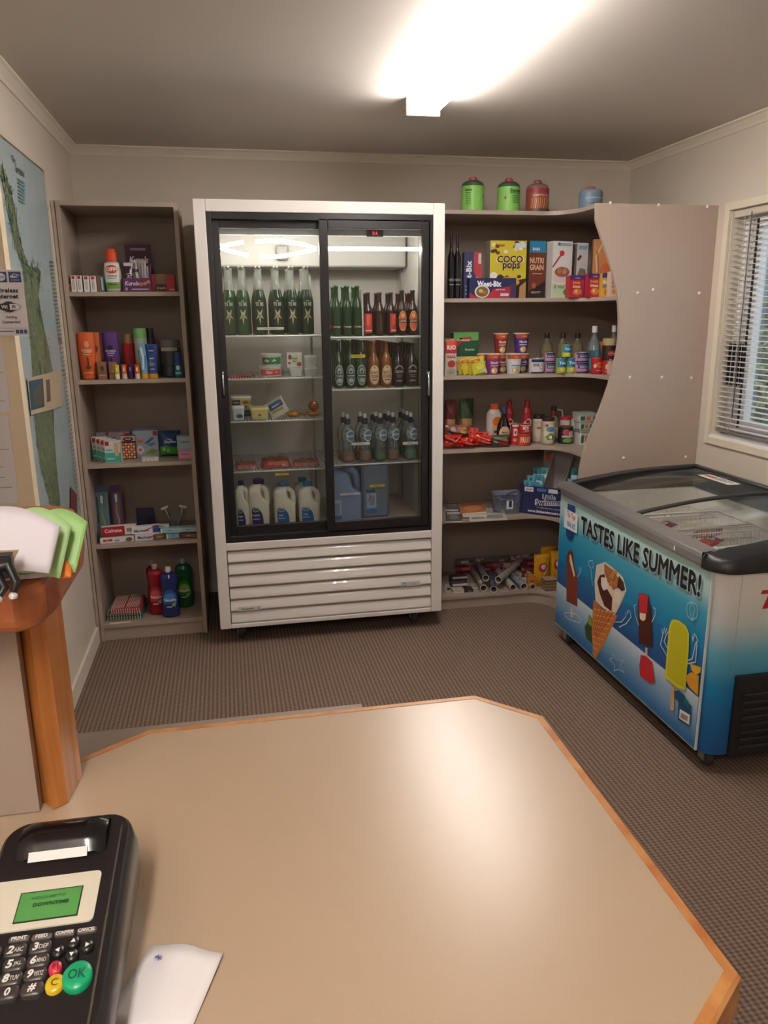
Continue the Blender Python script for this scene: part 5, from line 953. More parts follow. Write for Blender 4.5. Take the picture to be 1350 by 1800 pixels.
# big water jugs on the floor
Z = e0+.001; JB = C('#7f93b4', .35)
xc, w, h = slot(584, 637, 826, Z, .12); t = thing('water_jug', 'large pale blue water container with a moulded handle, left of the pair', 'water container', (xc, .12, Z), 0, 'large blue water containers')
def rg2(xa, xb, dd, z): return [(x, yy+dd/2, z) for x, yy in rrect(xa, xb, -dd/2, dd/2, .02, 3)]
m = MB(); m.loft([rg2(-w*.49, w*.49, .22, 0), rg2(-w/2, w/2, .22, .01), rg2(-w/2, w/2, .22, h*.52), rg2(-w*.5, w*.22, .21, h*.62), rg2(-w*.5, w*.12, .20, h*.84), rg2(-w*.45, w*.05, .16, h*.92)], JB); m.tube([(0, .10, h*.93), (w*.18, .09, h*.95), (w*.36, .09, h*.88), (w*.43, .09, h*.74), (w*.44, .09, h*.5)], [.022, .022, .023, .024, .026], JB, 10); m.build('container_body', t)
m = MB(); decal(m, front(w, h, -.0006), [('r', .0, .04, .32, .42, '#a8bccc'), ('r', .0, .04, .32, .12, '#3c6ea0'), ('r', .06, .14, .26, .36, '#8498b0')]); m.build('label', t)
carton('water_cask', 'large flat fronted blue water container with a printed label, right of the pair', 'water container', 637, 685, 818, Z, .15, .24, '#6f7d92', [('p', [(.14, .49), (.5, .49), (.42, .56), (.3, .53), (.14, .56)], '#3a4a70'), ('r', .16, .18, .52, .48, '#8fa4c0'), ('r', .2, .22, .5, .46, '#b8c4d4'), ('r', .24, .24, .46, .44, '#8494ac'), ('r', .16, .10, .52, .18, '#2c6cae'), ('l', [(.2, .3), (.3, .42), (.24, .46)], .01, '#24304a')], group='large blue water containers', bev=.012)
# shelf tickets
def ticket(lab, u0, u1, v0, v1, y, cl, tx):
    a, b_ = on(u0, v1, 1, y), on(u1, v0, 1, y); w, h = b_.x-a.x, b_.z-a.z; m = MB(); m.box(0, w, 0, .0012, 0, h, C(cl)); decal(m, flat((0, 0, 0), (1, 0, 0), (0, 0, 1), w, h), [('t', tx, .5, .5, .42, '#4a4238', .7)])
    o = m.build('shelf_ticket', fr); o.location = (a.x, y, a.z); o['label'] = lab
ticket('white price ticket', 452, 499, 575, 580, .098, '#e2ded4', 'WILD BIRD $4.90 EACH'); ticket('yellow price ticket', 617, 642, 623, 629, .098, '#e0c22c', 'NO VALUABLES'); ticket('yellow price ticket', 484, 508, 831, 836, .098, '#e2c738', 'ALCOHOL')
ticket('white price ticket', 618, 650, 777, 783, .118, '#e4e2dc', 'WATER $3.00'); ticket('white price ticket', 708, 735, 776, 782, .118, '#e4e2dc', '750ML $4'); ticket('white price ticket', 598, 633, 866, 871, .112, '#e4e2dc', 'SPRING WATER'); ticket('yellow price ticket', 650, 676, 851, 857, .140, '#e0c22c', 'REFILLS')

# ================================================================== CORNER SHELVING GOODS
G = 'gas canisters on top of the corner shelving'; Z = TZ[0]+.0008
def canister(lab, a, c, vt, y, cl, dark, dec, capc='#a83c44'):
    return bottle('gas_canister', lab, 'gas canister', a, c, vt, Z, y, 'canister', cl, (.36, .90, 1.0, .26), capc, dec, (.03, .73, 1.0), G, mats=[(.74, dark)])
canister('green gas canister at the left end of the shelving top', 817, 855.5, 308, .33, '#86c45e', '#3f5a44', [('t', 'Gasmate', .18, .86, .12, '#1c3a1c', .3, {'bold': .04}), ('r', .05, .72, .3, .75, '#2a5a24')]+[('r', .08, .64-.07*i, .3, .655-.07*i+.01, '#3a7a2c') for i in range(6)]+[('p', [(.83, .68), (.88, .60), (.83, .52), (.78, .60)], '#b0442c'), ('r', .8, .42, .86, .44, '#2a5a24')])
canister('green gas canister second from the left on the shelving top', 881, 919, 310, .33, '#86c45e', '#3f5a44', [('t', 'Gasmate', .66, .86, .13, '#1c3a1c', .55, {'bold': .04}), ('r', .4, .74, .85, .77, '#2a5a24')]+[('r', .5, .64-.07*i, .78, .655-.07*i+.01, '#2f6a26') for i in range(5)]+[('p', [(.22, .66), (.27, .57), (.22, .48), (.17, .57)], '#b0442c')])
canister('rust red patterned gas canister third on the shelving top', 932, 970, 314, .31, '#8a4436', '#8a6a64', [('r', 0, .84, 1, 1, '#8e2430'), ('t', 'CAMPING GAS', .5, .72, .09, '#d8b09a', .8)]+[('l', [(.1+.08*i, .2), (.14+.08*i, .4+.03*(i % 3)), (.12+.08*i, .6)], .035, '#c07a4c' if i % 2 else '#d89a6a') for i in range(10)]+[('r', 0, 0, 1, .16, '#5a443e')], '#8a4a4c')
canister('blue-grey gas canister behind the curved end panel top', 1027, 1066, 325, .12, '#64788a', '#7a8a98', [('r', .1, .6, .9, .68, '#90a0ae'), ('r', .1, .3, .6, .35, '#48586c')], '#a83a40')
# shelf one
Z = TZ[1]+.0008; Y = .245
for i, (a, c, y) in enumerate(((788, 800, .26), (799, 811, .27))):
    bottle('wine_bottle', ['tall dark wine bottle nearest the fridge', 'second tall dark wine bottle beside the upright cereal box'][i], 'wine bottle', a, c, 412, Z, y, 'wine', C('#141114', .12), (.42, .955, 1, .4), '#141216', [('t', 'wine', .5, .6, .2, '#8a8a8c', .8), ('r', .2, .3, .8, .36, '#6a6a6c')], (.12, .42, 1), 'dark wine bottles')
WB1 = [('t', 'Weet-Bix', .28, .45, .34, '#e8e8ea', .85, {'rot': 1.5708, 'bold': .04})]
carton('cereal_box', 'upright navy and red wheat biscuit box', 'cereal box', 815.5, 845, 443, Z, .29, .07, '#1e2450', [('r', .55, 0, 1, 1, '#a02434'), ('p', [(.55, .0), (.55, .3), (.75, .4), (.55, .6)], '#1e2450'), ('t', 'Weet-Bix', .27, .45, .13, '#dcdce4', 1.9, {'rot': 1.5708, 'bold': .04}), ('t', 'gluten free', .72, .35, .05, '#d8a8b0', .9, {'rot': 1.57}), ('r', .8, .75, .97, .97, '#b8b0b4')], group='cereal boxes on the second shelf of the corner shelving', rz=-.12)
carton('cereal_box', 'low wide navy wheat biscuit box lying in front of the yellow box', 'cereal box', 825, 906.5, 489, Z, .235, .05, '#1c2350', [('p', [(.0, 0), (0, .3), (.12, .12), (.4, .1), (.5, .45), (.95, .62), (.95, 0)], '#9e2236'), ('p', [(.88, 0), (1, 0), (1, .75), (.88, .7)], '#3a2c4c'), ('t', 'Weet-Bix', .42, .72, .30, '#e8eaf2', .52, {'bold': .05}), ('e', .27, .33, .16, .32, '#d8cfc0'), ('e', .27, .32, .13, .26, '#6a5a3c'), ('e', .24, .36, .05, .1, '#c8a060'), ('e', .32, .28, .04, .09, '#a8702c'), ('r', .66, .1, .84, .24, '#c8c0cc'), ('t', 'plain & tasty', .66, .42, .1, '#e8d0d8', .3)], group='cereal boxes on the second shelf of the corner shelving')
random.seed(7)
coco = [('p', [(0, 0), (1, 0), (1, .35), (.6, .3), (.3, .42), (0, .35)], '#3a2018')]+[('e', random.uniform(.05, .95), random.choice([random.uniform(.02, .4), random.uniform(.78, .98)]), .06, .03, random.choice(['#4a2a1c', '#6a4020', '#dcd0a0', '#e8e0d8', '#2a1612'])) for _ in range(26)]
coco += [('e', .52, .28, .3, .09, '#d09a38'), ('e', .1, .4, .1, .06, '#e8e4e0'), ('t', 'Kelloggs', .26, .92, .05, '#9a2038', .34, {'shear': .2}), ('r', .68, .88, .97, .96, '#c8d4e4'), ('t', 'COCO', .545, .675, .135, '#e8e0c0', .82, {'bold': .05}), ('t', 'pops', .58, .55, .12, '#e8e0c0', .5, {'bold': .05}), ('t', 'COCO', .54, .68, .125, '#3a1c14', .78, {'bold': .03}), ('t', 'pops', .58, .55, .13, '#3a1c14', .55, {'bold': .03}), ('p', [(.8, 0), (1, 0), (1, .3), (.82, .2)], '#a88452')]
carton('cereal_box', 'large yellow chocolate puffed cereal box', 'cereal box', 860, 923, 423, Z, .29, .07, '#c8b832', coco, group='cereal boxes on the second shelf of the corner shelving', side='#8a8078')
carton('cereal_box', 'brown cereal box with a blue top beside the yellow box', 'cereal box', 927, 958, 423.5, Z, .28, .075, '#6e3424', [('r', 0, .80, 1, 1, '#2c7ca4'), ('t', 'BARS', .4, .86, .05, '#e0ecf2', .6), ('t', 'NUTRI', .45, .66, .10, '#d8b890', .85, {'bold': .03}), ('t', 'GRAIN', .45, .54, .10, '#d8b890', .85, {'bold': .03}), ('r', .2, .42, .8, .44, '#b89070'), ('p', [(0, 0), (1, 0), (1, .3), (0, .12)], '#241614'), ('t', 'MIGHTY', .45, .1, .04, '#c0a890', .6), ('e', .3, .22, .14, .05, '#9a5a3c')], group='cereal boxes on the second shelf of the corner shelving', side='#2a2428', rz=.18)
carton('cereal_box', 'dark cereal box mostly hidden behind the spoon box', 'cereal box', 955, 968, 426, Z, .34, .05, '#2c2826', [('r', .1, .78, .9, .9, '#6a7a80'), ('r', .1, .6, .9, .7, '#8a8a86')], group='cereal boxes on the second shelf of the corner shelving')
spoon = [('l', [(.02, .55), (.3, .7), (.5, .80)], .03, '#a83040'), ('e', .46, .79, .13, .05, '#b03444'), ('p', [(.0, .32), (.05, .48), (.4, .56), (.8, .50), (.97, .38), (.9, .30), (.5, .26), (.15, .27)], '#d8cfc8'), ('e', .5, .46, .38, .09, '#9a5a48'), ('e', .35, .48, .12, .05, '#b87860'), ('e', .62, .47, .12, .05, '#c08a70'), ('p', [(0, 0), (1, 0), (1, .3), (.5, .22), (0, .26)], '#b8ceac'), ('t', '& Nut', .36, .2, .07, '#5a8a5a', .55, {'shear': .2}), ('e', .74, .1, .15, .06, '#3c8a50'), ('r', .3, .93, .9, .97, '#8ab0c8'), ('e', .28, .95, .07, .03, '#4a7a98')]
carton('cereal_box', 'large white cereal box with a red spoon', 'cereal box', 967.5, 1004, 424, Z, .25, .07, '#e2dfdd', spoon, group='cereal boxes on the second shelf of the corner shelving', side='#b8b2ae', rz=.15)
carton('cereal_box', 'second white cereal box with a spoon, behind the small red boxes', 'cereal box', 1010, 1031, 427, Z, .27, .07, '#d8d5d3', [('r', .1, .88, .9, .95, '#8ab0c8'), ('l', [(.1, .7), (.3, .76)], .05, '#5a1c28'), ('p', [(0, .4), (.3, .55), (.8, .52), (.9, .4)], '#8a7a6c'), ('r', 0, 0, 1, .3, '#a8b89c')], group='cereal boxes on the second shelf of the corner shelving', side='#6a6460', rz=.2)
carton('cereal_box', 'orange cereal box beside the curved end panel', 'cereal box', 1040, 1073, 420, Z, .28, .07, '#b87a48', [('l', [(.1, .1), (.25, .4), (.15, .7), (.4, .9)], .03, '#d8a878'), ('e', .7, .7, .2, .12, '#d8702c'), ('e', .6, .45, .25, .14, '#c8602c'), ('e', .8, .3, .2, .14, '#d88438'), ('r', .5, .86, .9, .93, '#d8ccb8'), ('l', [(.2, .2), (.3, .5), (.2, .8)], .02, '#8a5434')], group='cereal boxes on the second shelf of the corner shelving', rz=-.35)
def fruitbox(a, c, vt, lab, y, top='#4a2a6a', base='#a82434', rz=0):
    carton('snack_box', lab, 'box', a, c, vt, Z, y, .05, base, [('r', 0, .80, 1, 1, top), ('t', 'uncle', .5, .89, .08, '#c8b8d8', .6), ('t', 'fruity', .45, .66, .16, '#e8a050', .75, {'bold': .05, 'shear': .1}), ('t', 'bites', .45, .50, .14, '#e8c8a8', .6, {'bold': .05}), ('e', .5, .25, .3, .15, '#c8743c'), ('e', .42, .28, .1, .08, '#e8b890')], group='small snack boxes at the right of the second shelf', rz=rz)
fruitbox(1000.5, 1027, 484, 'small red and purple snack box in front of the spoon boxes', .20); fruitbox(1032, 1057, 481, 'small red and purple snack box beside the yellow one', .16)
carton('snack_box', 'narrow purple side turned snack box between two red ones', 'box', 1026.5, 1032, 484, Z, .19, .05, '#4a2448', [('r', .2, .1, .8, .7, '#7a3a5c')], group='small snack boxes at the right of the second shelf')
carton('snack_box', 'small yellow snack box with blue lettering', 'box', 1057, 1072, 480, Z, .13, .04, '#c8a83c', [('r', 0, .8, 1, 1, '#3a3a70'), ('t', 'FRUIT', .5, .62, .14, '#e8ecf0', .8, {'bold': .03}), ('t', 'BITES', .5, .45, .14, '#3a5a98', .8, {'bold': .03}), ('e', .5, .2, .25, .12, '#d86a2c')], group='small snack boxes at the right of the second shelf')
carton('snack_box', 'small white and orange snack box against the end panel', 'box', 1072, 1085, 477, Z, .08, .04, '#d0b8a4', [('r', 0, .85, 1, 1, '#c8d0d8'), ('e', .5, .6, .3, .14, '#b8503c'), ('t', 'fruit', .5, .4, .1, '#a83a38', .8), ('e', .5, .2, .3, .1, '#d8843c')], group='small snack boxes at the right of the second shelf')
# shelf two
Z = TZ[2]+.0008
pouch('soup_packet', 'red and white packet nearest the fridge', 'packet', 783, 804, 595, Z, .25, .03, '#c8bfb4', [('r', 0, .60, 1, 1, '#c03430'), ('r', 0, .94, 1, 1, '#5a8a4c'), ('t', 'RIO', .5, .76, .12, '#e8dcd8', .8, {'bold': .05}), ('t', 'REAL', .5, .52, .08, '#b83830', .8), ('e', .5, .32, .34, .1, '#a83428'), ('p', [(.1, .1), (.5, .25), (.9, .12), (.6, .02)], '#a8a498')], crum=.05)
carton('soup_box', 'green and cream box with a red ribbon mark', 'box', 797, 840, 584, Z, .36, .06, '#c8b898', [('r', 0, .42, 1, .80, '#1c4a2c'), ('r', 0, .80, 1, 1, '#5a9a4c'), ('l', [(.1, .7), (.3, .82), (.65, .84)], .10, '#a82c34'), ('t', 'Continental', .4, .82, .06, '#e8d8d0', .5, {'shear': .2}), ('t', 'Surprise', .65, .58, .07, '#c8e0c0', .6)]+[('e', random.uniform(.1, .9), random.uniform(.03, .35), .04, .03, random.choice(['#8a5a3c', '#7a8a3c', '#a8443c', '#e0d0a8'])) for _ in range(18)], side='#3a5a38')
for i, (a, c, vt, rz) in enumerate(((808, 826, 630, .25), (816, 836, 628, .3), (826, 846, 628, .3), (833, 858, 627, .3))):
    pouch('noodle_packet', ['leftmost', 'second from the left', 'third from the left', 'rightmost, front'][i]+' leaning yellow soup packet', 'packet', a, c, vt, Z+.001, .27-.012*i, .012, ['#a89a30', '#c8b436', '#b8a432', '#c2c23a'][i], [('r', .05, .75, .7, .92, '#b04a2c'), ('t', 'Maggi', .4, .83, .1, '#e8d03c', .5, {'shear': .2}), ('e', .6, .45, .3, .16, '#d8cc5c'), ('p', [(.5, .1), (.95, .1), (.95, .3), (.6, .26)], '#c8c8a8'), ('r', .1, .05, .8, .1, '#4a5a2c')], group='leaning yellow soup packets', ry=-.28, seed=i, crum=.1)
NB = '#b8502c'
CG = 'instant noodle cups'
def noodle(lab, a, c, vt, y, cl, dz=0, band=NB, tx='Noodle', dcl='#e0d0c0'):
    return cup('noodle_cup', lab, 'noodle cup', a, c, vt, Z+dz, y, cl, band, [('t', tx, .5, .60, .14, '#e8dcd8', .6, {'bold': .03}), ('r', .2, .42, .8, .46, dcl), ('e', .5, .2, .28, .16, '#c8a878'), ('e', .4, .2, .08, .08, '#e8d8b8'), ('t', 'Maggi', .5, .88, .08, '#e8b070', .5)], CG)
noodle('purple noodle cup at the left of the front row', 857, 883, 621, .24, '#7a3470'); noodle('white and blue noodle cup at the right of the front row', 893, 922, 621, .24, '#c8ccd2', dcl='#2a6aa0', tx='Chicken')
_, _, hh = slot(870, 897, 622, Z, .33)
cA = noodle('dark red noodle cup in the back row under the red stacked cup', 872, 898, 621, .33, '#7a2420'); noodle('purple-blue noodle cup in the back row under the purple stacked cup', 906, 934, 621, .33, '#3a3470'); noodle('orange topped noodle cup in the back row behind the yellow packets', 838, 862, 621, .34, '#7a3c48')
noodle('dark red noodle cup stacked high at left', 871.5, 897, 585, .33, '#8a2c24', hh+.0015); noodle('purple noodle cup stacked high at right', 907.5, 934, 584.5, .33, '#463080', hh+.0015)
can('food_can', 'white and navy labelled can standing right of the noodle cups', 'can', 935, 960, 631, Z, .235, '#c9c4c4', [('r', 0, .80, 1, 1, '#20204a'), ('r', 0, 0, 1, .1, '#20204a'), ('r', .15, .5, .5, .56, '#4a4a5c'), ('t', 'tuna', .3, .65, .14, '#2a2a4c', .4), ('e', .62, .42, .1, .14, '#a8404c'), ('e', .62, .42, .07, .1, '#e0d8d8')], 'cans on the third shelf')
PK = [('r', 0, .82, 1, 1, '#1c2450'), ('r', 0, 0, 1, .12, '#1c2450'), ('r', .1, .45, .9, .78, '#2c3c78'), ('t', 'SEALORD', .5, .62, .16, '#c8d4e8', .7), ('r', .15, .2, .85, .36, '#b87c94')]
def stack(nm, labs, a, c, tops, y, cl, dec, grp):
    z = Z
    for lb, vt in zip(labs, tops):
        global_z = z; xc, w, h = slot(a, c, vt, z, y); R = w/2; t = thing(nm, lb, 'can', (xc, y+R, z), 0, grp)
        m = MB(); m.lathe([(R*.93, 0), (R, .002), (R, h-.002), (R*.95, h)], _m(cl), n=24); decal(m, wrap(R, .002, h-.004, 2.2*R), dec); m.build('body', t)
        m = MB(); m.lathe([(R*.96, h), (R*.98, h+.001), (R*.88, h+.001), (R*.87, h)], C('#c8c6c2', .3, .8), n=24); m.build('lid', t); z += h+.0015
stack('food_can', ['pink and navy can, lower of the narrow pair left of the blue cans', 'pink and navy can, upper of the narrow pair left of the blue cans'], 961, 978, (637.5, 620), .24, '#b08a9c', PK, 'cans on the third shelf')
BLc = [('r', 0, .42, 1, 1, '#2a78a8'), ('t', 'Tuna', .5, .70, .16, '#e0ecf2', .6, {'bold': .04}), ('e', .5, .72, .4, .2, '#2a78a8'), ('t', 'Tuna', .5, .70, .2, '#e0ecf2', .6, {'bold': .04}), ('r', 0, 0, 1, .38, '#a8b03c'), ('e', .5, .25, .25, .14, '#d0cc60')]
_, _, h1 = slot(981, 997, 629, Z, .215)
stack('food_can', ['blue and yellow can, bottom left of the three'], 980.5, 997, (629.5,), .215, '#8a9a40', BLc, 'cans on the third shelf')
stack('food_can', ['blue and yellow can, bottom right of the three'], 997.8, 1013.5, (629,), .215, '#8a9a40', BLc, 'cans on the third shelf')
Z += h1+.0015; stack('food_can', ['blue and yellow can stacked on top of two others'], 990, 1006, (606.5,), .215, '#8a9a40', BLc, 'cans on the third shelf'); Z -= h1+.0015
stack('food_can', ['wide pink and navy can, lower of the pair before the tall bottle', 'wide pink and navy can, upper of the pair before the tall bottle'], 1014.5, 1038, (637.5, 620), .19, '#b08a9c', PK, 'cans on the third shelf')
for i, (a, c, vt) in enumerate(((953, 974, 585), (981.5, 1001, 585), (1007, 1027.5, 585))):
    bottle('oil_bottle', ['pale oil bottle with a black cap, left of the three', 'pale oil bottle with a black cap, middle of the three', 'pale oil bottle with a black cap, right of the three'][i], 'bottle', a, c, vt, Z, .36, 'oil', clear('oil_clear', (.80, .76, .55), 1.4, .05, .05, .2, (.62, .56, .36)), (.42, .86, 1), '#201c1e', [('r', 0, 0, 1, 1, '#c8c0b8'), ('e', .45, .6, .18, .22, '#a83038'), ('r', .2, .15, .8, .25, '#8a8a80')], (.20, .36, 1.01), 'oil bottles at the back of the third shelf')
bottle('drink_bottle', 'tall clear bottle with an aqua label and white cap', 'bottle', 1036, 1057.5, 573, Z, .20, [(.85, 0), (1, .03), (1, .5), (.9, .62), (.5, .74), (.3, .80), (.3, .86)], clear('drink_clear', (.78, .84, .86), 1.4, .05, .05, .22, (.5, .6, .64)), (.42, .86, 1), '#d8d4d0', [('r', 0, 0, 1, 1, '#3a9ab4'), ('r', .0, .6, .4, 1, '#24505c'), ('r', .4, .3, .8, .6, '#8ac8d4')], (.08, .48, 1.01))
bottle('drink_bottle', 'clear bottle with a white cap behind the coffee jar', 'bottle', 1071, 1089, 572, Z, .24, [(.85, 0), (1, .03), (1, .5), (.9, .62), (.5, .74), (.3, .80), (.3, .86)], clear('drink_clear', (.8, .8, .8)), (.42, .86, 1), '#d8d4d0')
bottle('coffee_jar', 'dark coffee jar with a gold lid near the end panel', 'jar', 1063, 1087, 595, Z, .15, [(.9, 0), (1, .03), (1, .78), (.92, .82)], '#2c1612', (.96, .80, 1), '#a89468', [('e', .5, .75, .3, .12, '#a83428'), ('t', 'Gregg', .5, .75, .08, '#e8d8c0', .4), ('t', 'Rich', .5, .45, .14, '#c8bca8', .6, {'shear': .3}), ('t', 'Roast', .5, .25, .12, '#c8bca8', .6, {'shear': .3})], (.05, .75, 1.01))
carton('tea_box', 'tan box standing between the tall bottle and the coffee jar', 'box', 1057.5, 1064, 601, Z, .20, .05, '#b07a48')
can('milo_tin', 'round red tin with an orange mark in front of the coffee jar', 'tin', 1043, 1062, 628, Z, .10, '#9a1e24', [('e', .6, .62, .34, .2, '#d0682c'), ('t', 'OXO', .6, .62, .14, '#7a1c14', .45, {'bold': .05}), ('e', .18, .55, .12, .14, '#d8a8a0'), ('r', .3, .2, .9, .25, '#d88a80')], lidc='#b02c30', lidh=.1)
carton('tea_box', 'small red carton beside the round red tin', 'box', 1060, 1074, 634, Z, .09, .04, '#a8242c', [('e', .5, .55, .3, .22, '#d8b8a8'), ('r', .2, .15, .8, .25, '#d88a80')])
carton('tea_box', 'small cream carton touching the curved end panel', 'box', 1072, 1083, 635, Z, .06, .04, '#c8b09c', [('l', [(.2, .2), (.6, .8)], .06, '#8a5a4c')])
# shelf three
Z = TZ[3]+.0008
def pasta(a, c, vt, lab, top, y):
    pouch('pasta_packet', lab, 'packet', a, c, vt, Z, y, .04, '#9a7a50', [('r', 0, .55, 1, 1, top), ('p', [(.4, 1), (1, 1), (1, .6), (.7, .7)], '#1c3024' if 'green' in lab else '#7a2824'), ('r', .15, .38, .85, .55, '#b8945c'), ('p', [(0, .02), (0, .18), (.3, .26), (.8, .27), (1, .2), (1, .02)], '#c0b8ae'), ('l', [(.1, .15), (.4, .24), (.9, .2)], .02, '#7a3a38')], group='pasta packets at the back of the fourth shelf', crum=.06)
pasta(783, 803, 703, 'pasta packet with a dull red top at the back', '#6e2c28', .45); pasta(808, 833, 701, 'pasta packet with a dark green top at the back', '#3a5a3c', .45)
pouch('sweet_bag', 'dull pink and green bag lying behind the red bags', 'bag', 784, 827, 748, Z+.04, .32, .05, '#8a4c4c', [('r', .1, .2, .35, .8, '#5a3a30'), ('r', .4, .1, .7, .5, '#3a7a4c'), ('e', .75, .6, .16, .25, '#c09a4c'), ('e', .3, .7, .12, .2, '#a8a090')], seed=11, crum=.2, group='soft bags on the fourth shelf')
rb = [(783, 813, 766, .245, .0, 0), (812, 842, 770, .24, .0, 1), (838, 878, 766, .25, .0, 2), (786, 820, 762, .31, .035, 3), (828, 862, 760, .30, .035, 4), (822, 838, 752, .28, .02, 5)]
lbs = ['glossy red bag at the front left', 'glossy red bag at the front centre', 'glossy red bag at the front right', 'glossy red bag piled on the left', 'glossy red bag piled towards the right', 'small upright flap of a red bag in the middle of the pile']
for (a, c, vt, y, dz, sd), lb in zip(rb, lbs):
    pouch('sweet_bag', lb, 'bag', a, c, vt if sd < 5 else 752, Z+dz+.007, y, .06 if sd < 5 else .01, '#c02c24', [('r', .2, .3, .6, .6, '#d85a44'), ('l', [(.1, .8), (.5, .6), (.9, .85)], .05, '#e08a78')], seed=sd*3+1, crum=.4, shine=.18, group='soft bags on the fourth shelf', ry=(.03, -.04, .08, -.05, .06, .15)[sd])
pouch('frozen_berry_bag', 'dark green and red bag below the syrup bottle', 'bag', 866, 897, 765, Z+.001, .235, .03, '#3c4434', [('r', .3, .1, .95, .6, '#8a2c2c'), ('e', .6, .5, .2, .3, '#b04038'), ('r', .05, .6, .8, .85, '#5a6a4c')], seed=21, crum=.25, group='soft bags on the fourth shelf')
t = bottle('drink_powder_jug', 'white plastic jug with an orange cap and orange label', 'jug', 857, 884, 711, Z, .36, [(.9, 0), (1, .03), (1, .62), (.92, .76), (.6, .86), (.5, .88)], '#c8c0ba', (.55, .87, 1.0, .5), '#d85a34', [('e', .6, .68, .3, .18, '#d8742c'), ('r', .3, .1, .95, .55, '#c8a088'), ('r', .4, .3, .9, .38, '#5a2c30')], (.05, .8, 1.01), flat_y=.7)
bottle('syrup_bottle', 'dark syrup bottle with a blue cap and round label', 'bottle', 875, 898.5, 717, Z, .275, 'syrup', C('#1c0f0c', .12), (.36, .84, 1.0, .3), '#2c3a54', [('e', .5, .5, .42, .5, '#b89a7c'), ('e', .5, .5, .34, .42, '#c8a888'), ('t', 'Maple', .5, .62, .14, '#5a3020', .5, {'shear': .2}), ('e', .5, .25, .25, .14, '#a8682c')], (.08, .52, 1.01), flat_y=.6)
for i, (a, c, vt, y) in enumerate(((888, 903.5, 702, .38), (918, 936, 701, .34))):
    bottle('sauce_bottle', ['red squeeze sauce bottle behind the syrup bottle', 'red squeeze sauce bottle right of the syrup bottle'][i], 'sauce bottle', a, c, vt, Z, y, 'ketchup', '#8e1c1e', (.55, .81, 1.0, .12), '#8a1a1c', [('p', [(.1, .05), (.5, .0), (.9, .1), (.85, .8), (.5, .95), (.15, .7)], '#cfc4c0'), ('t', 'Wattie', .5, .5, .14, '#3a3a5c', .6, {'shear': .2}), ('e', .5, .75, .2, .12, '#8e1c1e')], (.22, .58, 1.01), 'red squeeze sauce bottles', flat_y=.75)
RC = [('r', 0, .9, 1, 1, '#d0c8c0'), ('r', .2, .45, .6, .8, '#d8ccc8'), ('r', .3, .55, .5, .7, '#8a2c34'), ('t', 'soup', .5, .22, .2, '#e8c8b8', .6)]
def fcan(lab, a, c, vt, y, cl, dec, dz=0, lidc='#c8b888', grp='cans on the fourth shelf', lidh=0):
    return can('food_can', lab, 'can', a, c, vt, Z+dz, y, cl, dec, grp, lidc, lidh=lidh)
fcan('red food can next to the syrup bottle', 900, 914, 746, .285, '#b02c2c', RC)
_, _, hc = slot(912, 937, 763, Z, .25)
fcan('wide red food can at the bottom front', 912.5, 936, 763, .25, '#b83a2c', [('t', 'FRUIT', .5, .5, .5, '#e8c89a', .7, {'bold': .04})]); fcan('red food can stacked on the wide one', 916, 937, 747, .26, '#b02c2c', RC, hc+.002)
def jar(lab, a, c, vt, y, dec): bottle('mayonnaise_jar', lab, 'jar', a, c, vt, Z, y, [(.88, 0), (1, .04), (1, .80), (.86, .87)], '#b8ac9a', (.9, .86, 1.0, .88), '#2e1e1e', dec, (.1, .78, 1.01), 'mayonnaise jars')
jar('mayonnaise jar with a dark lid, behind and left of the other', 939.5, 960, 730, .33, [('e', .4, .5, .3, .4, '#c8bca8'), ('p', [(.5, .1), (.8, .2), (.75, .5), (.5, .4)], '#8a4a4c'), ('r', .2, .6, .6, .7, '#a8504c')])
jar('mayonnaise jar with a green and blue label, front one', 955.5, 978.5, 734.5, .255, [('e', .5, .5, .46, .48, '#d0ccb8'), ('e', .5, .7, .3, .14, '#5a84a4'), ('p', [(.15, .3), (.5, .5), (.85, .3), (.7, .1), (.3, .1)], '#6a8a4c'), ('e', .25, .9, .1, .07, '#a83040'), ('e', .5, .25, .1, .1, '#e8e4d8')])
t = bottle('vinegar_bottle', 'handled vinegar bottle with a red neck label and black cap', 'bottle', 966, 984, 715, Z, .37, [(.85, 0), (1, .03), (1, .45), (.8, .62), (.45, .72), (.4, .86)], '#8a7a60', (.48, .86, 1.0, .46), '#242420', [('r', 0, 0, 1, 1, '#c8bca0')], (.1, .4, 1.01), neck=(.46, .66, .84, '#8e2028'))
R = .04
mm = MB(); mm.tube([(.018, -.004, .17), (.045, -.01, .165), (.052, -.012, .12), (.046, -.012, .07), (.03, -.01, .05)], .005, C('#b8ac94', .3), 8); mm.build('handle', t)
fcan('white tin with a red lid behind the dark berry can', 987.5, 1005, 733, .34, '#c8bcb4', [('e', .5, .3, .22, .14, '#a82c38'), ('r', .3, .25, .7, .32, '#e8dcd8')], lidc='#a83038', lidh=.12)
fcan('second white tin with a red lid behind the green and white tubs', 1007, 1024, 731, .30, '#c8bcb4', [('r', .3, .2, .7, .3, '#8a3a40')], lidc='#a83038', lidh=.1)
fcan('black can with red and white fruit pictures at the front', 986.5, 1011, 751, .25, '#1e1a1c', [('e', .35, .7, .22, .2, '#b04a50'), ('e', .7, .6, .2, .2, '#d8a8a8'), ('r', .1, .38, .9, .5, '#c8c0c0'), ('e', .5, .2, .34, .14, '#6a9a3c')])
TG = [('r', .05, .15, .3, .85, '#2a6a4c'), ('r', .38, .2, .6, .8, '#c8683c'), ('t', '5', .8, .5, .6, '#2a5a4c', .2, {'bold': .05})]
_, _, ht = slot(1019, 1043, 755, Z, .21)
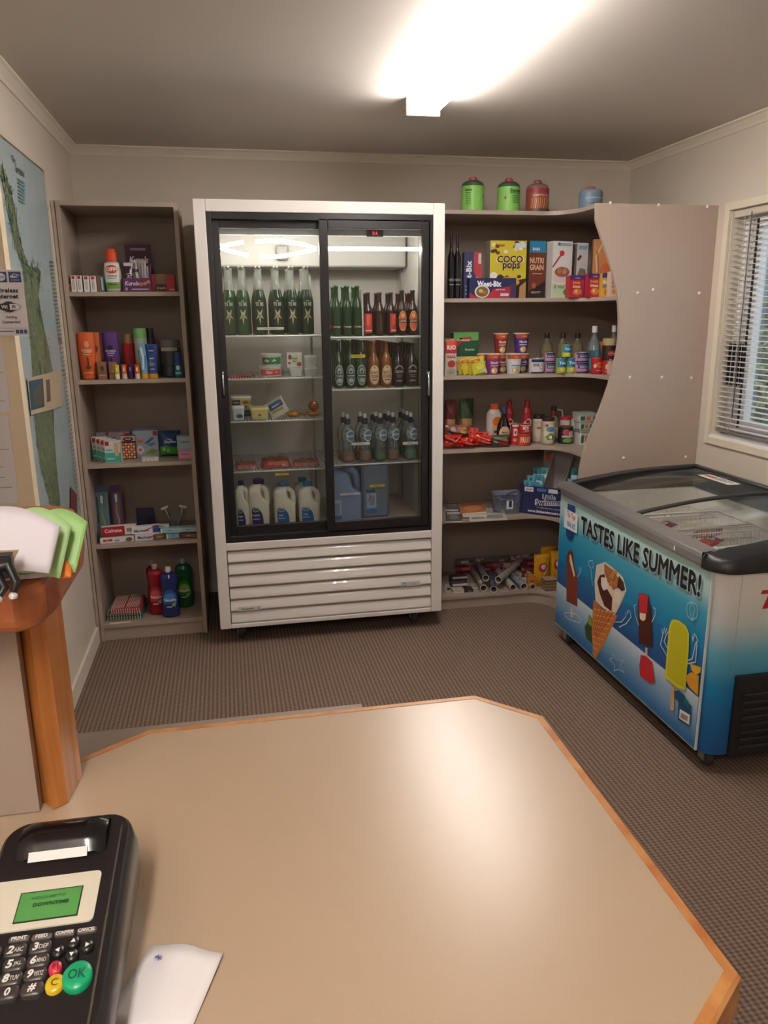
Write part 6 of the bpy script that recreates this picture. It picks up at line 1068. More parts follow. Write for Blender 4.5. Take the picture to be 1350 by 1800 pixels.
tub('bean_tub', 'green and white tub at the bottom of the stack by the end panel', 'tub', 1019, 1042, 756, Z, .20, .09, '#c8c4be', '#7c8a7e', TG, 'green and white tubs', taper=.96)
tub('bean_tub', 'second green and white tub from the bottom of the stack', 'tub', 1019, 1044, 751-10, Z+ht+.001, .20, .09, '#c8c4be', '#8a9488', TG, 'green and white tubs', taper=.96)
_, _, ht2 = slot(1019, 1044, 741, Z+ht+.001, .20)
tub('bean_tub', 'topmost green and white tub of the stack', 'tub', 1018, 1052, 727, Z+ht+ht2+.002, .20, .11, '#ccc8c2', '#8e988c', TG, 'green and white tubs', taper=.96)
# shelf four
Z = TZ[4]+.0008
def mag(lab, pts, dz, th, cl, dec, grp, y=None):
    P = [on(u, v, 2, Z+dz+th) for u, v in pts]; cx = sum(p.x for p in P)/4; cy = sum(p.y for p in P)/4; m = MB()
    q = [(p.x-cx, p.y-cy) for p in P]; m.prism(q, 0, th, C('#cfc8be', .5)); o = Vector((q[0][0], q[0][1], th)); ux = Vector((q[1][0]-q[0][0], q[1][1]-q[0][1], 0)); uz = Vector((q[3][0]-q[0][0], q[3][1]-q[0][1], 0))
    f = Face(lambda a, b, k: tuple(o+ux*a+uz*b+Vector((0, 0, .0004*k))), 1, 1); decal(m, f, [('r', .01, .01, .99, .99, cl)]+dec)
    ob = tag(m.build('magazine'), lab, 'magazine', grp); ob.location = (cx, cy, Z+dz)
news = [('r', .1, .75, .9, .92, '#4a4648'), ('r', .1, .4, .45, .7, '#8a8684'), ('r', .5, .4, .9, .7, '#a8a4a0'), ('r', .1, .1, .9, .35, '#9a9692')]
GM = 'magazines and papers on the fifth shelf'
mag('dark magazine lying nearest the fridge', [(783, 917), (813, 916), (802, 896), (783, 897)], 0, .006, '#4a4848', [('r', .1, .6, .9, .8, '#b8b4b0'), ('e', .5, .35, .3, .2, '#7a7672')], GM)
mag('grey magazine on the dark one at the back', [(783, 896), (806, 896), (796, 883), (783, 884)], .007, .006, '#6a6460', [('r', .1, .5, .9, .8, '#a89a90')], GM)
mag('white newspaper spread at the shelf edge', [(826, 915.5), (892, 912), (868, 893), (822, 896)], 0, .006, '#c0b8b0', [('r', .05, .1, .4, .5, '#7a7674'), ('r', .45, .1, .9, .4, '#8a8684'), ('r', .4, .6, .9, .8, '#5a5658'), ('e', .6, .7, .1, .12, '#a8a4a4')], GM)
mag('paper under the orange covered magazines', [(813, 905), (856, 904), (846, 890), (806, 890)], .0065, .014, '#b8a898', [], GM)
mag('orange covered magazine on top of the stack', [(812, 903), (856, 899), (838, 885), (806, 887)], .021, .008, '#b06a3c', [('e', .5, .5, .35, .3, '#c88a5c'), ('r', .1, .75, .9, .9, '#8a4a2c')], GM)
xc, w, h = slot(871, 920, 868, Z, .27); t = thing('plastic_tub', 'clear plastic tub full of blue sachets beside the navy box', 'tub', (xc, .27+w*.3, Z))
m = MB(); CL = clear('tub_plastic', (.80, .84, .88), 1.2, .05, .05, .22, (.55, .60, .68))
def rr3(w_, d_, z): return [(x, y, z) for x, y in rrect(-w_/2, w_/2, -d_/2, d_/2, .02, 4)]
m.loft([rr3(w*.86, w*.52, .001), rr3(w*.98, w*.6, h*.92), rr3(w*1.04, w*.66, h*.95), rr3(w*1.04, w*.66, h)], CL, cap=False); m.add(rr3(w*.86, w*.52, .001), [tuple(range(20))], CL); m.build('tub_wall', t)
m = MB(); m.box(-.018, .02, -w*.288, -w*.283, h*.25, h*.72, C('#d0d2d8')); m.box(-.004, .012, -w*.292, -w*.288, h*.35, h*.65, C('#2a2c3c')); m.build('label', t)
tx, ty = xc, .27+w*.3
for i in range(7):
    m = MB(); m.grid(lambda s, q: ((s-.5)*.07, (q-.5)*.045, .006*math.sin(math.pi*s)+.003*math.sin(9*q+i)), 6, 5, C(['#3a6ab8', '#2c56a0', '#4a80c8'][i % 3], .3)); m.box(-.02, .02, -.003, .003, .0065, .008, C('#1c2448')); o = m.build('sachet'); s_ = o.modifiers.new('thickness', 'SOLIDIFY'); s_.thickness = .004
    tag(o, 'blue sachet heaped in the clear plastic tub', 'sachet', 'blue sachets in the clear tub'); o.location = (tx+(-.045, .0, .04, -.02, .03, -.035, .01)[i], ty+(-.01, .01, -.01, .015, .012, .0, -.015)[i], Z+h*(.40+.09*i)); o.rotation_euler = (.1*i-.3, .12*(i-3), .5*i)
# navy display box with header card, turned towards the corner
a0_, b0_ = on(912, 890, 2, Z), on(986, 903, 2, Z); 
A_ = Vector((xat(912, .30, Z), .30, 0)); B_ = Vector((xat(1003, .10, Z), .10, 0)); dv = (B_-A_); Lb = dv.length; ang = math.atan2(dv.y, dv.x)
t = thing('display_box', 'navy cardboard display box of swim nappies at the right of the fifth shelf', 'display box', (A_.x, A_.y, Z), ang)
hb_ = zat(852, A_.x, A_.y)-Z; DB = .20; NV = C('#1c2452', .45); CARD = C('#a39c96', .6)
m = MB(); m.box(0, Lb, 0, .004, 0, hb_, NV); m.box(0, .004, .004, DB, 0, hb_*1.0, NV); m.box(Lb-.004, Lb, .004, DB, 0, hb_, NV); m.box(0, Lb, 0, DB, 0, .003, NV)
decal(m, flat((0, 0, 0), (1, 0, 0), (0, 0, 1), Lb, hb_), [('r', .10, .80, .27, .96, '#d8d4d4'), ('t', 'Small', .185, .88, .08, '#3a3a5c', .12), ('r', .34, .84, .52, .95, '#4a6a9c'), ('r', .56, .82, .74, .96, '#c8ccd8'), ('t', 'Little', .58, .68, .17, '#e8e8ee', .3, {'bold': .07}), ('t', 'Little', .58, .68, .15, '#2a3468', .28, {'bold': .02}), ('t', 'Swimmers', .62, .50, .24, '#e8e8ee', .62, {'bold': .08, 'rise': .1}), ('t', 'Swimmers', .62, .50, .20, '#1c2452', .58, {'bold': .02, 'rise': .1}), ('t', 'for helpful information and product', .60, .27, .06, '#b8bcd0', .62), ('t', 'www.littleswimmers.com', .54, .13, .10, '#e0e2ec', .84, {'bold': .03})]); m.build('tray', t)
zt_ = zat(793, A_.x+.2, .3)-Z
m = MB(); m.prism_x([(DB-.004, 0), (DB, 0), (DB+.0, zt_), (DB-.004, zt_)], Lb*.20, Lb*.98, CARD); decal(m, flat((Lb*.20, DB-.0045, 0), (1, 0, 0), (0, 0, 1), Lb*.78, zt_), [('e', .12, .88, .07, .07, '#b8542c'), ('l', [(.05, .80), (.19, .95)], .02, '#b8542c'), ('l', [(.04, .93), (.2, .82)], .02, '#b8542c')]); m.prism_x([(.02, hb_), (DB-.01, zt_*.93), (DB-.01, 0), (.02, 0)], Lb*.42, Lb*.425, CARD); m.prism_x([(.01, hb_), (DB-.01, zt_*.93), (DB-.01, 0), (.01, 0)], Lb*.80, Lb*.805, CARD); m.build('header_card', t)
R_ = Matrix.Rotation(ang, 4, 'Z')
for i, (lx, ly, hz) in enumerate(((.05, .02, 1.12), (.20, .02, 1.10), (.06, .06, 1.25), (.21, .07, 1.28), (.10, .11, 1.48), (.24, .12, 1.5), (.85, .04, 1.3), (.85, .09, 1.62))):
    p = R_ @ Vector((lx*Lb+.02, ly, 0))+A_
    pouch('nappy_packet', 'teal wrapped packet standing in the left of the navy display box' if lx < .5 else 'teal wrapped packet standing in the right of the navy display box', 'packet', 0, 0, 0, Z+.004, 0, .02, ['#4a98a8', '#3a8a9c', '#6ab0b8'][i % 3], [('r', .1, .75, .9, .85, '#c8dce0'), ('e', .5, .9, .2, .05, '#2a6a8c'), ('r', .2, .6, .5, .7, '#2a7a90')], seed=i, w=.048 if lx < .5 else .04, h=hb_*hz, xc=0, group='swim nappy packets in the display box', crum=.2)
    o = bpy.context.scene.collection.objects[-1]; o.location = (p.x, p.y, Z+.004); o.rotation_euler = (0, 0, ang)
# shelf five: wrapping rolls, rolled newspapers, yellow bags
Z = TZ[5]+.0008
def roll(nm, lab, a, b_, r, cl, dec, grp, dz=0, inner='#8f8880', end='#c8c0b8', stripes=None, hang=0):
    """rolled paper between two floor pixels; a, b_ = centre pixels of the ends at height z+r"""
    pa, pb = on(a[0], a[1], 2, Z+dz+r), on(b_[0], b_[1], 2, Z+dz+r+hang); pa.y, pb.y = min(pa.y, .60), min(pb.y, .60); d = pb-pa; L = d.length
    m = MB(); n = 20; t = thing(nm, lab, 'paper roll', tuple(pa), 0, grp); q = d.to_track_quat('Z', 'Y'); t.rotation_mode = 'QUATERNION'; t.rotation_quaternion = q
    m.lathe([(r*.80, .001), (r, 0), (r, L), (r*.80, L-.001)], [C(end), _m(cl), C(end)], n=n, cap=False); m.lathe([(r*.80, L), (r*.80, 0)], C(inner, .7), n=n, cap=False)
    m.lathe([(r*.8, L*.6), (0.0001, L*.6)], C('#1c1614', .8), n=n, cap=False)
    rnd = random.Random(int(a[0])); 
    if dec:
        for k in range(dec[1]):
            s0 = rnd.uniform(.03, .9)*L; ln = rnd.uniform(.03, .10)*L; th = rnd.uniform(0, 6.28); w_ = rnd.uniform(.4, 1.1)
            m.add([((r+.0006)*math.cos(th+w_*j/4), (r+.0006)*math.sin(th+w_*j/4), s0+e_*ln) for e_ in (0, 1) for j in range(5)], [(j, j+1, 6+j, 5+j) for j in range(4)], _m(rnd.choice(dec[0])))
    m.build('paper', t); return t
GW = 'long gift wrap rolls at the back of the bottom shelf'; GN = 'rolled newspapers and wraps on the bottom shelf'
roll('gift_wrap_roll', 'long grey patterned gift wrap roll at the back', (796, 986), (937, 978), .02, '#6e6460', (['#a89a90', '#4a4240', '#c0b4a8'], 60), GW, dz=.045)
roll('gift_wrap_roll', 'long red floral gift wrap roll in front of the grey one', (796, 997), (938, 989), .024, '#8e2c3a', (['#c86a74', '#b84a58', '#6a2430', '#d8a8a8'], 70), GW, dz=.0)
rolls = [((850, 1034), (832, 1003), .0205, '#8e8478', 'rolled newspaper at the left front of the pile', 0), ((854, 1016), (842, 993), .0195, '#77706c', 'rolled grey newspaper behind the left one', .045), ((868, 1036), (862, 1007), .020, '#57506a', 'rolled purple and white paper beside the left newspaper', 0), ((876, 1019), (914, 987), .0200, '#a8a098', 'rolled newspaper with red print lying across the top of the pile', .042),
 ((902, 1033), (876, 1004), .0200, '#b0aaa2', 'rolled white paper in the middle of the pile', 0), ((921, 1031), (896, 1008), .0210, '#8a98a4', 'rolled grey-blue paper right of the middle', 0), ((937, 1032), (908, 1008), .0190, '#a09488', 'rolled paper with orange print at the right end', 0), ((880, 1000), (870, 990), .019, '#9a948c', 'short rolled newspaper end at the back of the pile', 0)]
for a, b_, r, cl, lb, dz in rolls:
    roll('rolled_newspaper', lb, a, b_, r, cl, (['#4a4644', '#c8c0b8', '#8e2c30' if 'red' in lb else '#5a6a84', '#b8743c' if 'orange' in lb else '#6e6862'], 16), GN, dz=dz, end='#cfc8c0')
def flatbox(nm, lab, a, c, vt, vb_, th, cl, dec=(), grp=None, d=.05, dz=0, rz=0):
    y = on((a+c)/2, vb_, 2, Z+dz).y; carton(nm, lab, 'box', a, c, vt, Z+dz, y, d, cl, dec, rz, grp)
flatbox('match_box', 'white edged dark box, rear of the flat boxes at the left', 793, 821, 1014, 1026, .02, '#3c2c28', [('r', .1, .75, 1, 1, '#c8c0b8')], 'flat boxes on the bottom shelf', dz=0)
flatbox('match_box', 'white edged dark box, middle of the flat boxes at the left', 794, 821, 1026, 1034, .02, '#4a3a34', [('r', .05, .5, 1, 1, '#d0c8c0')], 'flat boxes on the bottom shelf')
flatbox('match_box', 'small cream box, frontmost of the flat boxes at the left', 797, 816, 1037, 1043, .02, '#b8b0a4', [('r', .1, .1, .9, .4, '#d0c8bc')], 'flat boxes on the bottom shelf')
flatbox('match_box', 'small dark box beside the frontmost cream box', 816, 832, 1036, 1041, .02, '#2c2a24', [('r', .4, .2, .8, .6, '#6a6a5c')], 'flat boxes on the bottom shelf')
mag('folded leaflet lying at the far left of the bottom shelf', [(783, 1040), (793, 1038), (786, 1027), (782, 1027)], 0, .005, '#b8b4ac', [('r', .3, .1, .9, .4, '#3a3a44')], 'leaflets on the bottom shelf')
mag('grey folded leaflet between the flat boxes and the rolled newspapers', [(826, 1033), (843, 1032), (832, 1015), (821, 1016)], 0, .006, '#8e887c', [('r', .1, .1, .9, .4, '#a8a294')], 'leaflets on the bottom shelf')
YB_ = [('r', 0, .9, 1, 1, '#b8841c'), ('e', .5, .62, .28, .14, '#8a2c34'), ('e', .52, .64, .16, .08, '#d8a8a8'), ('p', [(.5, .45), (.8, .6), (.55, .35)], '#e8dcb8')]
for i, (a, c, vt, y) in enumerate(((939.5, 968, 976, .25), (968, 988, 970, .27), (951, 980, 962, .33))):
    pouch('pet_food_pouch', ['tall yellow foil pouch, front left', 'tall yellow foil pouch, front right beside the freezer', 'tall yellow foil pouch at the back'][i], 'pouch', a, c, vt, Z+.001, y, .05, '#c08a1a', YB_, seed=30+i, shine=.2, group='yellow foil pouches on the bottom shelf', crum=.08)
for i in range(4):
    xc, w, h = slot(958, 979, 1020, Z, .185); t = thing('pet_food_tray', ['bottom', 'second', 'third', 'topmost'][i]+' of the stacked foil trays in front of the yellow pouches', 'foil tray', (xc, .185+.03, Z+.0165*i), 0, 'stacked foil food trays')
    m = MB(); m.tbox(w*.9, .06, w, .065, 0, .014, C('#8a6a48', .3, .3)); m.build('tray', t); m = MB(); m.tbox(w*1.04, .068, w*1.04, .068, .014, .0155, C('#c0a890', .3, .4)); m.build('lid', t)
pouch('snack_bag', 'dark red patterned bag lying behind the orange printed roll', 'bag', 918, 940, 1000, Z, .33, .04, '#5a2c24', [('e', .5, .6, .3, .2, '#a88a6c'), ('r', .1, .2, .6, .4, '#8a4a2c')], seed=41, crum=.3)
carton('snack_box', 'small orange box standing in front of the yellow pouches', 'box', 928, 941, 1012, Z, .235, .03, '#b8742c', [('t', 'CAT', .5, .6, .2, '#6a2c1c', .7, {'bold': .05}), ('r', .1, .1, .9, .35, '#8a2c28')])

# ================================================================== FREEZER CONTENTS
random.seed(12)
fcols = ['#7a3048', '#a83848', '#5a2c6a', '#8a4a3c', '#b0502c', '#3c3a70', '#6a2438', '#9a5068', '#4a5a90']
for i in range(30):
    k = i % 2; bx_ = random.uniform(1.78, 2.12); by_ = (-.71 if k else -.975)+random.uniform(-.03, .03); bz_ = .44+.009*i-abs(bx_-1.95)*.1
    pouch('ice_cream_packet', 'wrapped ice cream heaped in the basket '+('under the lid join' if k else 'next to the empty one'), 'ice cream', 0, 0, 0, bz_, 0, .028, fcols[i % 9], [('r', .1, .3, .9, .6, random.choice(['#d8b0a8', '#c8c0d0', '#c05a3c', '#b04a6a'])), ('e', .5, .7, .25, .12, random.choice(['#e0c8a0', '#8ab0d0', '#d8a0a8']))], seed=i, w=random.uniform(.06, .08), h=random.uniform(.12, .16), xc=0, group='wrapped ice creams in the freezer baskets', crum=.2)
    o = bpy.context.scene.collection.objects[-1]; o.rotation_euler = (random.uniform(-1.5, -1.25), random.uniform(-.2, .2), random.uniform(0, 6.28)); o.location = Vector((bx_, by_, bz_))-o.rotation_euler.to_matrix() @ Vector((0, 0, .07))
t = thing('wire_basket', 'tall white wire basket standing at the far back corner of the freezer', 'basket', (2.13, -.47, .306)); m = MB(); wm = C('#e6e2da', .4)
for z in (0, .12, .24, .36): m.tube([(-.10, -.11, z), (.10, -.11, z), (.10, .11, z), (-.10, .11, z)], .003, wm, 6, True)
for i in range(9):
    q = -.10+.025*i; m.bar((q, -.11, 0), (q, -.11, .36), .0016, wm, 4); m.bar((q, .11, 0), (q, .11, .36), .0016, wm, 4); m.bar((-.10, q, 0), (-.10, q, .36), .0016, wm, 4)
m.build('basket_wires', t)

# ================================================================== LEFT WALL
def wpoly(pts, x): return [(on(u, v, 0, x).y, on(u, v, 0, x).z) for u, v in pts]
WX = XL+.0005
def wallface(y0, z0, w, h, x=WX): return flat((x, y0+w, z0), (0, -1, 0), (0, 0, 1), w, h) if False else flat((x, y0, z0), (0, 1, 0), (0, 0, 1), w, h)
MY0, MY1, MZ0, MZ1 = -.62, .12, .60, 2.17
SEAM = C('#a0afb2', .35, noise=.16, nscale=22)
m = MB(); m.box(XL, XL+.003, MY0, MY1, MZ0, MZ1, SEAM); Fm = flat((XL+.003, MY0, MZ0), (0, 1, 0), (0, 0, 1), MY1-MY0, MZ1-MZ0)
random.seed(3)
def mp(u, v):
    p = on(u, v, 0, XL+.003); return ((p.y-MY0)/Fm.w, (p.z-MZ0)/Fm.h)
land = catmull([(mp(*q)) for q in [(5, 300), (18, 330), (28, 380), (38, 430), (50, 470), (62, 470), (72, 478), (68, 520), (78, 580), (92, 650), (95, 760), (103, 860), (108, 915)]], 4)
land2 = catmull([(mp(*q)) for q in [(96, 915), (78, 850), (62, 760), (56, 650), (52, 590), (44, 520), (40, 470), (28, 440), (16, 390), (6, 330), (0, 300)]], 4)
LND = C('#68735a', .45, noise=.7, nscale=40)
strip = []
for j in range(24):
    f0 = j/24; 
    A1, A2 = land[int(f0*(len(land)-1))], land[min(len(land)-1, int((j+1)/24*(len(land)-1)))]; B1, B2 = land2[len(land2)-1-int(f0*(len(land2)-1))], land2[len(land2)-1-min(len(land2)-1, int((j+1)/24*(len(land2)-1)))]
    strip.append(('p', [B2, A2, A1, B1], LND))
dec = strip
for i in range(260):
    j = random.random(); a_, b_ = land[int(j*(len(land)-1))], land2[len(land2)-1-int(j*(len(land2)-1))]; s_ = random.random(); x_, y_ = a_[0]+(b_[0]-a_[0])*s_, a_[1]+(b_[1]-a_[1])*s_; dec.append(('l', [(x_, y_), (x_+random.uniform(-.03, .03), y_+random.uniform(-.02, .02)), (x_+random.uniform(-.05, .05), y_+random.uniform(-.03, .03))], .0025, random.choice(['#4a6a4c', '#a8a078', '#5a7a58', '#3c564c', '#8c9878'])))
for i in range(110):
    j = random.random(); a_ = random.choice([land, land2]); q = a_[int(j*(len(a_)-1))]; dec.append(('e', q[0]+random.uniform(-.04, .04), q[1]+random.uniform(-.015, .015), .006, .002, '#2c4c58'))
dec += [('t', 'The', *mp(22, 280), .014, '#2a3438', .2, {'shear': .3}), ('t', 'Coromandel', *mp(33, 300), .018, '#22303a', .18, {'shear': .2})]+[('r', mp(36, 320+3*i)[0]-.07, mp(36, 320+6*i)[1], mp(36, 320+6*i)[0]+.07, mp(36, 320+6*i)[1]+.004, '#6a8690') for i in range(7)]
dec += [('r', .90, .1+.012*i, .98, .104+.012*i, '#9a8676') for i in range(40)]+[('r', .88, .55+.010*i, .97, .554+.010*i, '#7a7a70') for i in range(22)]
dec += [('p', [mp(45, 665), mp(105, 650), mp(107, 715), mp(52, 730)], '#b8a68c'), ('p', [mp(47, 670), mp(73, 665), mp(76, 715), mp(52, 722)], '#3a5468'), ('p', [mp(55, 690), mp(72, 672), mp(74, 712), mp(60, 715)], '#5a5248'), ('p', [mp(78, 668), mp(85, 667), mp(87, 705), mp(80, 708)], '#6a5a4a')]
dec += [('p', [mp(122, 855), mp(133, 870), mp(134, 912), mp(122, 912)], '#7a3a38'), ('l', [(0.995, 0), (.995, 1)], .004, '#c0a070'), ('l', [(0, .996), (1, .996)], .003, '#c0a070')]
decal(m, Fm, dec); tag(m.build('wall_map'), 'tall pale blue and green regional map poster on the left wall', 'map')
def sheet(nm, lab, cat, pts, cl, decf, x=XL+.008, th=.0015):
    P = wpoly(pts, x); y0, y1, z0, z1 = min(p[0] for p in P), max(p[0] for p in P), min(p[1] for p in P), max(p[1] for p in P)
    m = MB(); m.box(x-th, x, y0, y1, z0, z1, C(cl, .4)); decal(m, flat((x, y0, z0), (0, 1, 0), (0, 0, 1), y1-y0, z1-z0), decf); return tag(m.build(nm), lab, cat)
NP = NIBY-.0005
def nsheet(nm, lab, cat, pts, cl, decf, th=.0012, y=NP, grp=None):
    P = [on(u, v, 1, y) for u, v in pts]; x0, x1 = P[0].x, P[1].x; z0, z1 = (P[0].z+P[1].z)/2, (P[2].z+P[3].z)/2; w, h = x1-x0, z1-z0
    m = MB(); m.box(-w/2, w/2, -th, 0, 0, h, C(cl, .4)); decal(m, front(w, h, -th), decf); o = tag(m.build(nm), lab, cat, grp); o.location = ((x0+x1)/2, y, z0); return o
NV2 = '#3a4a7a'
nsheet('wifi_sign', 'white wireless internet sign with blue squares on the left wall return', 'sign', [(-28, 590), (52, 590), (47, 474), (-36, 474)], '#d8d4da', [('r', .04, .81, .31, .97, NV2), ('r', .36, .81, .66, .97, NV2), ('r', .70, .81, .97, .97, NV2), ('e', .53, .89, .10, .06, '#c8d0dc'), ('l', [(.46, .89), (.6, .89)], .012, NV2), ('t', 'iaac', .82, .90, .045, '#d8dce8', .20, {'shear': .3}), ('l', [(.73, .89), (.83, .94), (.94, .91)], .008, '#d8dce8'), ('r', .75, .84, .92, .85, '#a8b0c8'),
 ('t', 'Wireless', .60, .69, .07, '#22222c', .72, {'bold': .035}), ('t', 'Internet', .62, .60, .07, '#22222c', .70, {'bold': .035}), ('e', .63, .44, .25, .065, '#2c2c34'), ('e', .63, .44, .15, .085, '#2c2c34'), ('e', .76, .44, .11, .045, '#dcd8de'), ('r', .65, .395, .78, .485, '#dcd8de'), ('t', 'Wi', .53, .44, .055, '#dcd8de', .2, {'bold': .03}), ('t', 'Fi', .74, .44, .05, '#22222c', .14, {'bold': .04}),
 ('t', 'Getting', .66, .28, .05, '#2a2a34', .4, {'bold': .02}), ('t', 'Connected', .64, .21, .045, '#2a2a34', .52, {'bold': .02}), ('r', 0, .115, 1, .12, '#8a8a9a'), ('r', .35, .06, .68, .075, '#7a7a8a')]+[('r', .72+.09*i, .03, .79+.09*i, .09, NV2) for i in range(3)], y=NP-.001)
txl = [('r', .3, .30, .8, .31, '#8a8a90'), ('r', .3, .18, .9, .19, '#8a8a90'), ('r', .3, .42, .8, .43, '#9a9aa0'), ('r', .5, .62, .95, .63, '#9a9aa0')]
nsheet('notice_paper', 'plain white notice sheet just above the reception shelf papers', 'paper', [(-60, 886), (34, 885), (28, 732), (-70, 733)], '#cfc9cc', txl, grp='notices on the wall return')
nsheet('notice_paper', 'plain white notice sheet below the wireless internet sign', 'paper', [(-70, 727), (20, 726), (9, 612), (-80, 612)], '#d0cacc', txl, grp='notices on the wall return')

# ================================================================== THINGS ON THE RECEPTION SHELF
ST = SB+.052+.0012
PPY = on(60, 1024, 2, ST).y
def curl(nm, lab, cat, cor, depth, cl, th=.0012, bow=.012, grp=None, top=None):
    """upright curling sheets: corners given as pixels (bl, br, tr, tl) at the depth y of each"""
    P = [on(u, v, 1, y+2.72+PPY) for (u, v), y in zip(cor, depth)]; c0 = P[0].copy(); m = MB(); mt = _m(cl)
    def fn(s, t, off=0):
        a = P[0].lerp(P[1], s); b_ = P[3].lerp(P[2], s); p = a.lerp(b_, t); p = p+Vector((0, bow*math.sin(math.pi*s)*(.4+.6*t)+off, .010*math.sin(math.pi*s)*t)); return tuple(p-c0)
    m.grid(lambda s, t: fn(s, t), 14, 6, mt); ob = m.build(nm); so = ob.modifiers.new('thickness', 'SOLIDIFY'); so.thickness = th; so.offset = 1
    ob.location = c0; return tag(ob, lab, cat, grp)
GP = 'sheets of paper held upright on the reception shelf'
curl('paper_stack', 'thick white sheaf of paper standing at the front of the reception shelf', 'paper', [(-60, 1000), (88, 1009), (107, 926), (-60, 906)], (-2.72, -2.72, -2.70, -2.70), '#d9d3dc', .004, .01, GP)
curl('paper_stack', 'pale green sheet directly behind the white sheaf', 'paper', [(20, 1006), (106, 1017), (126, 925), (20, 905)], (-2.71, -2.708, -2.688, -2.69), '#a9cf90', .0015, .008, GP)
curl('paper_stack', 'bright green sheet furthest back in the sheaf', 'paper', [(60, 1000), (133, 1007), (154, 918), (60, 912)], (-2.70, -2.695, -2.672, -2.675), '#9cc97c', .0012, .006, GP)
curl('card_tab', 'small orange card corner showing below the green sheets', 'card', [(105, 1018), (125, 1015), (126, 1002), (105, 1002)], (-2.70, -2.70, -2.695, -2.695), '#e07a2c', .001, .0)
bkx, bky = on(30, 1022, 2, ST).x, -2.70
for i in range(5):
    p = on(60, 1024, 2, ST); m = MB(); m.box(-.16, -.004*i, 0, .09, 0, .0046, C(['#a8a0a4', '#8f868c', '#b4acb0', '#867c82', '#a09aa0'][i], .6)); o = m.build('booklet'); o.location = (on(92, 1022, 2, ST).x, p.y+.014, ST+.005*i); o.rotation_euler = (0, 0, .08-.02*i)
    tag(o, ['bottom', 'second from the bottom', 'middle', 'second from the top', 'topmost'][i]+' grey booklet of the pile under the papers', 'booklet', 'booklets piled on the reception shelf')
# black metal stand with kraft tag
p = on(-4, 1050, 2, ST); t = thing('spring_clip', 'large black spring clip with white tips at the left edge', 'clip', (p.x, p.y, ST)); t.scale = (.75, .75, .75)
m = MB(); m.tube([(-.05, .02, .03), (-.02, .01, .038), (.0, .0, .03), (.010, -.004, .012), (.004, -.012, .004)], [.006, .007, .006, .005, .004], C('#1b1a1c', .4), 10); m.tube([(-.05, .0, .04), (-.015, .01, .03), (.014, .008, .034), (.022, .0, .016), (.018, -.004, .006)], [.007, .008, .007, .005, .004], C('#1b1a1c', .4), 10); m.tube([(-.05, -.02, .02), (-.03, -.02, .012), (-.016, -.024, .004)], [.006, .006, .004], C('#1b1a1c', .4), 10); m.box(-.05, .018, .004, .016, .02, .048, C('#1b1a1c', .5)); m.build('clip_body', t, .001)
for q in ((.004, -.014, .0), (.018, -.006, .0), (-.016, -.026, .0)):
    m = MB(); m.M = Matrix.Translation(q); m.lathe([(.0045, 0), (.005, .003), (.003, .006)], C('#d8d4d0', .4), n=10); m.build('foot_tip', t)
m = MB(); c1, c2, c3, c4 = [on(u, v, 1, PPY-.012) for u, v in ((-14, 1003), (15, 1003), (32, 968), (-14, 970))]
m.add([tuple(q) for q in (c1, c2, c3, c4)]+[tuple(q+Vector((0, .003, 0))) for q in (c1, c2, c3, c4)], [(0, 1, 2, 3), (7, 6, 5, 4), (0, 4, 5, 1), (1, 5, 6, 2), (2, 6, 7, 3), (3, 7, 4, 0)], C('#a88f74', .7, noise=.2, nscale=200)); tag(m.build('kraft_tag'), 'folded kraft brown card tag in front of the white papers', 'tag')

# ================================================================== PAYMENT TERMINAL
TX, TY = -.0575, -3.038; TW, TL, TH0, TH1 = .113, .210, .045, .078
te = thing('payment_terminal', 'black card payment terminal with a green screen on the counter', 'payment terminal', (TX, TY, CZ+.0012), -.02); TB = C('#1f1c1d', .28); TB2 = C('#2b2726', .45)
def trr(w, l, r, z0, z1, dy=0):
    """outline whose height runs from z0 at the near end to z1 at the far end"""
    return [(x, y+dy, z0+(z1-z0)*(y+l/2)/l) for x, y in rrect(-w/2, w/2, -l/2, l/2, r, 5)]
m = MB(); m.loft([trr(TW*.86, TL*.9, .016, 0, 0), trr(TW*.93, TL*.95, .018, .012, .012), trr(TW, TL, .022, .022, .03), trr(TW, TL, .022, .034, .060), trr(TW*.93, TL*.975, .02, TH0-.003, TH1-.002), trr(TW*.88, TL*.96, .018, TH0, TH1)], TB); m.build('case', te)
sl_ = (TH1-TH0)/(TL*.96)
def top(x0, x1, y0, y1, dz0, dz1, mt, mb, r=None):
    P = [(x0, y0), (x1, y0), (x1, y1), (x0, y1)] if not r else rrect(x0, x1, y0, y1, r, 5)
    zf = lambda y: TH0+(y+TL*.48)*sl_
    n = len(P); mb.add([(x, y, zf(y)+dz0) for x, y in P]+[(x, y, zf(y)+dz1) for x, y in P], [tuple(range(n))[::-1], tuple(range(n, 2*n))]+[(i, (i+1) % n, n+(i+1) % n, n+i) for i in range(n)], mt)
zf = lambda y: TH0+(y+TL*.48)*sl_
def loc(u, v, it=6):
    z = 1.12
    for _ in range(it):
        p = on(u, v, 2, z); z = CZ+zf(p.y-TY)+.001
    c_, s_ = math.cos(.02), math.sin(.02); dx, dy = p.x-TX, p.y-TY; return (dx*c_-dy*s_, dx*s_+dy*c_)
def TF(k0=0): return Face(lambda a, b, k: (a-TW/2, b-TL/2, zf(b-TL/2)+k0+.0003*k), TW, TL)
m = MB(); bx0, bx1, by1_, by0_ = -TW*.44, loc(180, 1531)[0], loc(182, 1531)[1], loc(164, 1620)[1]
top(bx0, bx1, by0_, by1_, 0, .0012, C('#dcd6c4', .35), m, .004); m.build('screen_bezel', te)
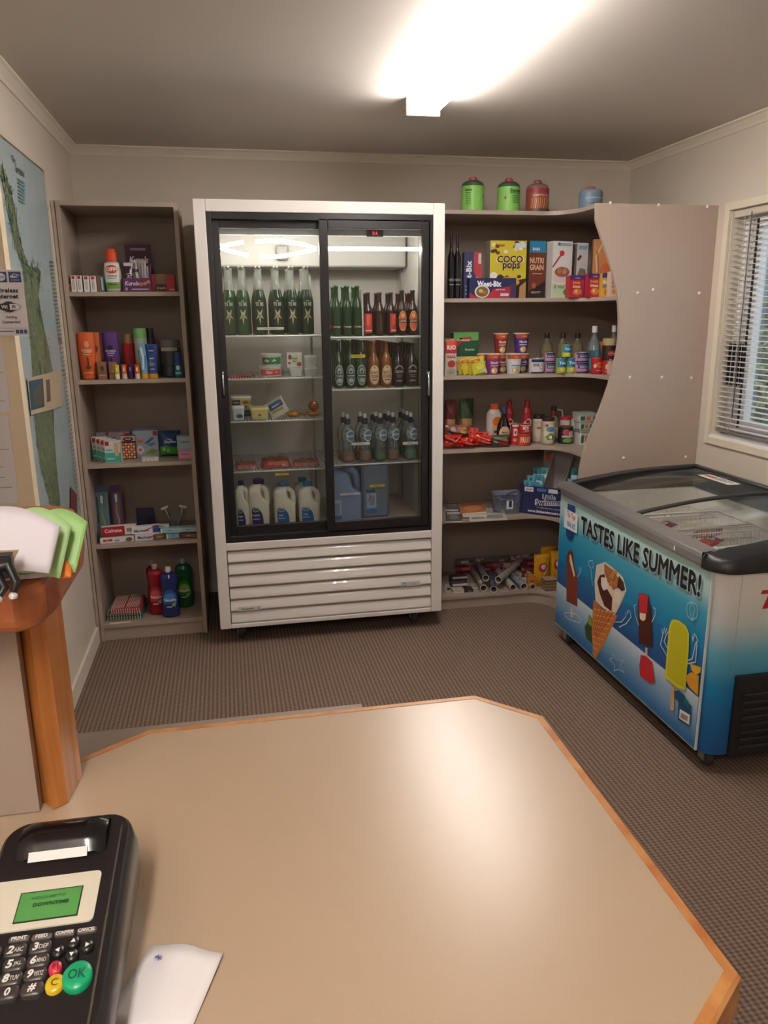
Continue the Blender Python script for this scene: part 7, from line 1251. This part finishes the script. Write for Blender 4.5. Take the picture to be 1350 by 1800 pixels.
sa, sb_ = loc(24, 1628), loc(143, 1558); m = MB(); top(loc(30, 1600)[0], loc(141, 1590)[0], loc(138, 1612)[1], loc(143, 1560)[1], .0005, .0016, C('#22301f', .3), m)
top(loc(32, 1600)[0], loc(139, 1590)[0], loc(138, 1610)[1], loc(143, 1562)[1], .0016, .0018, C('#4f8a48', .2, em=.12), m)
cx_, cy_ = loc(88, 1588); f = TF(.002); X = lambda x: (x+TW/2)/TW; Yy = lambda y: (y+TL/2)/TL
decal(m, f, [('t', 'WELCOME TO', X(loc(86, 1580)[0]), Yy(loc(86, 1580)[1]), .014, '#2e5c2c', .30), ('t', 'DOWNTIME', X(loc(90, 1592)[0]), Yy(loc(90, 1592)[1]), .017, '#1e421e', .34, {'bold': .04})]); m.build('screen', te)
def key(u, v, w, l, cl, txt=None, tc='#dedad4', rnd=False, dec=None, hh=.0035, nm='key'):
    x, y = loc(u, v); m = MB()
    if rnd: P = [(x+w/2*math.cos(2*math.pi*i/20), y+l/2*math.sin(2*math.pi*i/20)) for i in range(20)]
    else: P = rrect(x-w/2, x+w/2, y-l/2, y+l/2, min(w, l)*.4, 5)
    n = len(P); q = [(x+(a-x)*.86, y+(b-y)*.86) for a, b in P]; mt = C(cl, .3)
    m.add([(a, b, zf(b)) for a, b in P]+[(a, b, zf(b)+hh*.7) for a, b in P]+[(a, b, zf(b)+hh) for a, b in q], [(r*n+i, r*n+(i+1) % n, (r+1)*n+(i+1) % n, (r+1)*n+i) for r in (0, 1) for i in range(n)]+[tuple(range(2*n, 3*n))], mt, True)
    f = Face(lambda a, b, k: (x-w/2+a, y-l/2+b, zf(y-l/2+b)+hh+.0003*k), w, l)
    if txt: decal(m, f, txt if isinstance(txt, list) else [('t', txt, .5, .5, .55, tc, .8, {'bold': .03, 'shear': .15})])
    o = m.build(nm, te); return o
kd = '#3a3432'
for u, v, s_, sub in ((28, 1676, '2', 'ABC'), (72, 1670, '3', 'DEF'), (26, 1701, '5', 'JKL'), (68, 1694, '6', 'MNO'), (20, 1726, '8', 'TUV'), (63, 1718, '9', 'WXYZ'), (-16, 1681, '1', ''), (-19, 1706, '4', 'GHI'), (-23, 1730, '7', 'PRS')):
    key(u, v, .0158, .0108, kd, [('t', s_, .3, .5, .6, '#e0dcd6', .3, {'bold': .04, 'shear': .15}), ('t', sub or ' ', .66, .42, .34, '#c8c4be', .4)])
key(14, 1751, .0158, .0108, kd, '0'); key(57, 1744, .0158, .0108, kd, '#')
for u, v, s_ in ((34, 1653, 'PRINT'), (74, 1649, 'FEED'), (114, 1643, 'CONFIRM'), (153, 1638, 'CANCEL')): key(u, v, .0145, .0042, '#5a524e', [('t', s_, .5, .5, .7, '#e6e2dc', .85, {'bold': .03})], hh=.0018)
for u, v, tri in ((130, 1662, [(.5, .72), (.3, .38), (.7, .38)]), (103, 1678, [(.28, .5), (.62, .3), (.62, .7)]), (154, 1669, [(.72, .5), (.38, .3), (.38, .7)]), (127, 1685, [(.5, .28), (.3, .62), (.7, .62)])): key(u, v, .0092, .0098, '#1b191a', [('p', tri if tri[0] != (.5, .72) and tri[0][0] != .28 else tri, '#e0dcd8')], rnd=True, hh=.004)
key(98, 1706, .0092, .0098, '#c8344c', [('t', 'F1', .5, .5, .4, '#7a1c2c', .5)], rnd=True); key(97, 1734, .0128, .0140, '#d8b82c', [('t', 'C', .5, .5, .4, '#6a5a10', .5)], rnd=True); key(137, 1722, .0205, .0225, '#0f9a68', [('t', 'OK', .5, .5, .34, '#0c4a34', .6, {'bold': .02})], rnd=True, hh=.005)
# printer lid and paper
m = MB(); l0, l1, lt, lb_ = loc(30, 1510)[0], loc(190, 1470)[0], TL*.46, loc(120, 1505)[1]
n_ = 8; zl = lambda y: zf(y)+.002+.010*math.sin(math.pi*min(1, max(0, (y-lb_)/(lt-lb_))))**.6
m.grid(lambda s, t: (l0+(l1-l0)*s, lb_+(lt-lb_)*t, zl(lb_+(lt-lb_)*t)-(.004 if s in (0, 1) else 0)), 8, 8, C('#141213', .15)); m.build('printer_lid', te)
m = MB(); pa_, pb_ = loc(50, 1518), loc(155, 1500); m.add([(pa_[0], pa_[1]-.002, zf(pa_[1])+.002), (pb_[0], pa_[1]-.002, zf(pa_[1])+.002), (pb_[0], pa_[1]+.004, zf(pa_[1])+.007), (pa_[0], pa_[1]+.004, zf(pa_[1])+.007)], [(0, 1, 2, 3)], C('#ece8e4', .4)); m.build('receipt_paper', te)
m = MB(); m.box(TW*.30, TW*.36, -.09, .0, 0, .0, TB2) if False else top(TW*.385, TW*.40, -.09, .085, 0, .0008, C('#4a4542', .25), m); m.build('side_groove', te)
# paper slip beside the terminal
P = [on(u, v, 2, CZ+.0015) for u, v in ((175, 1805), (335, 1812), (393, 1680), (266, 1661))]; m = MB()
m.grid(lambda s, t: tuple(P[0].lerp(P[1], s).lerp(P[3].lerp(P[2], s), t)+Vector((0, 0, .006*math.sin(math.pi*s)**2*t+.010*max(0, s-.7)*t))), 10, 6, C('#f6f0f0', .5)); 
q = on(278, 1688, 2, CZ+.004)
for a_ in (0, .8, 1.6, 2.4): m.add([(q.x+.003*math.cos(a_)-.0004*math.sin(a_), q.y+.003*math.sin(a_), CZ+.0065), (q.x-.003*math.cos(a_), q.y-.003*math.sin(a_), CZ+.0065), (q.x-.003*math.cos(a_)+.0006, q.y-.003*math.sin(a_)+.0006, CZ+.0065), (q.x+.003*math.cos(a_)+.0006, q.y+.003*math.sin(a_)+.0006, CZ+.0065)], [(0, 1, 2, 3)], C('#5a5a90'))
o = m.build('receipt_slip'); so = o.modifiers.new('thickness', 'SOLIDIFY'); so.thickness = .0003; tag(o, 'white paper slip curling on the counter right of the terminal', 'paper')
bpy.context.view_layer.update()
